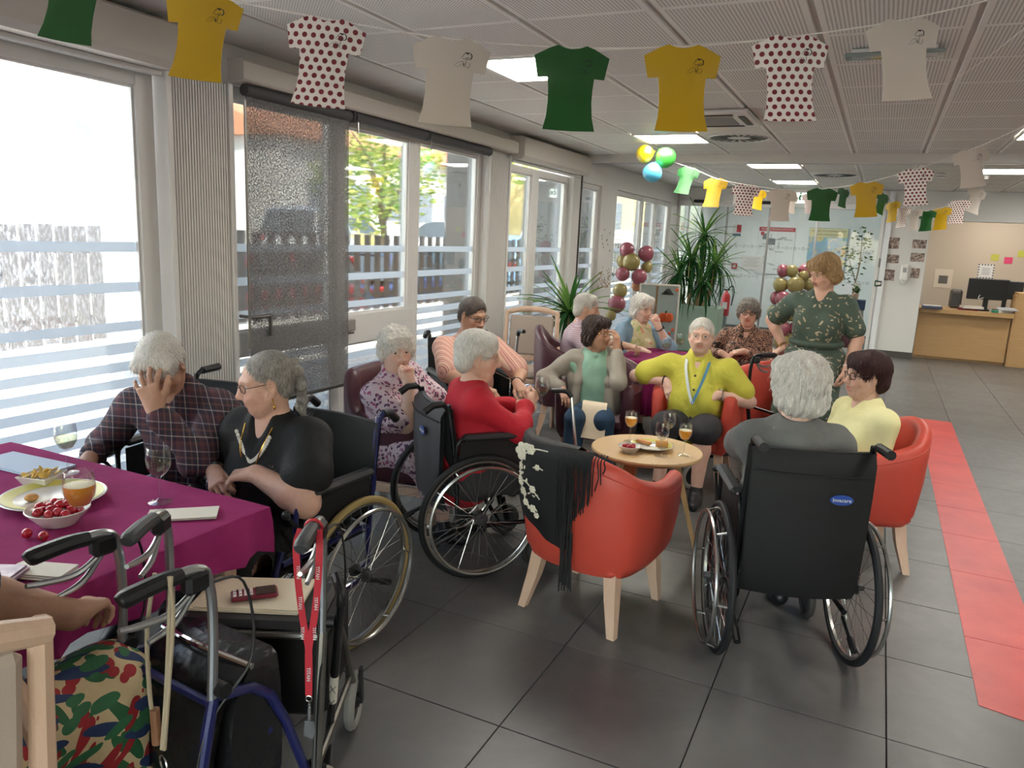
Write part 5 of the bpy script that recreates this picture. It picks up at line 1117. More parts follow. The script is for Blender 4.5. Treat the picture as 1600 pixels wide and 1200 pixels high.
ra = rollator('navy walker with silver handles parked against the table corner', (-1.385, 1.25, 0), -.08, NAVY, None, seat=False, w_=.165, ly=.62)
t = ra
rows = []
for z, y, w_ in ((.60, .02, .13), (.585, -.05, .15), (.52, -.11, .16), (.40, -.135, .165), (.28, -.125, .16), (.22, -.09, .14)): rows.append([(x_*w_/.18, y+.04*(x_/.18)**2+.008*math.sin(x_*30+z*20), z) for x_ in np.linspace(-.18, .18, 13)])
rows = np.array(rows); mb = MB().grid(rows); back = rows*V(1, 0, 1)+V(0, .07, 0); mb.grid(back); sh = np.stack([rows[0], back[0]]); mb.grid(sh); mb.grid(np.stack([rows[-1], back[-1]])); mb.grid(np.stack([rows[:, 0], back[:, 0]])); mb.grid(np.stack([rows[:, -1], back[:, -1]]))
bo = mb.build('shopping_bag', mat('black_shiny_leatherette', '#141416', .27, bump=(9, .5, .02)), t, auto=70)
fl_ = MB().grid(np.array([[(x_*1.03, y-.014+.04*(x_/.18)**2, z) for x_ in np.linspace(-.155, .155, 11)] for z, y in ((.607, .02), (.595, -.05), (.53, -.115), (.42, -.145), (.34, -.15))])).build('bag_flap', MATS['black_shiny_leatherette'], bo, auto=70)
MB().tube([(-.165, -.02, .60), (0, -.05, .62), (.165, -.02, .60)], .008, 8, smooth=4).build('bag_rail', CHROME, t)
rb = rollator('black walker with tray seat and a red lanyard on its handle', (-1.45, 1.49, 0), .45, mat('pewter_frame', '#6d6a64', .35, .7), None, grip=mat('soft_grey_grip', '#3b3c3f', .5), w_=.20)
MB().box((0, .06, .42), (.40, .30, .27), bevel=.02).build('under_seat_bag', BLKF, rb)
for s in (1,): MB().torus((s*.20, -.215, .902), .0205, .004, (0, 1, 0), 20, 6).build('red_band', mat('band_red', '#b3202a', .4), rb)
RB = np.array(Matrix.Translation((-1.45, 1.49, 0))@Matrix.Rotation(.45, 4, 'Z'))
def rbw(*p): return (RB@np.array([*p, 1.]))[:3]
# phone and napkins on the tray
q = rbw(-.03, .01, .5935); napkin('cream napkins spread on the walker tray', q[0], q[1], q[2], .30, .19, .45, mat('cream_napkin', '#d6c6ac', .8, bump=(50, .25)), 3)
q = rbw(-.02, -.01, .6065); t = thing('mobile_phone', 'red senior mobile phone with big keys on the walker tray', 'phone', tuple(q), -.75)
MB().box((0, 0, .007), (.058, .125, .013), bevel=.005).build('body', mat('phone_red', '#6f1c2c', .35), t); MB().box((0, .03, .0145), (.048, .052, .002)).build('screen', mat('phone_screen', '#141a1f', .08), t, smooth=False)
km = MB().box((0, 0, 0), (.011, .009, .003), bevel=.001).mesh('key', mat('phone_key', '#d8c9c6', .5), smooth=False)
for r in range(4):
    for c in range(3): inst('key', km, t, (-.015+.015*c, -.052+.0145*r, .0148))
# red lanyard with keys
LAN = mat('lanyard_red', '#b3192c', .6); q = rbw(.20, -.25, .90)
t = thing('lanyard', 'red lanyard with white lettering and a key clip on the walker handle', 'lanyard', tuple(q), .45)
def ribbon(pts, w_, up, n=6):
    p = smooth_path(pts, n); T = np.gradient(p, axis=0); S = np.cross(T, up); S /= np.linalg.norm(S, axis=1)[:, None]; a = p-S*w_/2; b = p+S*w_/2; n_ = nrm(np.cross(T[0], S[0]))*.001
    return MB().grid(np.stack([a, b], 1)).grid(np.stack([a+n_, b+n_], 1))
for s in (-1, 1):
    o = ribbon([(s*.022, .0, .012), (s*.028, -.02, -.03), (s*.022, -.02, -.14), (s*.01, -.02, -.24), (0, -.02, -.30), (0, -.022, -.42)], .017, V(0, 1, 0)).build('strap', LAN, t, auto=80)
    for k, z in enumerate((-.09, -.17, -.25)): lettering('lettering', 'TITAN', .012, FRAMEW, t, mat4(np.array([[0, 1, 0], [0, 0, -1], [-1, 0, 0]], float), (s*(.0235-.055*(-z-.09)), -.0225, z)))
lettering('lettering', 'TITAN', .013, FRAMEW, t, mat4(np.array([[0, 1, 0], [0, 0, -1], [-1, 0, 0]], float), (0, -.0242, -.36)))
MB().torus((0, -.022, -.428), .008, .0018, (0, 1, 0), 14, 5).torus((0, -.022, -.445), .007, .0018, (1, 0, 0), 14, 5).box((0, -.022, -.47), (.008, .005, .04), bevel=.002).build('clip', STEEL, t); MB().prism([(-.014, -.53), (.010, -.54), (.016, -.52), (.012, -.49), (-.010, -.488)], -.024, -.021, 'y').build('key_tag', STEEL, t, smooth=False)
# beige cord with keys on the other walker handle
RA = np.array(Matrix.Translation((-1.385, 1.25, 0))@Matrix.Rotation(-.08, 4, 'Z')); q = (RA@np.array([.165, -.24, .90, 1.]))[:3]; CORD = mat('beige_cord', '#a3937b', .7, bump=(200, .3)); t = thing('cord_lanyard', 'beige cord loop with wrapped knot and key ring on the walker handle', 'lanyard', tuple(q), .15)
MB().tube([(-.02, 0, .018), (-.028, -.02, -.1), (-.02, -.03, -.24), (-.008, -.03, -.34)], .0045, 8, smooth=5).tube([(.02, 0, .018), (.026, -.02, -.1), (.02, -.03, -.24), (.004, -.03, -.36)], .0045, 8, smooth=5).tube([(.015, 0, .018), (.034, -.015, -.06), (.03, -.03, -.2), (.010, -.03, -.36)], .0045, 8, smooth=5).build('cord', CORD, t)
MB().tube([(-.010, -.03, -.27), (-.008, -.03, -.35)], .010, 10).build('wrapped_knot', mat('brown_wrap', '#7a5236', .6, bump=(150, .5)), t); MB().torus((.006, -.03, -.395), .018, .002, (.5, 1, 0), 20, 5).build('key_ring', STEEL, t); MB().box((.0, -.03, -.455), (.03, .008, .08), bevel=.004).build('red_tag', mat('tag_red', '#c01a1e', .35), t); MB().box((.026, -.03, -.44), (.012, .003, .05), bevel=.001).build('key', STEEL, t)
# black cane leaning on the walker
t = thing('walking_cane', 'black adjustable cane with a white marked label leaning on the walker', 'cane', (-1.335, 1.575, 0))
a, b = V(.02, .02, .035), V(.17, -.10, .66)
MB().tube([a, b], .0125, 12).build('shaft', mat('cane_black', '#0f0f11', .22, coat=.5), t); MB().tube([a*.56+b*.44, a*.40+b*.60], .0133, 12).build('paper_label', mat('label_cream', '#cfc7b8', .6), t); MB().tube([a*.82+b*.18, a*.78+b*.22], .0134, 12).build('silver_band', STEEL, t)
d_ = nrm(b-a); nf = nrm(V(.6, -1, .2)-d_*(V(.6, -1, .2)@d_)); sx = np.cross(nf, d_); m = MB()
for q in (.45, .535):
    c = a*(1-q)+b*q+nf*.0142
    for s in (-1, 1): m.bar(c-sx*.008-d_*s*.014, c+sx*.008+d_*s*.014, .0016, .0016)
m.build('cross_marks', DARKGR, t, smooth=False); MB().lathe([(0, 0), (.022, 0), (.022, .02), (.016, .045), (0, .045)], 16, c=(.02, .02, 0)).build('rubber_foot', BLACKPL, t); MB().tube([b, b+V(.0, .0, .03), b+V(-.04, .03, .06)], .014, 10, smooth=3).build('handle', BLACKPL, t)
# rollator of the man in yellow, and one by the beige chair
rollator('black walker standing in front of the man in the yellow-green shirt', (-.62, 5.02, 0), 2.45, BLKM, None, tubem=BLKM, seat=False, w_=.22)
t = thing('walking_cane', 'grey crutch with black grip standing before the empty wooden armchair', 'cane', (-2.42, 5.05, 0)); MB().tube([(0, 0, .03), (.03, .02, .6), (.05, .02, .90)], .011, 10).build('shaft', ALU, t); MB().tube([(.05, .02, .9), (.07, 0, .935), (.13, -.05, .94)], .015, 10, smooth=4).build('handle', BLACKPL, t); MB().lathe([(0, 0), (.02, 0), (.014, .04), (0, .04)], 14).build('rubber_foot', BLACKPL, t)
# ================================================================== black shawl on the coral chair
def shawl_mat():
    t = NT('black_shawl'); t.base('#0d0d10'); t.b.inputs['Roughness'].default_value = .65; v = t.coord(); t.bump(t.math('ADD', t.noise(v, 14, 3), t.math('MULTIPLY', t.noise(v, 400, 2), .2)), .4, .008); return t.m
SHM = shawl_mat()
t = thing('shawl', 'black fringed shawl with cream embroidered flowers over the coral chair back', 'shawl', (-1.0, 3.08, 0), -.17)
def bx_(u, z, off=.012):
    """point on the outside of the chair back: u sideways -.3..+.3 (left +), z height"""
    h = .78; k = (z-.25)/(h-.037-.25); k = min(max(k, 0), 1); sc = .89+.11*k
    ua = max(-.285, min(.285, u)); yb = -.308*(1-.10*(ua/.3)**2-.38*max(0, (abs(ua)-.18)/.12)**2)
    return V(u, yb*sc-off-.012*math.sin(k*PI), z)
rows = []; us = np.linspace(-.29, .04, 18)
for i, u in enumerate(us):
    f = (u+.29)/.33; zlow = .52-.17*math.sin(min(1, f*1.05)*PI/2)**1.3 if f < .9 else .36; col = []
    zi = .60
    yb = bx_(u, .78, 0)[1]
    col.append(V(u, yb+.11, .60+.06*f)); col.append(V(u, yb+.10, .72)); col.append(V(u, yb+.085, .775)); col.append(V(u, yb+.045, .797)); col.append(V(u, yb+.0, .787)); 
    for z in np.linspace(.755, zlow, 12): col.append(bx_(u, z, .016+.006*math.sin(u*60)*(.78-z)*2))
    rows.append(col)
rows = np.array(rows); MB().grid(rows).grid(rows+V(0, -.0025, .001)).build('cloth', SHM, t, auto=80)
EMB = mat('cream_embroidery', '#d8d0bc', .7, bump=(300, .4))
def epos(u, z): return bx_(u, z, .0235)
def flower(u, z, r, n=6):
    m = MB(); c = epos(u, z)
    for k in range(n):
        a = 2*PI*k/n; p = epos(u+r*.6*math.cos(a), z+r*.6*math.sin(a)) if z+r < .775 else c+V(r*.6*math.cos(a), .0, r*.6*math.sin(a)); m.ball(p, (r*.42, .0025, r*.42), 8, 5)
    m.ball(c+V(0, -.001, 0), (r*.3, .004, r*.3), 8, 5); return m
for u, z, r in ((-.215, .735, .042), (-.17, .755, .024), (-.262, .70, .022), (-.235, .60, .020), (-.205, .565, .018), (-.15, .585, .017), (-.185, .52, .016), (-.145, .50, .018), (-.125, .475, .014), (-.255, .655, .016), (-.13, .685, .014)):
    flower(u, z, r).build('embroidered_flower', EMB, t)
for pts in ([(-.22, .71), (-.25, .65), (-.235, .60), (-.2, .56), (-.18, .52), (-.14, .49), (-.12, .47)], [(-.235, .6), (-.19, .61), (-.15, .585), (-.11, .55)], [(-.2, .73), (-.15, .76), (-.08, .765)], [(-.26, .66), (-.275, .62)], [(-.14, .69), (-.10, .68)]):
    MB().tube([epos(*p) for p in pts], .0028, 5, smooth=4).build('embroidered_stem', EMB, t)
for k in range(22):
    u, z = random.choice([(-.24, .66), (-.2, .58), (-.16, .53), (-.22, .63), (-.15, .72), (-.25, .61)]); u += random.uniform(-.035, .035); z += random.uniform(-.04, .04); MB().ball(epos(u, min(z, .76)), (.009, .002, .004), 8, 4, roty(random.uniform(0, 3))).build('embroidered_leaf', EMB, t)
fm = SHM
for k in range(46):
    f = k/45; u = -.02+.20*f; z0 = .775-.02*(1-f); Lh = .30*(1-f)**.7+.05
    if f > .75 and k % 3: continue
    q = [bx_(u, .783, .022)+V(0, .02, .012), bx_(u, z0, .03), bx_(u+random.uniform(-.006, .006), max(.30, z0-Lh*.5), .026), bx_(u+random.uniform(-.01, .01), max(.28, z0-Lh), .024)]
    MB().tube(q, .0028, 5, smooth=3).build('fringe', fm, t)
for k in range(24):
    u = .04+random.uniform(-.035, .02); z0 = random.uniform(.36, .74); q = [bx_(u, z0, .027+random.uniform(0, .012)), bx_(u-.005, z0-.12 if z0-.12 > .3 else .3, .03)]; e = bx_(u-.01, .3, .035); q += [V(e[0]+random.uniform(-.015, .015), e[1], random.uniform(.17, .24))]
    MB().tube(q, .003, 5, smooth=3).build('fringe', fm, t)
# ================================================================== people: smooth implicit bodies
class Sdf:
    """list of rounded cones and ellipsoids blended smoothly, meshed with surface nets"""
    def __init__(s): s.p = []
    def rc(s, a, b, ra, rb, k=.02, op='u'): s.p.append(('c', np.asarray(a, float), np.asarray(b, float), ra, rb, k, op)); return s
    def el(s, c, r, R=None, k=.02, op='u'): s.p.append(('e', np.asarray(c, float), np.asarray(r, float), R, None, k, op)); return s
    def chain(s, pts, rs, k=.01):
        for i in range(len(pts)-1): s.rc(pts[i], pts[i+1], rs[i], rs[i+1], k)
        return s
    def bounds(s):
        lo, hi = [], []
        for t, a, b, c, d, k, op in s.p:
            if op != 'u': continue
            if t == 'c': r = max(c, d); lo.append(np.minimum(a, b)-r); hi.append(np.maximum(a, b)+r)
            else: r = b.max(); lo.append(a-r); hi.append(a+r)
        return np.min(lo, 0), np.max(hi, 0)
    def field(s, lo, hi, h, disp=None):
        n = np.maximum(3, np.ceil((hi-lo)/h).astype(int)+1); ax = [lo[i]+np.arange(n[i])*h for i in range(3)]
        F = np.full(n, .05, np.float32)
        for t, a, b, c, d, k, op in s.p:
            if t == 'c': r = max(c, d); blo, bhi = np.minimum(a, b)-r, np.maximum(a, b)+r
            else: r = b.max(); blo, bhi = a-r, a+r
            m = k+.05 if op == 'u' else k+.01
            i0 = np.clip(np.floor((blo-m-lo)/h).astype(int), 0, n); i1 = np.clip(np.ceil((bhi+m-lo)/h).astype(int)+1, 0, n)
            if np.any(i1 <= i0): continue
            X, Y, Z = (ax[0][i0[0]:i1[0], None, None], ax[1][None, i0[1]:i1[1], None], ax[2][None, None, i0[2]:i1[2]])
            if t == 'c':
                ba = b-a; L = ba@ba+1e-12
                tt_ = np.clip(((X-a[0])*ba[0]+(Y-a[1])*ba[1]+(Z-a[2])*ba[2])/L, 0, 1)
                D = np.sqrt((X-a[0]-tt_*ba[0])**2+(Y-a[1]-tt_*ba[1])**2+(Z-a[2]-tt_*ba[2])**2)-(c+(d-c)*tt_)
            else:
                x, y, z = X-a[0], Y-a[1], Z-a[2]
                if c is not None: R = c; x, y, z = R[0, 0]*x+R[1, 0]*y+R[2, 0]*z, R[0, 1]*x+R[1, 1]*y+R[2, 1]*z, R[0, 2]*x+R[1, 2]*y+R[2, 2]*z
                k0 = np.sqrt((x/b[0])**2+(y/b[1])**2+(z/b[2])**2); k1 = np.sqrt((x/b[0]**2)**2+(y/b[1]**2)**2+(z/b[2]**2)**2)+1e-9; D = k0*(k0-1)/k1
            S = F[i0[0]:i1[0], i0[1]:i1[1], i0[2]:i1[2]]
            if op == 'u': hh = np.maximum(k-np.abs(S-D), 0)/k; S[...] = np.minimum(S, D)-hh*hh*k*.25
            else: hh = np.maximum(k-np.abs(S+D), 0)/k; S[...] = np.maximum(S, -D)+hh*hh*k*.25
        if disp is not None: F += disp(ax[0][:, None, None], ax[1][None, :, None], ax[2][None, None, :]).astype(np.float32)
        return F, ax
def nets(F, ax, h, lo, cut=None):
    """surface nets: returns verts, quads"""
    N = np.array(F.shape); S = F < 0; c = S[:-1, :-1, :-1].astype(np.int8)
    for d in ((1, 0, 0), (0, 1, 0), (0, 0, 1), (1, 1, 0), (1, 0, 1), (0, 1, 1), (1, 1, 1)): c = c+S[d[0]:N[0]-1+d[0], d[1]:N[1]-1+d[1], d[2]:N[2]-1+d[2]]
    act = np.argwhere((c > 0) & (c < 8)); idm = np.full(N-1, -1, np.int64); idm[act[:, 0], act[:, 1], act[:, 2]] = np.arange(len(act))
    co = [(i, j, k) for i in (0, 1) for j in (0, 1) for k in (0, 1)]; val = np.stack([F[act[:, 0]+i, act[:, 1]+j, act[:, 2]+k] for i, j, k in co], 1)
    P = np.zeros((len(act), 3)); W = np.zeros(len(act))
    for a in range(8):
        for b in range(a+1, 8):
            ca, cb = np.array(co[a]), np.array(co[b])
            if np.abs(ca-cb).sum() != 1: continue
            va, vb = val[:, a], val[:, b]; m = (va < 0) != (vb < 0); t = np.where(m, va/np.where(m, va-vb, 1), 0)
            P += np.where(m[:, None], ca+t[:, None]*(cb-ca), 0); W += m
    Vt = lo+h*(act+P/W[:, None]); Q = []
    for axn in range(3):
        o = [i for i in range(3) if i != axn]
        sl0 = [slice(1, -1)]*3; sl0[axn] = slice(0, -1); sl1 = [slice(1, -1)]*3; sl1[axn] = slice(1, None)
        a, b = S[tuple(sl0)], S[tuple(sl1)]; e = np.argwhere(a != b); off = np.array([1, 1, 1]); off[axn] = 0; e = e+off; inside = S[e[:, 0], e[:, 1], e[:, 2]]
        q = []
        for (u, v) in ((-1, -1), (0, -1), (0, 0), (-1, 0)):
            d = e.copy(); d[:, o[0]] += u; d[:, o[1]] += v; q.append(idm[d[:, 0], d[:, 1], d[:, 2]])
        q = np.stack(q, 1); flip = inside if axn != 1 else ~inside; q[~flip] = q[~flip][:, ::-1]; Q.append(q)
    Q = np.concatenate(Q); Q = Q[(Q >= 0).all(1)]
    if cut is not None: Q = Q[cut(Vt[Q].mean(1))]
    return Vt, Q
def sdf_mesh(sdf, h, lo=None, hi=None, cut=None, disp=None, pad=.012):
    if lo is None: lo, hi = sdf.bounds(); lo, hi = lo-pad, hi+pad
    F, ax = sdf.field(lo, hi, h, disp); return nets(F, ax, h, lo, cut)
def np_mesh(name, parts, mats, col=None):
    vs, qs, n = [], [], 0
    for v, q in parts:
        u, inv = np.unique(q, return_inverse=True); vs.append(v[u]); qs.append(inv.reshape(-1, 4)+n); n += len(u)
    v, q = np.concatenate(vs), np.concatenate(qs); me = bpy.data.meshes.new(name); me.vertices.add(len(v)); me.vertices.foreach_set('co', v.astype(np.float32).ravel())
    me.loops.add(q.size); me.loops.foreach_set('vertex_index', q.astype(np.int32).ravel()); me.polygons.add(len(q)); me.polygons.foreach_set('loop_start', np.arange(0, q.size, 4, dtype=np.int32))
    try: me.polygons.foreach_set('loop_total', np.full(len(q), 4, np.int32))
    except Exception: pass
    me.polygons.foreach_set('use_smooth', np.ones(len(q), bool))
    for m in (mats if isinstance(mats, list) else [mats]): me.materials.append(m)
    if col is not None:
        at = me.color_attributes.new('pigment', 'FLOAT_COLOR', 'POINT'); at.data.foreach_set('color', col(v).astype(np.float32).ravel())
    me.update(calc_edges=True); me.validate(); return me
def skin_mat(name, c):
    t = NT(name); v = t.coord(); at = t.n('VertexColor', layer_name='pigment')
    n = t.noise(v, 60, 4, .7); n2 = t.noise(v, 18, 3, .6)
    b = t.mix(t.ramp(n, (.4, 0.), (.75, .35)), lin(c), tuple(x*k for x, k in zip(lin(c)[:3], (.80, .66, .60)))+(1,)); b = t.mix(t.ramp(n2, (.45, 0.), (.8, .22)), b, lin('#c4907c'))
    t.base(t.mix(1., b, at.outputs[0], 'MULTIPLY')); t.b.inputs['Roughness'].default_value = .5; t.b.inputs['Subsurface Weight'].default_value = .0
    t.bump(t.math('ADD', t.noise(v, 120, 4, .7), t.math('MULTIPLY', t.noise(t.mapv(v, (1, 1, 3)), 45, 2), .8)), .22, .004); return t.m
SKINS = {'a': skin_mat('skin_fair', '#cfa590'), 'b': skin_mat('skin_tan', '#b48a72'), 'c': skin_mat('skin_pale', '#d6b09e')}
def hair_mat(name, c1, c2):
    if name in MATS: return MATS[name]
    t = NT(name); v = t.coord(); n = t.noise(t.mapv(v, (1, 1, .22)), 170, 3, .7, .6); n2 = t.noise(v, 24, 2)
    t.base(t.ramp(t.math('MULTIPLY_ADD', n2, .3, t.math('MULTIPLY', n, .7)), (.3, c1), (.68, c2))); t.b.inputs['Roughness'].default_value = .42; t.b.inputs['Specular IOR Level'].default_value = .35; t.bump(n, .7, .012); MATS[name] = t.m; return t.m
HAIR = {'white': hair_mat('white_hair', '#b3ada4', '#f3eee6'), 'silver': hair_mat('silver_hair', '#8a847c', '#ded8ce'), 'grey': hair_mat('grey_hair', '#4a4644', '#b5aea6'), 'darkgrey': hair_mat('dark_grey_hair', '#26211f', '#6a5f58'), 'brown': hair_mat('brown_hair', '#1f1412', '#43302a'), 'auburn': hair_mat('auburn_hair', '#1c0c0d', '#421f20'), 'blond': hair_mat('blond_hair', '#7a5c3c', '#c9a878'), 'salt': hair_mat('salt_pepper_hair', '#3a3735', '#a9a29a')}
EYEW = mat('eye_white', '#d8d0c8', .2); IRIS = mat('iris_brown', '#3b2a20', .15); IRISB = mat('iris_blue', '#4a6274', .15); LENS = TGM
def em_(iris):
    m = MB().ball((0, 0, 0), .0125, 14, 10); me = m.mesh('eye', [EYEW, iris, BLACKPL], recalc=True)
    for p in me.polygons:
        y = p.center.y/.0125
        p.material_index = 2 if y > .955 else 1 if y > .82 else 0
    return me
EYES = {'brown': em_(IRIS), 'blue': em_(IRISB)}
# --- hands ------------------------------------------------------------
def hand_sdf(S, wrist, fdir, pnorm, side, curl=.4, spread=.1, s=1., thumb=.5, bend=None):
    """wrist point, finger direction, palm normal (out of the palm), side +1 right / -1 left; curl 0 open .. 1 fist"""
    y = nrm(fdir); z = nrm(np.asarray(pnorm)-(np.asarray(pnorm)@y)*y); x = np.cross(y, z)*side   # x points to the thumb side
    w = np.asarray(wrist, float); P = lambda a, b, c: w+(x*a+y*b+z*c)*s
    k = .008
    S.rc(P(0, -.02, 0), P(.0, .03, .0), .024*s, .026*s, .02)
    for a0, a1 in ((-.026, -.030), (-.009, -.011), (.009, .010), (.022, .028)): S.rc(P(a0*.7, .015, 0), P(a1, .082, -.003), .0155*s, .0115*s, .016)
    S.rc(P(.022, .03, .008), P(.012, .06, .008), .016*s, .012*s, .02)
    cl = curl if isinstance(curl, (list, tuple)) else (curl,)*4
    # index, middle, ring, little
    for i, (a, L, r) in enumerate(((.029, (.040, .024, .020), .0088), (.0105, (.045, .028, .021), .0090), (-.011, (.041, .026, .020), .0085), (-.031, (.032, .020, .018), .0076))):
        ang = spread*(1.2, .35, -.5, -1.4)[i]; c = cl[i]; p = P(a, .084 if i in (1, 2) else .078, -.002); th = 0
        d0 = y*math.cos(ang)+x*math.sin(ang); pts = [p]
        for L_, b in zip(L, (c*1.25+.08, c*1.65+.1, c*1.1+.06)):
            th += b; pts.append(pts[-1]+(d0*math.cos(th)+z*math.sin(th))*L_*s)
        S.chain(pts, [r*s*1.12, r*s*1.02, r*s*.95, r*s*.82], k*.6)
    p0 = P(.020, .022, .006); d1 = nrm(x*(.75-.3*thumb)+y*.75+z*(.15+.5*thumb)); d2 = nrm(x*(.45-.75*thumb)+y*.85+z*(.15+.35*thumb)); d3 = nrm(x*(.3-.95*thumb)+y*.9+z*.25)
    p1 = p0+d1*.042*s; p2 = p1+d2*.034*s; p3 = p2+d3*.026*s
    S.chain([p0, p1, p2, p3], [.0165*s, .0118*s, .0105*s, .0085*s], .010)
    return w, P(0, .1, 0)
def ik(a, c, l1, l2, pole):
    a, c, pole = map(lambda q: np.asarray(q, float), (a, c, pole)); d = c-a; L = np.linalg.norm(d); Lm = (l1+l2)*.999
    if L > Lm: c = a+d/L*Lm; d = c-a; L = Lm
    x = (l1*l1-l2*l2+L*L)/(2*L); h = math.sqrt(max(0, l1*l1-x*x)); u = d/L; p = pole-a; p = nrm(p-(p@u)*u); return a+u*x+p*h, c
# --- head -------------------------------------------------------------
def head_sdf(S, o, R, s=1., male=False, jowl=.5, mouth=0., old=1.):
    T = lambda *p: np.asarray(o)+R@(np.array(p)*s)
    def el(c, r, k=.02, op='u', Rl=None): S.el(T(*c), np.array(r)*s, R if Rl is None else R@Rl, k*s, op)
    def rc(a, b, ra, rb, k=.015, op='u'): S.rc(T(*a), T(*b), ra*s, rb*s, k*s, op)
    el((0, -.014, .032), (.074, .094, .086)); el((0, .022, -.030), (.061, .066, .084), .03)
    el((0, .052, -.092), (.028+.006*male, .026, .022), .028)
    for q in (-1, 1):
        rc((q*.052, .004, -.048), (q*.022, .050, -.092), .022, .020, .03)
        el((q*.038, .056, -.028), (.026, .024, .026), .025)
        rc((q*.024, .080, -.046), (q*.032, .062, -.076), .011+.004*jowl, .013, .018)     # nasolabial / jowl
        rc((q*.014, .083, .026), (q*.046, .066, .024), .011, .009, .016)                   # brow
    rc((0, .078, .030), (0, .094, -.004), .011, .010, .014); rc((0, .094, -.004), (0, .107, -.029), .0095, .0130, .010)
    for q in (-1, 1): el((q*.0125, .098, -.034), (.0085, .011, .0085), .008)
    for q in (-1, 1):
        el((q*.032, .094, .006), (.018, .016, .012), .014, 's')
        rc((q*.018, .0815, .0125), (q*.045, .0735, .011), .0055, .0050, .006); rc((q*.019, .0800, -.0035), (q*.044, .0725, -.0045), .0060, .0060, .008)
    rc((-.020, .083, -.0600), (.020, .083, -.0600), .0065, .0065, .008); rc((-.017, .083, -.0715), (.017, .083, -.0715), .0075, .0075, .008)
    rc((-.0265, .080, -.0655), (0, .0915, -.0655), .0022, .0028+mouth*.006, .004, 's'); rc((.0265, .080, -.0655), (0, .0915, -.0655), .0022, .0028+mouth*.006, .004, 's')
    for q in (-1, 1):
        Rl = rotz(-q*.35)@rotx(-.15); el((q*.077, -.006, -.004), (.009, .020, .034), .008, 'u', Rl); el((q*.086, .0, -.002), (.006, .010, .019), .005, 's', Rl); el((q*.076, .002, -.034), (.008, .010, .011), .008)
    return T
def pigment(o, R, s, lip, brow, browc):
    o = np.asarray(o); lipc = np.array(lip)
    def f(v):
        p = (v-o)@R/s; c = np.ones((len(v), 4)); x, y, z = p.T
        m = np.exp(-((np.abs(x)/.021)**4+((z+.0655)/.011)**4))*(y > .066); c[:, :3] = c[:, :3]*(1-m[:, None])+lipc*m[:, None]
        ch = np.exp(-(((np.abs(x)-.042)/.02)**2+((z+.026)/.018)**2))*(y > .03)*.6; c[:, :3] *= 1-ch[:, None]*np.array([.02, .22, .24])
        ns = np.exp(-((x/.014)**2+((z+.028)/.014)**2))*(y > .085)*.5; c[:, :3] *= 1-ns[:, None]*np.array([.02, .2, .2])
        if brow > 0:
            b = np.exp(-(((np.abs(x)-.030)/.019)**4+((z-.0285+.06*np.maximum(0, np.abs(x)-.03))/.0045)**2))*(y > .05)*brow; c[:, :3] = c[:, :3]*(1-b[:, None])+np.array(browc)*b[:, None]
        e = np.exp(-(((np.abs(x)-.032)/.02)**2+((z+.012)/.008)**2))*(y > .05)*.35; c[:, :3] *= 1-e[:, None]*np.array([.15, .3, .25])
        return np.clip(c, 0, 2)
    return f
def strand_noise(o, R, s, amp, f1, f2, seed=0, curl=0.):
    r = np.random.default_rng(seed); ph = r.uniform(0, 6, 8)
    def d(X, Y, Z):
        x, y, z = X-o[0], Y-o[1], Z-o[2]; u, v, w_ = R[0, 0]*x+R[1, 0]*y+R[2, 0]*z, R[0, 1]*x+R[1, 1]*y+R[2, 1]*z, R[0, 2]*x+R[1, 2]*y+R[2, 2]*z
        an = np.arctan2(u, v+.02); el_ = np.arctan2(w_, np.sqrt(u*u+v*v))
        if curl > 0: return amp*(np.sin(f1*u+ph[0]+1.3*np.sin(f2*w_+ph[1]))+np.sin(f1*v+ph[2]+1.3*np.sin(f2*u+ph[3]))+np.sin(f1*w_+ph[4]+1.3*np.sin(f2*v+ph[5])))*.6
        return amp*(np.sin(f1*an+ph[0]+2.0*np.sin(f2*el_+ph[1]))+.6*np.sin(2.1*f1*an+ph[2]+3*el_))*np.cos(np.clip(el_*.85, -1.5, 1.5))
    return d
def strands(v, q, o, R, s, style, seed, n):
    """loose locks lying on the hair surface, combed away from the crown"""
    r = np.random.default_rng(seed+50); idx = np.unique(q); idx = idx[r.integers(0, len(idx), n)]; p = (v[idx]-o)@R/s
    nn = p-np.array([0, -.02, .015]); nn /= np.linalg.norm(nn, axis=1)[:, None]; d = p-np.array([.01, -.045, .13]) if style != 'braid' else np.array([0, -.13, .02])-p
    d = d-(d*nn).sum(1)[:, None]*nn; d /= np.linalg.norm(d, axis=1)[:, None]+1e-9; side_ = np.cross(nn, d)
    L = r.uniform(.016, .042, n) if style in ('short', 'bald') else r.uniform(.02, .05, n); cur = {'curly': 1.6, 'bob': .55}.get(style, .22)
    ang = r.normal(0, cur*.6, n); d = d*np.cos(ang)[:, None]+side_*np.sin(ang)[:, None]; side_ = np.cross(nn, d); lift = np.abs(r.normal(0, .004, n))*(2. if style in ('curly', 'bob') else 1.); k = r.normal(0, cur*14, n)
    w_ = r.uniform(.0009, .0022, n); rows = []
    for t in (0, .33, .67, 1.):
        c = p+d*(L*t)[:, None]+side_*(k*(L*t)**2)[:, None]+nn*(lift*math.sin(t*2.2)-.5*(L*t)**2/.09-.001)[:, None]; ww = (w_*(1-t*.85))[:, None]; rows.append(np.stack([c-side_*ww, c+side_*ww], 1))
    P = np.stack(rows, 1).reshape(n, 8, 3); vv = o+(P.reshape(-1, 3)*s)@R.T; b = (np.arange(n)*8)[:, None]; return vv, np.concatenate([b+np.array([[2*i, 2*i+1, 2*i+3, 2*i+2]]) for i in range(3)])
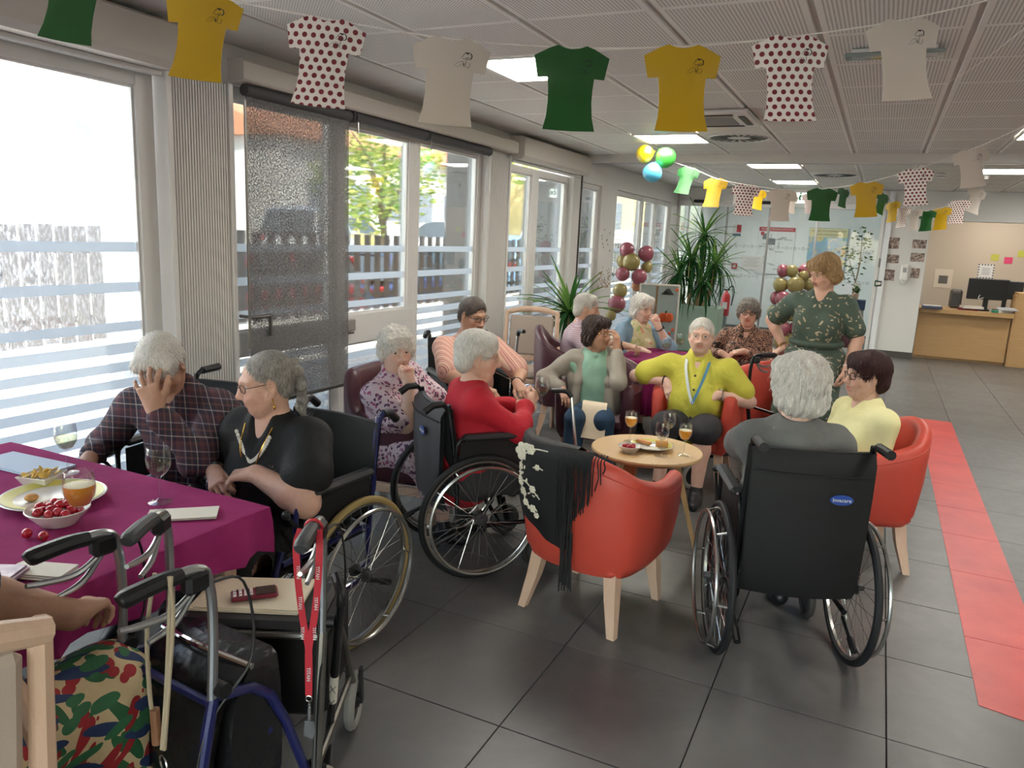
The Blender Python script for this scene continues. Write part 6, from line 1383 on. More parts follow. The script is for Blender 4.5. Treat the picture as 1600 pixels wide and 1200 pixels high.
def make_hair(o, R, s, style, name, par, h=.0038, **kw):
    H = Sdf(); T = lambda *p: np.asarray(o)+R@(np.array(p)*s)
    def el(c, r, k=.02, op='u'): H.el(T(*c), np.array(r)*s, R, k*s, op)
    def rc(a, b, ra, rb, k=.015, op='u'): H.rc(T(*a), T(*b), ra*s, rb*s, k*s, op)
    amp, f1, f2, curl = .0022, 34, 6, 0
    if style == 'short':            # short, swept, ears free
        g = kw.get('vol', .010); el((0, -.020, .040), (.078+g, .098+g, .086+g)); el((0, -.062, -.030), (.066+g, .052+g*.6, .068)); rc((-.05, .045, .086), (.05, .045, .086), .026+g*.5, .026+g*.5, .03)
        el((0, .135, -.055), (.105, .098, .112), .02, 's')
        for q in (-1, 1): el((q*.095, .014, -.030), (.030, .036, .052), .015, 's')
    elif style == 'bob':            # fuller, covering the ears, to the nape
        g = kw.get('vol', .018); el((0, -.022, .038), (.080+g, .100+g, .088+g)); el((0, -.05, -.045), (.080+g, .066+g*.6, .075)); rc((-.05, .05, .080), (.055, .048, .076), .026+g*.4, .028+g*.4, .03)
        for q in (-1, 1): rc((q*.074, .012, .03), (q*.074, -.004, -.058), .026, .022, .03)
        el((0, .130, -.062), (.064, .098, .104), .02, 's'); amp, f1, f2 = .0048, 15, 7
    elif style == 'curly':
        g = kw.get('vol', .022); el((0, -.018, .040), (.080+g, .098+g, .084+g)); el((0, -.055, -.030), (.080+g*.7, .058+g*.4, .065)); rc((-.055, .052, .074), (.055, .052, .074), .028, .028, .03)
        for q in (-1, 1): el((q*.084, .0, .005), (.026, .040, .055), .02)
        el((0, .130, -.058), (.060, .094, .096), .02, 's'); amp, f1, f2, curl = .0042, 210, 120, 1
    elif style == 'bald':           # hair ring with thin combed top
        el((0, -.026, .030), (.0815, .094, .082)); el((0, -.066, -.030), (.064, .046, .060)); el((0, .125, -.03), (.11, .115, .135), .02, 's')
        if kw.get('thin', 1): el((0, -.0, .045), (.073, .084, .0805))
        for q in (-1, 1): el((q*.095, .014, -.030), (.030, .034, .050), .012, 's')
        el((0, .125, -.03), (.10, .085, .125), .015, 's'); amp = .0016
    elif style == 'braid':          # combed back, braided bun
        el((0, -.022, .036), (.079, .099, .088)); el((0, -.055, -.020), (.068, .052, .060)); el((0, .138, -.048), (.105, .098, .112), .02, 's')
        for q in (-1, 1): el((q*.095, .010, -.026), (.028, .036, .048), .012, 's')
        for k in range(7):
            a = -1.0+k*.34; el((.014*(-1)**k, -.108-.020*math.cos(a), .052-.030*k), (.030, .024, .024), .008)
        rc((0, -.11, -.13), (.0, -.125, -.19), .014, .010, .01); amp, f1 = .0012, 46
    v, q = sdf_mesh(H, h*kw.get('res', 1.), disp=strand_noise(o, R, s, amp*s, f1, f2, kw.get('seed', 0), curl))
    ob = inst('hair', np_mesh('hair', [(v, q), strands(v, q, o, R, s, style, kw.get('seed', 0), kw.get('n', 900))], HAIR[name]), par); return ob
def glasses(o, R, s, par, m, w=.021, hgt=.016, r=.0016, square=True):
    m_ = MB(); T = lambda *p: np.asarray(o)+R@(np.array(p)*s)
    for q in (-1, 1):
        n = 20; P = []
        for k in range(n):
            a = 2*PI*k/n; e = .72 if square else 1.; cx, cz = math.copysign(abs(math.cos(a))**e, math.cos(a)), math.copysign(abs(math.sin(a))**e, math.sin(a)); P.append(T(q*.032+w*cx, .0985-.010*(abs(q*.032+w*cx)/.05)**2, .004+hgt*cz))
        m_.tube(P, r*s, 6, closed=True); m_.tube([T(q*.052, .090, .010), T(q*.078, .075, .012), T(q*.081, .0, .012), T(q*.079, -.012, .002)], r*s*.9, 5, smooth=3)
    m_.tube([T(-.012, .099, .006), T(0, .104, .010), T(.012, .099, .006)], r*s, 5, smooth=3)
    return m_.build('glasses', m, par)
# --- whole figure ------------------------------------------------------
LIP = (.82, .52, .50)
def person(label, loc, rz, hip=(0, 0, .50), lean=.05, side=0., twist=0., head=(0, 0, 0), headoff=(0, 0, 0), sc=1., stout=1., male=False, skin='a', neckf=.0,
           armR=None, armL=None, legR=None, legL=None, top=None, bottom=None, shoes=None, hair=('short', 'white', {}), eyes='brown', specs=None, lip=LIP, brow=.5, browc=(.75, .7, .68), mouth=0., h=.010, hg=.009, hh=.0036, grp=None, jowl=.6, bust=.5, necklow=0., extra=None, standing=False, hs=1., headat=None):
    """armX: dict(wrist, pole, fdir, palm, curl, spread, thumb); legX: dict(knee pole, ankle) all in the person's own frame (x right, y forward)"""
    S = Sdf(); W = Sdf(); Tp = Sdf(); B = Sdf()
    hip = np.array(hip, float); Rs = roty(side)@rotx(-lean); up = Rs@V(0, 0, 1); fw = Rs@V(0, 1, 0); rt = rotz(twist)@Rs@V(1, 0, 0); fw2 = np.cross(up, rt)
    tl = .50*sc
    if headat is not None:
        hc0 = hip+up*(tl+.075*sc)+V(0, 0, .075*sc)+fw*(.035+neckf)*sc+np.array(headoff); hip = hip+V(0, 0, headat[2]-hc0[2]); q0 = rotz(rz)@V(hc0[0], hc0[1], 0); loc = (headat[0]-q0[0], headat[1]-q0[1], 0)
        print('person', label[:40], 'loc', [round(x, 2) for x in loc], 'hip z', round(float(hip[2]), 3))
    l2 = lambda p: rotz(-rz)@(np.asarray(p, float)-np.array(loc)); ld = lambda d: rotz(-rz)@np.asarray(d, float)
    for A in (armR, armL, legR, legL):
        if A and A.get('world'):
            for key in ('wrist', 'pole', 'ankle'):
                if key in A: A[key] = l2(A[key])
            for key in ('fdir', 'palm', 'toe'):
                if key in A: A[key] = ld(A[key])
    nb = hip+up*tl; ch = hip+up*tl*.66; sw = (.185 if male else .165)*sc*(.85+.15*stout); sh = {1: nb-up*.065*sc+rt*sw, -1: nb-up*.065*sc-rt*sw}
    hy, hp, hr = head; Rh = rotz(hy)@rotx(-hp)@roty(hr); hc = nb+up*.075*sc+V(0, 0, .075*sc)+fw*(.035+neckf)*sc+np.array(headoff)
    # torso prims (shared by skin and garment with different swelling)
    def torso(D, g, k=.05):
        D.el(hip+up*.02, V(.165*stout, .125*stout, .13)*sc+g, Rs, k); D.el(hip+up*.20*sc+fw*.03*stout*sc, V(.150*stout, .118*stout*stout, .15)*sc+g, Rs, k); D.el(ch+fw*.012, V(.158*(.5+.5*stout), .105*(.4+.6*stout), .17)*sc+g, Rs, k)
        D.rc(sh[1]-up*.022, sh[-1]-up*.022, .052*sc+g, .052*sc+g, .05)
        if bust and not male:
            for q in (-1, 1): D.el(ch+rt*q*.075*sc+fw2*(.085+.02*bust)*sc-up*(.015+.05*bust)*sc, V(.07, .06, .075)*sc*(.8+.4*bust)+g, Rs, .04)
        D.rc(nb-up*.10*sc, nb-up*.015*sc+fw*.01, .085*sc+g, .062*sc+g*.6, .05)
    torso(S, 0.); S.rc(nb-up*.03*sc+fw*.005, hc+Rh@V(0, -.022, -.055)*sc*hs, .060*sc, .054*sc*hs, .03)
    T = head_sdf(S, hc, Rh, sc*hs, male, jowl, mouth)
    boxes = [(hc+Rh@V(0, 0, -.01)*sc, .165*sc*hs, hh*1.06)]
    gT = top.get('g', .012) if top else 0
    if top: torso(Tp, gT); Tp.rc(hip-up*.05, hip+up*.05, .13*sc*stout, .14*sc*stout, .05)
    arms = {}
    for q, A in ((1, armR), (-1, armL)):
        if A is None: continue
        la, lf = .285*sc, .245*sc; w_ = np.array(A['wrist'], float); e, w_ = ik(sh[q], w_, la, lf, np.array(A['pole'], float)); ra = A.get('r', 1.)*(1.05 if male else 1.)*(.75+.25*stout)
        S.rc(sh[q], e, .052*sc*ra, .041*sc*ra, .03); fm_ = e*.7+w_*.3; S.rc(e, fm_, .042*sc*ra, .042*sc*ra, .02); S.rc(fm_, w_, .042*sc*ra, .027*sc*ra, .02)
        fd = np.array(A.get('fdir', w_-e), float); hand_sdf(S, w_+nrm(fd)*.01, fd, A.get('palm', (0, 0, -1)), q, A.get('curl', .35), A.get('spread', .1), sc*(1.03 if male else .95), A.get('thumb', .4)); arms[q] = (sh[q], e, w_)
        hc_ = w_+nrm(fd)*.075*sc; boxes.append((hc_, .125*sc, .0036 if h < .0095 else .0042 if h < .0115 else .005))
        if top and top.get('sleeve', 0) > 0:
            sl = top['sleeve']; gs = .004+top.get('loose', .010)*.55
            if sl <= 1: en = sh[q]+(e-sh[q])*sl; Tp.rc(sh[q]-up*.012, en, .053*sc*ra+gs, (.052-.011*sl)*sc*ra+gs*1.9, .03)
            else:
                Tp.rc(sh[q]-up*.008, e, .053*sc*ra+gs, .043*sc*ra+gs, .03); en = e+(w_-e)*(sl-1); Tp.rc(e, en, .044*sc*ra+gs, (.044-.012*(sl-1))*sc*ra+gs*.8, .03)
                if sl > 1.8: Tp.rc(en-nrm(w_-e)*.02, en, .036*sc*ra+gs*.7, .036*sc*ra+gs*.7, .006)
    lt, ls = .42*sc, .41*sc
    for q, A in ((1, legR), (-1, legL)):
        if A is None: continue
        hj = hip+V(q*.085*sc*stout, .0, -.01); k_, an = ik(hj, A['ankle'], lt, ls, A['pole']); rl = A.get('r', 1.)*(.7+.3*stout)
        S.rc(hj, k_, .082*sc*rl, .056*sc*rl, .04); cf = k_*.68+an*.32; S.rc(k_, cf, .054*sc*rl, .056*sc*rl, .03); S.rc(cf, an, .056*sc*rl, .036*sc, .03); fd = np.array(A.get('toe', (0, 1, 0)), float); S.rc(an+V(0, 0, -.03), an+fd*.10*sc+V(0, 0, -.055), .035*sc, .03*sc, .03)
        if bottom and bottom['kind'] in ('trousers', 'shorts'):
            gb = bottom.get('g', .014); B.rc(hj, k_, .088*sc*rl+gb, .060*sc*rl+gb, .04)
            cut_ = bottom.get('len', .95); en = k_*(1-cut_)+an*cut_
            if cut_ > 0: B.rc(k_, en, .060*sc*rl+gb, .050*sc*rl+gb, .03)
        if bottom and bottom['kind'] == 'skirt':
            gb = .02; B.rc(hj, k_, .10*sc*rl+gb, .085*sc*rl+gb, .09); cut_ = bottom.get('len', .5); en = k_*(1-cut_)+an*cut_; B.rc(k_, en, .085*sc*rl+gb, .10*sc*rl, .10); arms[('k', q)] = (k_, en)
        if shoes:
            Sh = Sdf(); Sh.rc(an+V(0, 0, -.045)-fd*.035, an+fd*.05+V(0, 0, -.052), .042*sc, .044*sc, .03); Sh.rc(an+fd*.05+V(0, 0, -.055), an+fd*.13*sc+V(0, 0, -.066), .043*sc, .032*sc, .03); Sh.rc(an+V(0, 0, -.02), an+V(0, 0, .01), .043*sc, .043*sc, .03)
            A['_shoe'] = Sh
    if bottom:
        if bottom['kind'] != 'skirt' or not standing: B.el(hip+V(0, .0, .0), V(.175*stout, .135*stout, .13)*sc+.014, None, .06)
        if bottom['kind'] == 'skirt' and ('k', 1) in arms and not standing: a, b = arms[('k', 1)], arms[('k', -1)]; B.rc((a[0]+b[0])/2, (a[1]+b[1])/2, .085*sc, .09*sc, .09); B.rc(hip, (a[0]+b[0])/2, .1*sc, .085*sc, .09)
        for pr in bottom.get('extra', []): B.rc(*pr)
    if top:
        for pr in top.get('extra', []): Tp.rc(*pr)
        if top.get('neck', 1): # neck opening
            d = top.get('vneck', .05)*1.25+(.045 if top.get('collar') else 0); Tp.rc(nb+fw2*(.135+.25*d+.04*bust*(not male))*sc-up*(.01+d), nb+fw2*.085*sc+up*.06, .022*sc, (.035+.25*d)*sc, .010, 's'); Tp.rc(nb+up*.022, nb+up*.15, .060*sc, .078*sc, .012, 's')
        if top.get('collar'):
            cr = .066*sc
            for k in range(10):
                a0, a1 = -2.65+k*.53+PI/2, -2.65+(k+1)*.53+PI/2; p = [nb+rt*cr*1.02*math.cos(a)+fw2*(cr*.95*math.sin(a)+.012)+up*(.020-.03*(math.sin(a)+.2)) for a in (a0, a1)]; Tp.rc(p[0], p[1], .0125, .0125, .012)
            for q in (-1, 1): Tp.rc(nb+rt*q*.045*sc+fw2*.065*sc-up*.02, nb+rt*q*.062*sc+fw2*.095*sc-up*.075, .013, .008, .012)
    lo, hi = S.bounds(); inb = lambda c, m: np.any([np.all(np.abs(c-b[0]) < b[1]-m, axis=1) for b in boxes], axis=0)
    parts = [sdf_mesh(S, h*1.15, cut=lambda c: ~inb(c, h*1.15))]
    for i, (c, r, hb) in enumerate(boxes):
        others = boxes[:i]
        parts.append(sdf_mesh(S, hb, c-r, c+r, cut=(lambda c_, o=others: ~np.any([np.all(np.abs(c_-b[0]) < b[1]-.004, axis=1) for b in o], axis=0)) if others else None))
    ob = inst('person', np_mesh('person', parts, SKINS[skin], pigment(hc, Rh, sc*hs, lip, brow, browc)), None, loc, (0, 0, rz)); tag(ob, label, 'person', grp)
    if top:
        v, q = sdf_mesh(Tp, hg, disp=wrinkle(top.get('wr', .004)*1.3, len(label))); g_ = inst(top.get('name', 'shirt'), np_mesh('top', [(v, q)], top['mat']), ob)
    if bottom: v, q = sdf_mesh(B, hg*1.35, disp=wrinkle(.004, 5)); inst(bottom.get('name', 'trousers'), np_mesh('bottom', [(v, q)], bottom['mat']), ob)
    for A in (legR, legL):
        if A and '_shoe' in A: v, q = sdf_mesh(A['_shoe'], .010); inst('shoe', np_mesh('shoe', [(v, q)], shoes), ob)
    if hair: make_hair(hc, Rh, sc*hs, hair[0], hair[1], ob, h=hh*1.12, **hair[2])
    if eyes:
        for q in (-1, 1): e_ = inst('eye', EYES[eyes], ob); e_.matrix_local = Matrix(mat4(Rh*sc*hs, T(q*.0315, .0725, .0045)).tolist())
    if specs: glasses(hc, Rh, sc*hs, ob, **specs)
    return ob, dict(hc=hc, Rh=Rh, nb=nb, up=up, fw=fw2, rt=rt, arms=arms, hip=hip, ch=ch, sc=sc, T=T)
def wrinkle(a, seed):
    r = np.random.default_rng(seed); D = [(nrm(r.normal(size=3)), r.uniform(14, 34), r.uniform(0, 6)) for _ in range(5)]; E_ = [(nrm(r.normal(size=3)), r.uniform(5, 11), r.uniform(0, 6)) for _ in range(3)]
    def d(X, Y, Z):
        w_ = sum(np.sin(f*(n[0]*X+n[1]*Y+n[2]*Z)+p) for n, f, p in E_); return np.minimum(a*.45*sum(np.sin(f*(n[0]*X+n[1]*Y+n[2]*Z)+p+1.6*w_) for n, f, p in D)-a*.3, .0025)
    return d
def watch(par, a, m=BLACKPL, face='#d8d4cc', t=.93, r=.031):
    """wrist watch: arm tuple (shoulder, elbow, wrist)"""
    e, w_ = a[1], a[2]; d = nrm(w_-e); c = e+(w_-e)*t; mb = MB().torus(c, r, .006, d, 24, 6).build('watch', m, par); u = nrm(np.cross(d, V(.3, .9, .2))); u = u if u[2] > 0 else -u; MB().cyl(c+u*(r-.001), c+u*(r+.010), .017, 16).build('watch_case', m, mb); MB().cyl(c+u*(r+.010), c+u*(r+.0115), .012, 16).build('watch_face', mat('watch_face'+face, face, .3), mb); return mb
# ================================================================== garment cloths
def cloth_nt(name, rough=.75, wr=.5):
    t = NT(name); t.b.inputs['Roughness'].default_value = rough;  v = t.coord(); t.bump(t.math('ADD', t.noise(v, 11, 3, .5, 1.2), t.math('MULTIPLY', t.noise(v, 300, 2), .12)), wr, .012); return t, v
def plain(name, c1, c2=None, rough=.75, wr=.5):
    if name in MATS: return MATS[name]
    t, v = cloth_nt(name, rough, wr); t.base(t.ramp(t.noise(v, 6, 3), (.3, c1), (.7, c2 or c1))); MATS[name] = t.m; return t.m
def bands(t, u, period, stops):
    f = t.math('FRACT', t.math('DIVIDE', t.math('ADD', u, 9), period)); return t.ramp(f, *stops, interp='CONSTANT')
def plaid():
    t, v = cloth_nt('plaid_shirt', .8, .6); d = t.n('TexNoise'); x, y, z = t.sep(v); u = t.math('ADD', x, t.math('MULTIPLY', y, .8)); w_ = t.math('SUBTRACT', z, t.math('MULTIPLY', y, .25))
    st = [(0, '#30242f'), (.18, '#8d8690'), (.23, '#4a2f38'), (.42, '#5f3338'), (.55, '#262233'), (.70, '#b9aea6'), (.74, '#2b2634'), (.92, '#6a4440')]
    t.base(t.mix(.5, bands(t, u, .105, st), bands(t, w_, .105, st))); return t.m
def stripes():
    t, v = cloth_nt('striped_shirt'); x, y, z = t.sep(v); u = t.math('ADD', x, t.math('MULTIPLY', y, .55)); t.base(bands(t, u, .036, [(0, '#cf9c8c'), (.25, '#b07a72'), (.35, '#d8b6a2'), (.6, '#a8655f'), (.7, '#cfa08e'), (.9, '#8f5a5a')])); return t.m
def gingham():
    t, v = cloth_nt('gingham_shirt'); x, y, z = t.sep(v); st = [(0, '#cfc0c4'), (.5, '#9a6f7c')]; t.base(t.mix(.5, bands(t, t.math('ADD', x, y), .016, st), bands(t, z, .016, st))); return t.m
def warp(t, v, scale, amt):
    n = t.n('TexNoise'); t.l(v, n.inputs['Vector']); n.inputs['Scale'].default_value = scale; n.inputs['Detail'].default_value = 2
    a = t.n('VectorMath', operation='SUBTRACT'); t.l(n.outputs['Color'], a.inputs[0]); a.inputs[1].default_value = (.5, .5, .5); b = t.n('VectorMath', operation='SCALE'); t.l(a.outputs[0], b.inputs[0]); b.inputs['Scale'].default_value = amt; c = t.n('VectorMath', operation='ADD'); t.l(v, c.inputs[0]); t.l(b.outputs[0], c.inputs[1]); return c.outputs[0]
def spots(name, base, cols, scale=38, thr=.32, seed=0):
    t, v = cloth_nt(name); v = warp(t, v, 22, .05); w_ = t.n('TexVoronoi'); w_.inputs['Scale'].default_value = scale; t.l(t.mapv(v, (1, 1, 1), (seed, 0, 0)), w_.inputs[0]); n = t.noise(v, scale*1.6, 3, .6)
    m = t.math('LESS_THAN', t.math('ADD', w_.outputs['Distance'], t.math('MULTIPLY', n, .35)), thr+.17); c = t.ramp(t.sep(w_.outputs['Color'])[0], *[(i/len(cols), q) for i, q in enumerate(cols)], interp='CONSTANT'); t.base(t.mix(m, lin(base), c)); return t.m
def swirl():
    t, v = cloth_nt('swirl_blouse'); n = t.noise(v, 16, 2, .5, 2.6); t.base(t.ramp(n, (0, '#2a1b18'), (.42, '#2a1b18'), (.46, '#b98d74'), (.52, '#7a4f40'), (.57, '#1e1413'), (.64, '#a87c66'), (.70, '#2a1b18'), interp='CONSTANT')); return t.m
def leafprint(name, base, cols, scale=9, stretch=3.2, thr=.3, seed=0):
    """sprig print: elongated cells in crossing directions"""
    t, v = cloth_nt(name); v = warp(t, v, 10, .022); out = None
    for k, (a, c) in enumerate(zip((.5, -.6, 1.3, -1.2), cols)):
        w_ = t.n('TexVoronoi'); w_.inputs['Scale'].default_value = scale; t.l(t.mapv(t.mapv(v, (1, 1, 1), (seed+k*.37, k*.2, k*.11), (a*.3, a, a)), (stretch, stretch, 1)), w_.inputs[0]); m = t.math('LESS_THAN', w_.outputs['Distance'], thr); out = t.mix(m, out if out is not None else lin(base), lin(c))
    t.base(out); return t.m
PLAID, STRIPE, GING = plaid(), stripes(), gingham()
BLOUSE = spots('lilac_print_blouse', '#c9b3ba', ['#5d3550', '#7d4a68', '#4a2c48', '#a04a70'], 44, .42); SWIRL = swirl()
DRESS = leafprint('sage_leaf_dress', '#46564b', ['#b5a48a', '#a8977c', '#b9a88f', '#9b8b70'], 7.5, 3.4, .17); TROP = leafprint('tropical_print', '#cbb48c', ['#27603a', '#9c1f26', '#23365f', '#2f6a44'], 6, 4.4, .42); FLD = leafprint('pale_floral_dress', '#c9bd95', ['#9aa866', '#c98a72', '#b9b47c', '#d8cfa8'], 9, 2., .3)
REDK = plain('red_jumper', '#a80f22', '#c01a2e', .8, .5); GREYK = plain('grey_jumper', '#5a5a58', '#737370', .9, .7); BLACKC = plain('black_top', '#070708', '#0c0c0d', .75, .6); MINT = plain('mint_polo', '#86ab95', '#93b8a2', .8, .4); CARD = plain('grey_cardigan', '#8b8378', '#9a9287', .85, .5); BLUEC = plain('blue_cardigan', '#6a8396', '#7f98aa', .85, .5); LIME = plain('lime_shirt', '#bdb741', '#cdc84e', .75, .6); PALEY = plain('pale_yellow_top', '#ddd69a', '#e4deaa', .75, .4); DENIM = plain('denim', '#20384f', '#2c4a66', .8, .5); CHAR = plain('charcoal_trousers', '#2b2b2e', '#37373a', .8, .5); KHAKI = plain('khaki_shorts', '#a39376', '#b0a083', .8, .4); NAVYT = plain('navy_trousers', '#1c2233', '#262d40', .8, .4); BLUES = plain('blue_cloth', '#3a68a8', '#4a78b8', .8, .5)
SHB = mat('dark_shoe', '#15151a', .45); SHW = mat('tan_sandal', '#8a6a4c', .6); GOLD = mat('gold', '#c9983c', .25, 1.); WHITEB = mat('white_band', '#e0dcd6', .4); HORN = mat('tortoise_rim', '#2a1a16', .3); WIRE = mat('wire_rim', '#b39a78', .3, .8); DKW = mat('dark_rim', '#1c1a1e', .3)
def seatlegs(kz=.47, y=.42, an=.40, xs=.11, az=.09, r=1.): return dict(legR=dict(pole=(xs, y+.3, kz+.4), ankle=(xs, an, az), r=r), legL=dict(pole=(-xs, y+.3, kz+.4), ankle=(-xs, an, az), r=r))
SP = lambda m, **k: dict(m=m, **k)
# 1 woman in black
p, J = person('woman in a black blouse with necklaces and a grey braided bun at the magenta table', (0, 0, 0), PI+.02, headat=(-2.0, 2.09, 1.05), lean=.14, head=(-.62, .18, 0), sc=.92, hs=1.04, stout=1.18, skin='a', bust=.8, jowl=1.,
    armR=dict(world=1, wrist=(-2.16, 1.985, .705), pole=(-2.42, 2.25, .6), fdir=(.75, -.55, -.3), palm=(.3, .5, -.8), curl=.35, r=1.15, thumb=.3), armL=dict(world=1, wrist=(-1.955, 1.985, .735), pole=(-1.45, 2.25, .78), fdir=(-.85, -.35, -.15), palm=(0, .25, -1), curl=.55, r=1.3, thumb=.2),
    top=dict(mat=BLACKC, sleeve=.55, g=.016, loose=.030, vneck=.10, name='blouse', wr=.004), bottom=dict(kind='skirt', mat=BLACKC, name='skirt', len=.6), **seatlegs(.5, .45, .40), hair=('braid', 'grey', {}), specs=SP(mat('brown_rim', '#5a4638', .3, .4), r=.0019), brow=.35, h=.009, hg=.0075, hh=.003, shoes=SHB)
A = J['arms']; watch(p, A[1], mat('bracelet', '#2a2624', .4), '#2a2624', .97, .028)
nb, fw, up, rt, sc = J['nb'], J['fw'], J['up'], J['rt'], J['sc']
def nl(pts): return [nb+rt*a*sc+fw*b*sc+up*c*sc for a, b, c in pts]
m = MB()
for k in range(26):
    t_ = k/25; a = (t_-.5)*2; q = nl([(.085*a-.0, .128+.035*(1-abs(a)), -.035-.105*(1-abs(a)**1.6))])[0]; m.ball(q, (.0085, .006, .0085), 7, 5)
m.build('pearl_necklace', mat('pearl', '#d8d2c6', .25), p)
m = MB().tube(nl([(.07, .09, -.01), (.055, .15, -.09), (.02, .172, -.19), (0, .176, -.215)]), .0022, 5, smooth=4).tube(nl([(-.07, .09, -.01), (-.05, .15, -.09), (-.015, .172, -.19), (0, .176, -.215)]), .0022, 5, smooth=4); m.ball(nl([(0, .178, -.235)])[0], (.012, .004, .016), 10, 6); m.build('gold_pendant', GOLD, p)
br_ = MB(); c = nl([(-.10, .155, -.165)])[0]
for k in range(9): a = k*.7; br_.tube([c, c+rt*.028*math.cos(a)*(.5+.1*k % 1)+up*.030*math.sin(a)], [.003, .001], 5)
br_.build('silver_brooch', STEEL, p)
T = J['T']
for q in (-1, 1): MB().tube([T(q*.078, .0, -.045), T(q*.080, .0, -.075)], .002, 5).ball(T(q*.080, 0, -.082), (.006, .003, .010), 8, 5).build('earring', GOLD, p)
# 2 man in plaid
p, J = person('man in a dark plaid shirt hiding his face in his hand', (0, 0, 0), PI+.32, headat=(-2.475, 2.03, 1.07), lean=.36, head=(.22, .95, .05), sc=.97, hs=1.0, male=True, stout=1.05, skin='b', neckf=.03,
    armL=dict(world=1, wrist=(-2.335, 1.885, .93), pole=(-2.0, 2.0, .3), fdir=(-.38, -.02, .92), palm=(-.62, .75, .15), curl=[.20, .18, .18, .22], spread=.25, thumb=0., r=1.05), armR=dict(world=1, wrist=(-2.70, 1.87, .70), pole=(-3.0, 2.1, .6), fdir=(.35, -.8, -.35), palm=(.2, 0, -1), curl=.4),
    top=dict(mat=PLAID, sleeve=1.86, g=.016, loose=.012, vneck=.03, collar=1, name='shirt', wr=.007), bottom=dict(kind='trousers', mat=NAVYT), **seatlegs(.5, .45, .40), hair=('short', 'white', dict(vol=.006)), h=.009, hg=.0075, hh=.003, shoes=SHB, eyes=None)
watch(p, J['arms'][-1], BLACKPL, '#cfccc4', .90, .032)
# 3 woman in lilac print blouse
p, J = person('woman in a lilac print blouse resting her nose on her fist', (0, 0, 0), -1.62, headat=(-2.28, 3.35, .998), lean=.10, side=.20, head=(-.60, .10, .05), sc=.88, hs=1.08, stout=1.2, skin='c', bust=.9, jowl=1.2,
    armR=dict(world=1, wrist=(-2.135, 3.265, .842), pole=(-2.4, 3.15, .4), fdir=(-.10, -.1, 1), palm=(-.75, .45, 0), curl=1.0, thumb=.8, r=1.1), armL=dict(world=1, wrist=(-1.98, 3.6, .58), pole=(-2.3, 4.0, .5), fdir=(1, -.2, -.2), palm=(0, 0, -1), curl=.4),
    top=dict(mat=BLOUSE, sleeve=.8, g=.016, loose=.022, vneck=.06, collar=1, name='blouse', wr=.006), bottom=dict(kind='skirt', mat=BLOUSE, name='skirt', len=.5), **seatlegs(.45, .42, .42), hair=('curly', 'white', dict(vol=.016)), brow=.4, h=.010, hg=.008, hh=.0034, shoes=SHB)
# 4 man in striped shirt
p, J = person('man in a striped short-sleeved shirt with dark-rimmed glasses by the window', (0, 0, 0), PI+.95, headat=(-2.36, 4.34, 1.105), lean=.12, head=(.28, .30, 0), sc=.97, hs=1.0, male=True, stout=1.1, skin='b',
    armR=dict(world=1, wrist=(-2.12, 4.02, .70), pole=(-2.75, 3.7, .5), fdir=(.9, .3, -.2), palm=(0, 0, -1), curl=.5), armL=dict(world=1, wrist=(-2.00, 4.30, .70), pole=(-2.0, 4.95, .6), fdir=(.75, -.55, -.35), palm=(0, .1, -1), curl=.35),
    top=dict(mat=STRIPE, sleeve=.85, g=.016, loose=.020, vneck=.05, collar=1, name='shirt', wr=.005), bottom=dict(kind='shorts', mat=KHAKI, len=.05, name='shorts'), **seatlegs(.5, .45, .42), hair=('bald', 'darkgrey', {}), specs=SP(DKW, r=.0022, w=.022, hgt=.014), brow=.7, browc=(.45, .4, .38), h=.011, hg=.0095, hh=.0038, shoes=SHB)
watch(p, J['arms'][-1], BLACKPL, '#3a3a3c', .92, .031)
# 5 woman in red
p, J = person('woman in a bright red jumper with short white hair in a wheelchair', (0, 0, 0), -.78, headat=(-1.70, 3.20, 1.045), lean=.05, head=(-.30, .12, 0), sc=.89, hs=1.08, stout=1.15, skin='a', bust=.7,
    armR=dict(world=1, wrist=(-1.52, 3.40, .79), pole=(-1.35, 2.9, .5), fdir=(.15, .6, .45), palm=(-.8, .4, .2), curl=.75, thumb=.6), armL=dict(world=1, wrist=(-1.66, 3.56, .74), pole=(-2.2, 3.7, .5), fdir=(.6, .3, .1), palm=(.3, -.6, -.4), curl=.6),
    top=dict(mat=REDK, sleeve=1.88, g=.018, loose=.014, vneck=.02, name='jumper', wr=.005), bottom=dict(kind='trousers', mat=CHAR), **seatlegs(.48, .42, .46), hair=('short', 'white', dict(vol=.014, seed=4)), specs=SP(WIRE, r=.0013), h=.0105, hg=.0085, hh=.0034, shoes=SHB)
wine_glass('wine glass held by the woman in red', -1.475, 3.475, .745, 'wine', 1.05, .35, 'wine glasses')
t = thing('walking_cane', 'grey metal cane leaning in front of the woman in red', 'cane', (-1.25, 3.62, 0)); MB().tube([(0, 0, .02), (-.14, .06, .80)], .010, 8).build('shaft', ALU, t); MB().tube([(-.14, .06, .80), (-.17, .05, .83), (-.24, .02, .83)], .013, 8, smooth=3).build('handle', BLACKPL, t); MB().lathe([(0, 0), (.018, 0), (.013, .035), (0, .035)], 12).build('rubber_foot', BLACKPL, t)
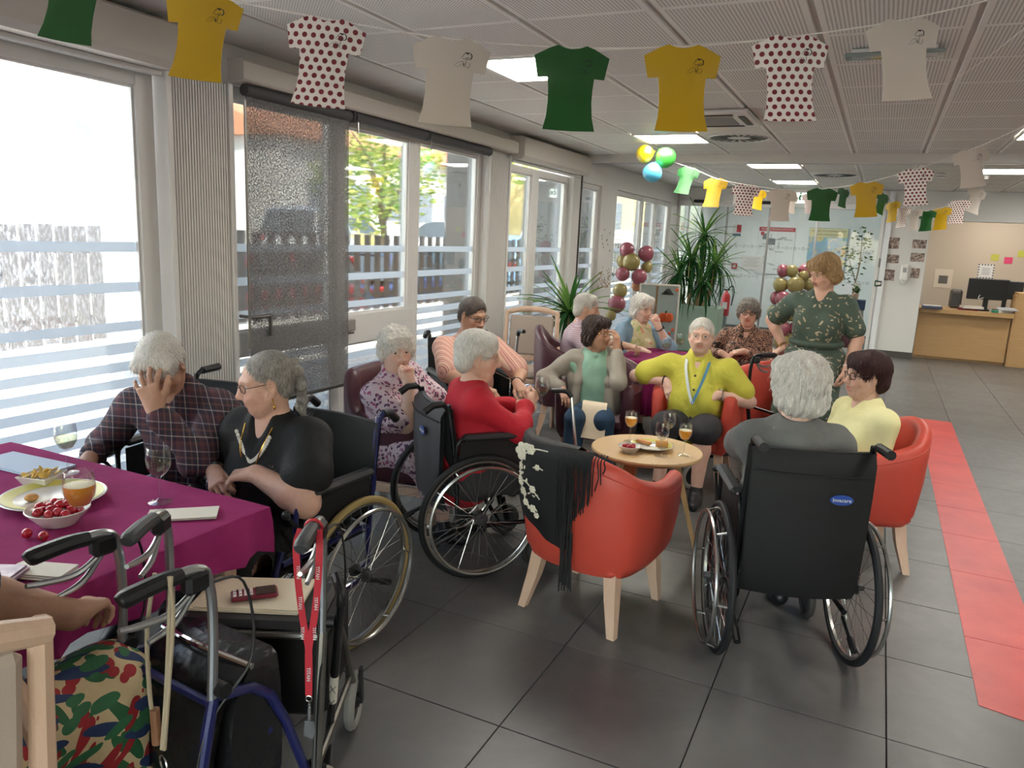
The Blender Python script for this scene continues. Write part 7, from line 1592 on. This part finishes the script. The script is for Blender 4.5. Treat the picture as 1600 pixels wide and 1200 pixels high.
# 6 woman in grey cardigan
p, J = person('woman in a grey cardigan over a mint polo touching her temple', (0, 0, 0), PI+.30, headat=(-1.70, 4.92, .997), lean=.04, head=(1.0, .05, 0), sc=.90, hs=1.05, stout=.86, skin='b', bust=0, jowl=.2,
    armL=dict(world=1, wrist=(-1.53, 4.86, .904), pole=(-1.37, 4.53, .43), fdir=(-.12, .05, .95), palm=(-.95, .2, .1), curl=.3, spread=.15), armR=dict(world=1, wrist=(-1.864, 4.74, .61), pole=(-2.2, 4.85, .58), fdir=(.55, -.5, -.5), palm=(.2, 0, -1), curl=.35),
    top=dict(mat=MINT, sleeve=0, g=.010, vneck=.05, collar=1, name='polo', wr=.004), bottom=dict(kind='trousers', mat=DENIM, name='jeans'), **seatlegs(.44, .42, .36), hair=('bob', 'brown', dict(vol=.004)), specs=SP(GOLD, r=.0014), brow=.6, browc=(.4, .35, .3), h=.011, hg=.009, hh=.0038, shoes=SHB)
# open cardigan, built over the polo
C_ = Sdf(); a = J['arms']; nb, up, fw, rt, sc, hip, ch = (J[k] for k in ('nb', 'up', 'fw', 'rt', 'sc', 'hip', 'ch'))
for q in (-1, 1):
    s_, e_, w_ = a[q]; C_.rc(s_, e_, .062, .052, .04); C_.rc(e_, e_+(w_-e_)*.85, .052, .040, .03); C_.rc(s_-up*.02-rt*q*.045, ch+rt*q*.125-up*.05, .052, .05, .05); C_.rc(ch+rt*q*.125-up*.05, hip+rt*q*.14+up*.03, .055, .06, .05); C_.rc(s_-rt*q*.06+fw*.04, ch+rt*q*.10+fw*.075-up*.04, .03, .032, .03); C_.rc(ch+rt*q*.10+fw*.075-up*.04, hip+rt*q*.13+fw*.09+up*.02, .032, .036, .03)
C_.el(ch-fw*.05, V(.15, .075, .22), None, .05); v, q = sdf_mesh(C_, .009, disp=wrinkle(.005, 12)); inst('cardigan', np_mesh('cardigan', [(v, q)], CARD), p)
t = thing('paper_napkin', 'cream paper napkin lying over the knees of the woman in the grey cardigan', 'napkin', (-1.59, 4.60, -.02)); P = np.array([[(u*.085+.03*(v_-.5), -.10*v_+.10, .585-.015*v_-(.26*max(0, v_-.55)**1.2)) for v_ in np.linspace(0, 1.35, 12)] for u in np.linspace(-1, 1, 8)]); MB().grid(P).grid(P+V(0, -.003, -.003)).build('sheet', MATS['cream_napkin'], t, auto=80)
# 7 man in gingham
p, J = person('man in a checked shirt seen from the side behind the dark-haired woman', (0, 0, 0), -1.25, headat=(-2.16, 5.95, 1.06), lean=.22, head=(-.05, .15, 0), sc=.96, hs=1.0, male=True, skin='b',
    armR=dict(world=1, wrist=(-1.78, 5.82, .80), pole=(-2.0, 5.5, .5), fdir=(1, .1, -.1), palm=(0, .2, -1), curl=.5), armL=dict(world=1, wrist=(-1.85, 6.25, .70), pole=(-2.2, 6.6, .5), fdir=(1, 0, -.2), palm=(0, 0, -1), curl=.5), top=dict(mat=GING, sleeve=.85, g=.016, loose=.016, vneck=.04, collar=1), bottom=dict(kind='trousers', mat=CHAR), **seatlegs(.46, .42, .42), hair=('short', 'silver', dict(vol=.006)), h=.012, hg=.0105, hh=.0042, shoes=SHB)
watch(p, J['arms'][1], BLACKPL, '#3a3a3c', .9, .031)
# 8 woman in blue cardigan
p, J = person('white-haired woman in a blue cardigan holding her hand to her mouth', (0, 0, 0), PI+.72, headat=(-1.82, 6.42, 1.055), lean=.12, head=(.28, .12, 0), sc=.90, hs=1.05, stout=1.1, skin='c', bust=.6,
    armL=dict(world=1, wrist=(-1.645, 6.34, .915), pole=(-1.5, 6.75, .4), fdir=(-.45, -.15, .75), palm=(-.6, .6, .2), curl=.5, spread=.1), armR=dict(world=1, wrist=(-1.72, 6.10, .74), pole=(-2.2, 6.1, .5), fdir=(1, .0, -.2), palm=(0, 0, -1), curl=.5), top=dict(mat=FLD, sleeve=0, g=.012, vneck=.06, name='dress'), bottom=dict(kind='skirt', mat=FLD, name='skirt', len=.5), **seatlegs(.46, .42, .42), hair=('bob', 'white', dict(vol=.012, seed=3)), specs=SP(WIRE, r=.0016), h=.012, hg=.0105, hh=.0042, shoes=SHB)
C_ = Sdf(); a = J['arms']; nb, up, fw, rt, sc, hip, ch = (J[k] for k in ('nb', 'up', 'fw', 'rt', 'sc', 'hip', 'ch'))
for q in (-1, 1):
    s_, e_, w_ = a[q]; C_.rc(s_, e_, .066, .058, .04); C_.rc(e_, e_+(w_-e_)*.3, .058, .05, .03); C_.rc(s_-up*.02-rt*q*.045, ch+rt*q*.14-up*.05, .056, .06, .05); C_.rc(ch+rt*q*.14-up*.05, hip+rt*q*.16+up*.03, .06, .065, .05); C_.rc(s_-rt*q*.05+fw*.05, ch+rt*q*.12+fw*.10-up*.04, .03, .034, .03)
C_.el(ch-fw*.05, V(.165, .085, .22), None, .05); v, q = sdf_mesh(C_, .0105, disp=wrinkle(.005, 13)); inst('cardigan', np_mesh('cardigan', [(v, q)], BLUEC), p); watch(p, a[-1], BLACKPL, '#3a3a3c', .9, .029)
# 9 man in lime shirt
p, J = person('elderly man in a yellow-green shirt facing us from a coral armchair', (0, 0, 0), PI+.10, headat=(-1.02, 5.06, 1.03), lean=-.02, head=(.06, .02, .0), sc=.95, hs=1.02, male=True, stout=1.15, skin='c', jowl=1.1,
    armR=dict(world=1, wrist=(-1.215, 5.02, .70), pole=(-1.62, 5.05, .62), fdir=(.45, -.55, -.65), palm=(.2, .5, -.6), curl=.25, spread=.05), armL=dict(world=1, wrist=(-.86, 4.98, .66), pole=(-.45, 5.3, .6), fdir=(-.75, -.4, -.35), palm=(-.2, .4, -.8), curl=.55),
    top=dict(mat=LIME, sleeve=.68, g=.018, loose=.028, vneck=.04, collar=1, name='shirt', wr=.006), bottom=dict(kind='shorts', mat=CHAR, len=.08, name='shorts', g=.03), legR=dict(pole=(.16, .8, .9), ankle=(.14, .44, .09)), legL=dict(pole=(-.12, .8, .9), ankle=(-.10, .44, .09)), hair=('bald', 'white', dict(seed=6)), specs=SP(WIRE, r=.0013), eyes='blue', brow=.3, browc=(.85, .82, .8), h=.011, hg=.009, hh=.0036, shoes=SHB)
watch(p, J['arms'][1], BLACKPL, '#d8d4cc', .93, .031); watch(p, J['arms'][-1], mat('steel_strap', '#9a958a', .3, .8), '#e0dcd4', .93, .031)
nb, up, fw, rt, ch = (J[k] for k in ('nb', 'up', 'fw', 'rt', 'ch')); LNY = mat('blue_white_lanyard', '#4a7f9a', .6)
for q in (-1, 1): ribbon([nb+rt*q*.078+fw*.02+up*.012, nb+rt*q*.068+fw*.145-up*.07, nb+rt*q*.035+fw*.200-up*.19, nb+fw*.222-up*.29], .018, fw).build('neck_strap', LNY if q < 0 else mat('pale_lanyard', '#c9d2d2', .6), p, auto=80)
for k in range(4): q_ = nb+rt*.0+fw*(.165+.016*k)-up*(.11+.09*k); MB().ball(q_+fw*.012, (.008, .005, .008), 8, 5).build('button', DARKGR, p)
# 10 woman in brown
p, J = person('curly grey-haired woman in a brown patterned blouse with dark glasses', (0, 0, 0), PI+.1, headat=(-1.0, 6.90, 1.05), lean=.02, head=(.05, .0, 0), sc=.92, hs=1.04, stout=1.2, skin='a', bust=.8, mouth=.8,
    armR=dict(world=1, wrist=(-1.16, 6.70, .70), pole=(-1.5, 6.9, .5), fdir=(.8, -.3, -.4), palm=(0, .3, -.9), curl=.35), armL=dict(world=1, wrist=(-.98, 6.72, .73), pole=(-.5, 6.95, .5), fdir=(-.9, -.2, -.2), palm=(0, .4, -.9), curl=.35), top=dict(mat=SWIRL, sleeve=1.7, g=.018, loose=.018, vneck=.07, name='blouse', collar=1), bottom=dict(kind='trousers', mat=CHAR), **seatlegs(.46, .42, .42), hair=('curly', 'salt', dict(vol=.018)), specs=SP(HORN, r=.0026, w=.020, hgt=.017, square=False), lip=(.8, .4, .4), h=.012, hg=.0105, hh=.0042, shoes=SHB)
# 11 standing woman
p, J = person('woman standing in a sage green dress with a pale leaf print', (0, 0, 0), PI-.10, headat=(-.365, 5.92, 1.468), lean=.04, head=(-.75, .42, 0), sc=.97, hs=1.02, stout=1.08, skin='a', bust=.8, jowl=.8, standing=True,
    armR=dict(world=1, wrist=(-.585, 6.02, .885), pole=(-.75, 6.1, 1.1), fdir=(-.55, .25, -.45), palm=(-.1, .1, -1), curl=.3), armL=dict(world=1, wrist=(-.13, 5.82, .80), pole=(.2, 6.1, 1.0), fdir=(-.12, -.15, -1), palm=(-1, .2, 0), curl=.35),
    top=dict(mat=DRESS, sleeve=.75, g=.014, loose=.022, vneck=.11, name='dress_bodice', wr=.004), bottom=dict(kind='skirt', mat=DRESS, name='dress_skirt', len=.75), legR=dict(pole=(.1, .6, .5), ankle=(.09, .03, .09)), legL=dict(pole=(-.1, .6, .5), ankle=(-.09, .0, .09)), hair=('bob', 'blond', dict(vol=.012, seed=8)), brow=.4, h=.012, hg=.010, hh=.004, shoes=SHW)
watch(p, J['arms'][-1], WHITEB, '#e8e4de', .92, .031); e, w_ = J['arms'][1][1:]; MB().torus(e+(w_-e)*.9, .034, .003, w_-e, 24, 5).torus(e+(w_-e)*.86, .034, .002, w_-e, 24, 5).build('gold_bracelet', GOLD, p); T = J['T']; MB().ball(T(-.079, 0, -.045), .006, 8, 6).build('earring', WHITEB, p)
hp_, u_, f_, r_ = J['hip'], J['up'], J['fw'], J['rt']; MB().tube([hp_+u_*.12+r_*.172*math.cos(a)+f_*(.03+.142*math.sin(a)) for a in np.linspace(0, 2*PI, 28, endpoint=False)], .022, 8, closed=True).build('waistband', plain('sage_plain', '#46564b'), p)
# 12 woman in grey jumper
p, J = person('white wavy-haired woman in a grey knitted jumper with her back to us', (0, 0, 0), .30, headat=(-.235, 3.12, 1.095), lean=.10, head=(.35, .05, .0), sc=.95, hs=1.04, stout=1.12, skin='c',
    armL=dict(world=1, wrist=(-.52, 3.55, .70), pole=(-.9, 3.1, .55), fdir=(.2, 1, -.1), palm=(.3, 0, -1), curl=.5), armR=dict(world=1, wrist=(-.16, 3.62, .66), pole=(.4, 3.3, .5), fdir=(-.4, .8, 0), palm=(-.3, 0, -1), curl=.5), top=dict(mat=GREYK, sleeve=1.86, g=.022, loose=.016, vneck=.0, name='jumper', wr=.006), bottom=dict(kind='trousers', mat=CHAR), **seatlegs(.48, .45, .48), hair=('bob', 'white', dict(vol=.022, seed=5)), h=.0105, hg=.0085, hh=.0034, shoes=SHB)
# 13 dark-haired woman in pale yellow
p, J = person('dark auburn-haired woman with round glasses in a pale yellow top', (0, 0, 0), 2.25, headat=(-.002, 4.29, .993), lean=-.04, head=(-.12, .02, 0), sc=.92, hs=1.05, stout=1.12, skin='a', bust=.7, jowl=1.,
    armL=dict(world=1, wrist=(-.13, 4.14, .60), pole=(.2, 4.2, .1), fdir=(-1, .1, -.2), palm=(0, 0, -1), curl=.4), armR=dict(world=1, wrist=(-.30, 4.45, .60), pole=(.1, 4.8, .5), fdir=(-1, -.2, -.2), palm=(0, 0, -1), curl=.4), top=dict(mat=PALEY, sleeve=.8, g=.014, loose=.020, vneck=.07, name='top', wr=.004), bottom=dict(kind='trousers', mat=BLUES), **seatlegs(.46, .42, .42), hair=('short', 'auburn', dict(vol=.020, seed=2)), specs=SP(HORN, r=.0024, w=.021, hgt=.018, square=False), lip=(.78, .42, .42), brow=.6, browc=(.35, .25, .25), h=.0105, hg=.0085, hh=.0034, shoes=SHB)
# 14 person in the lower left corner
p, J = person('person in a tropical leaf-print dress cut off by the lower left corner', (-1.56, .58, 0), 1.32, hip=(0, -.02, .535), lean=.1, head=(0, .1, 0), sc=.95, stout=1.2, skin='b', bust=.7,
    armR=dict(world=1, wrist=(-1.545, 1.00, .745), pole=(-2.0, .85, .75), fdir=(-.35, .9, -.15), palm=(0, 0, -1), curl=.5, r=1.25), armL=dict(world=1, wrist=(-1.9, .55, .76), pole=(-1.7, .2, .5), fdir=(-1, .2, 0), palm=(0, 0, -1), curl=.4), top=dict(mat=TROP, sleeve=.6, g=.018, loose=.02, vneck=.06, name='dress'), bottom=dict(kind='skirt', mat=TROP, name='skirt', len=.7, extra=[((.15, .05, .52), (.47, .13, .48), .11, .11, .08), ((.47, .13, .48), (.49, .12, .14), .11, .13, .08), ((.2, .1, .5), (.25, .12, .15), .11, .12, .08)]), **seatlegs(.48, .42, .42), hair=('short', 'grey', {}), h=.011, hg=.008, shoes=SHB)
tag(MB().box((0, 0, 0), (.15, .21, .012), bevel=.002).box((0, 0, .008), (.14, .20, .006)).build('booklet', print_mat('booklet_print', ['#6a4a6a', '#a88aa0', '#d8c8c8'], 18), None, loc=(-1.83, .95, .762), rz=.5), 'lilac booklet at the left edge of the magenta table', 'booklet')
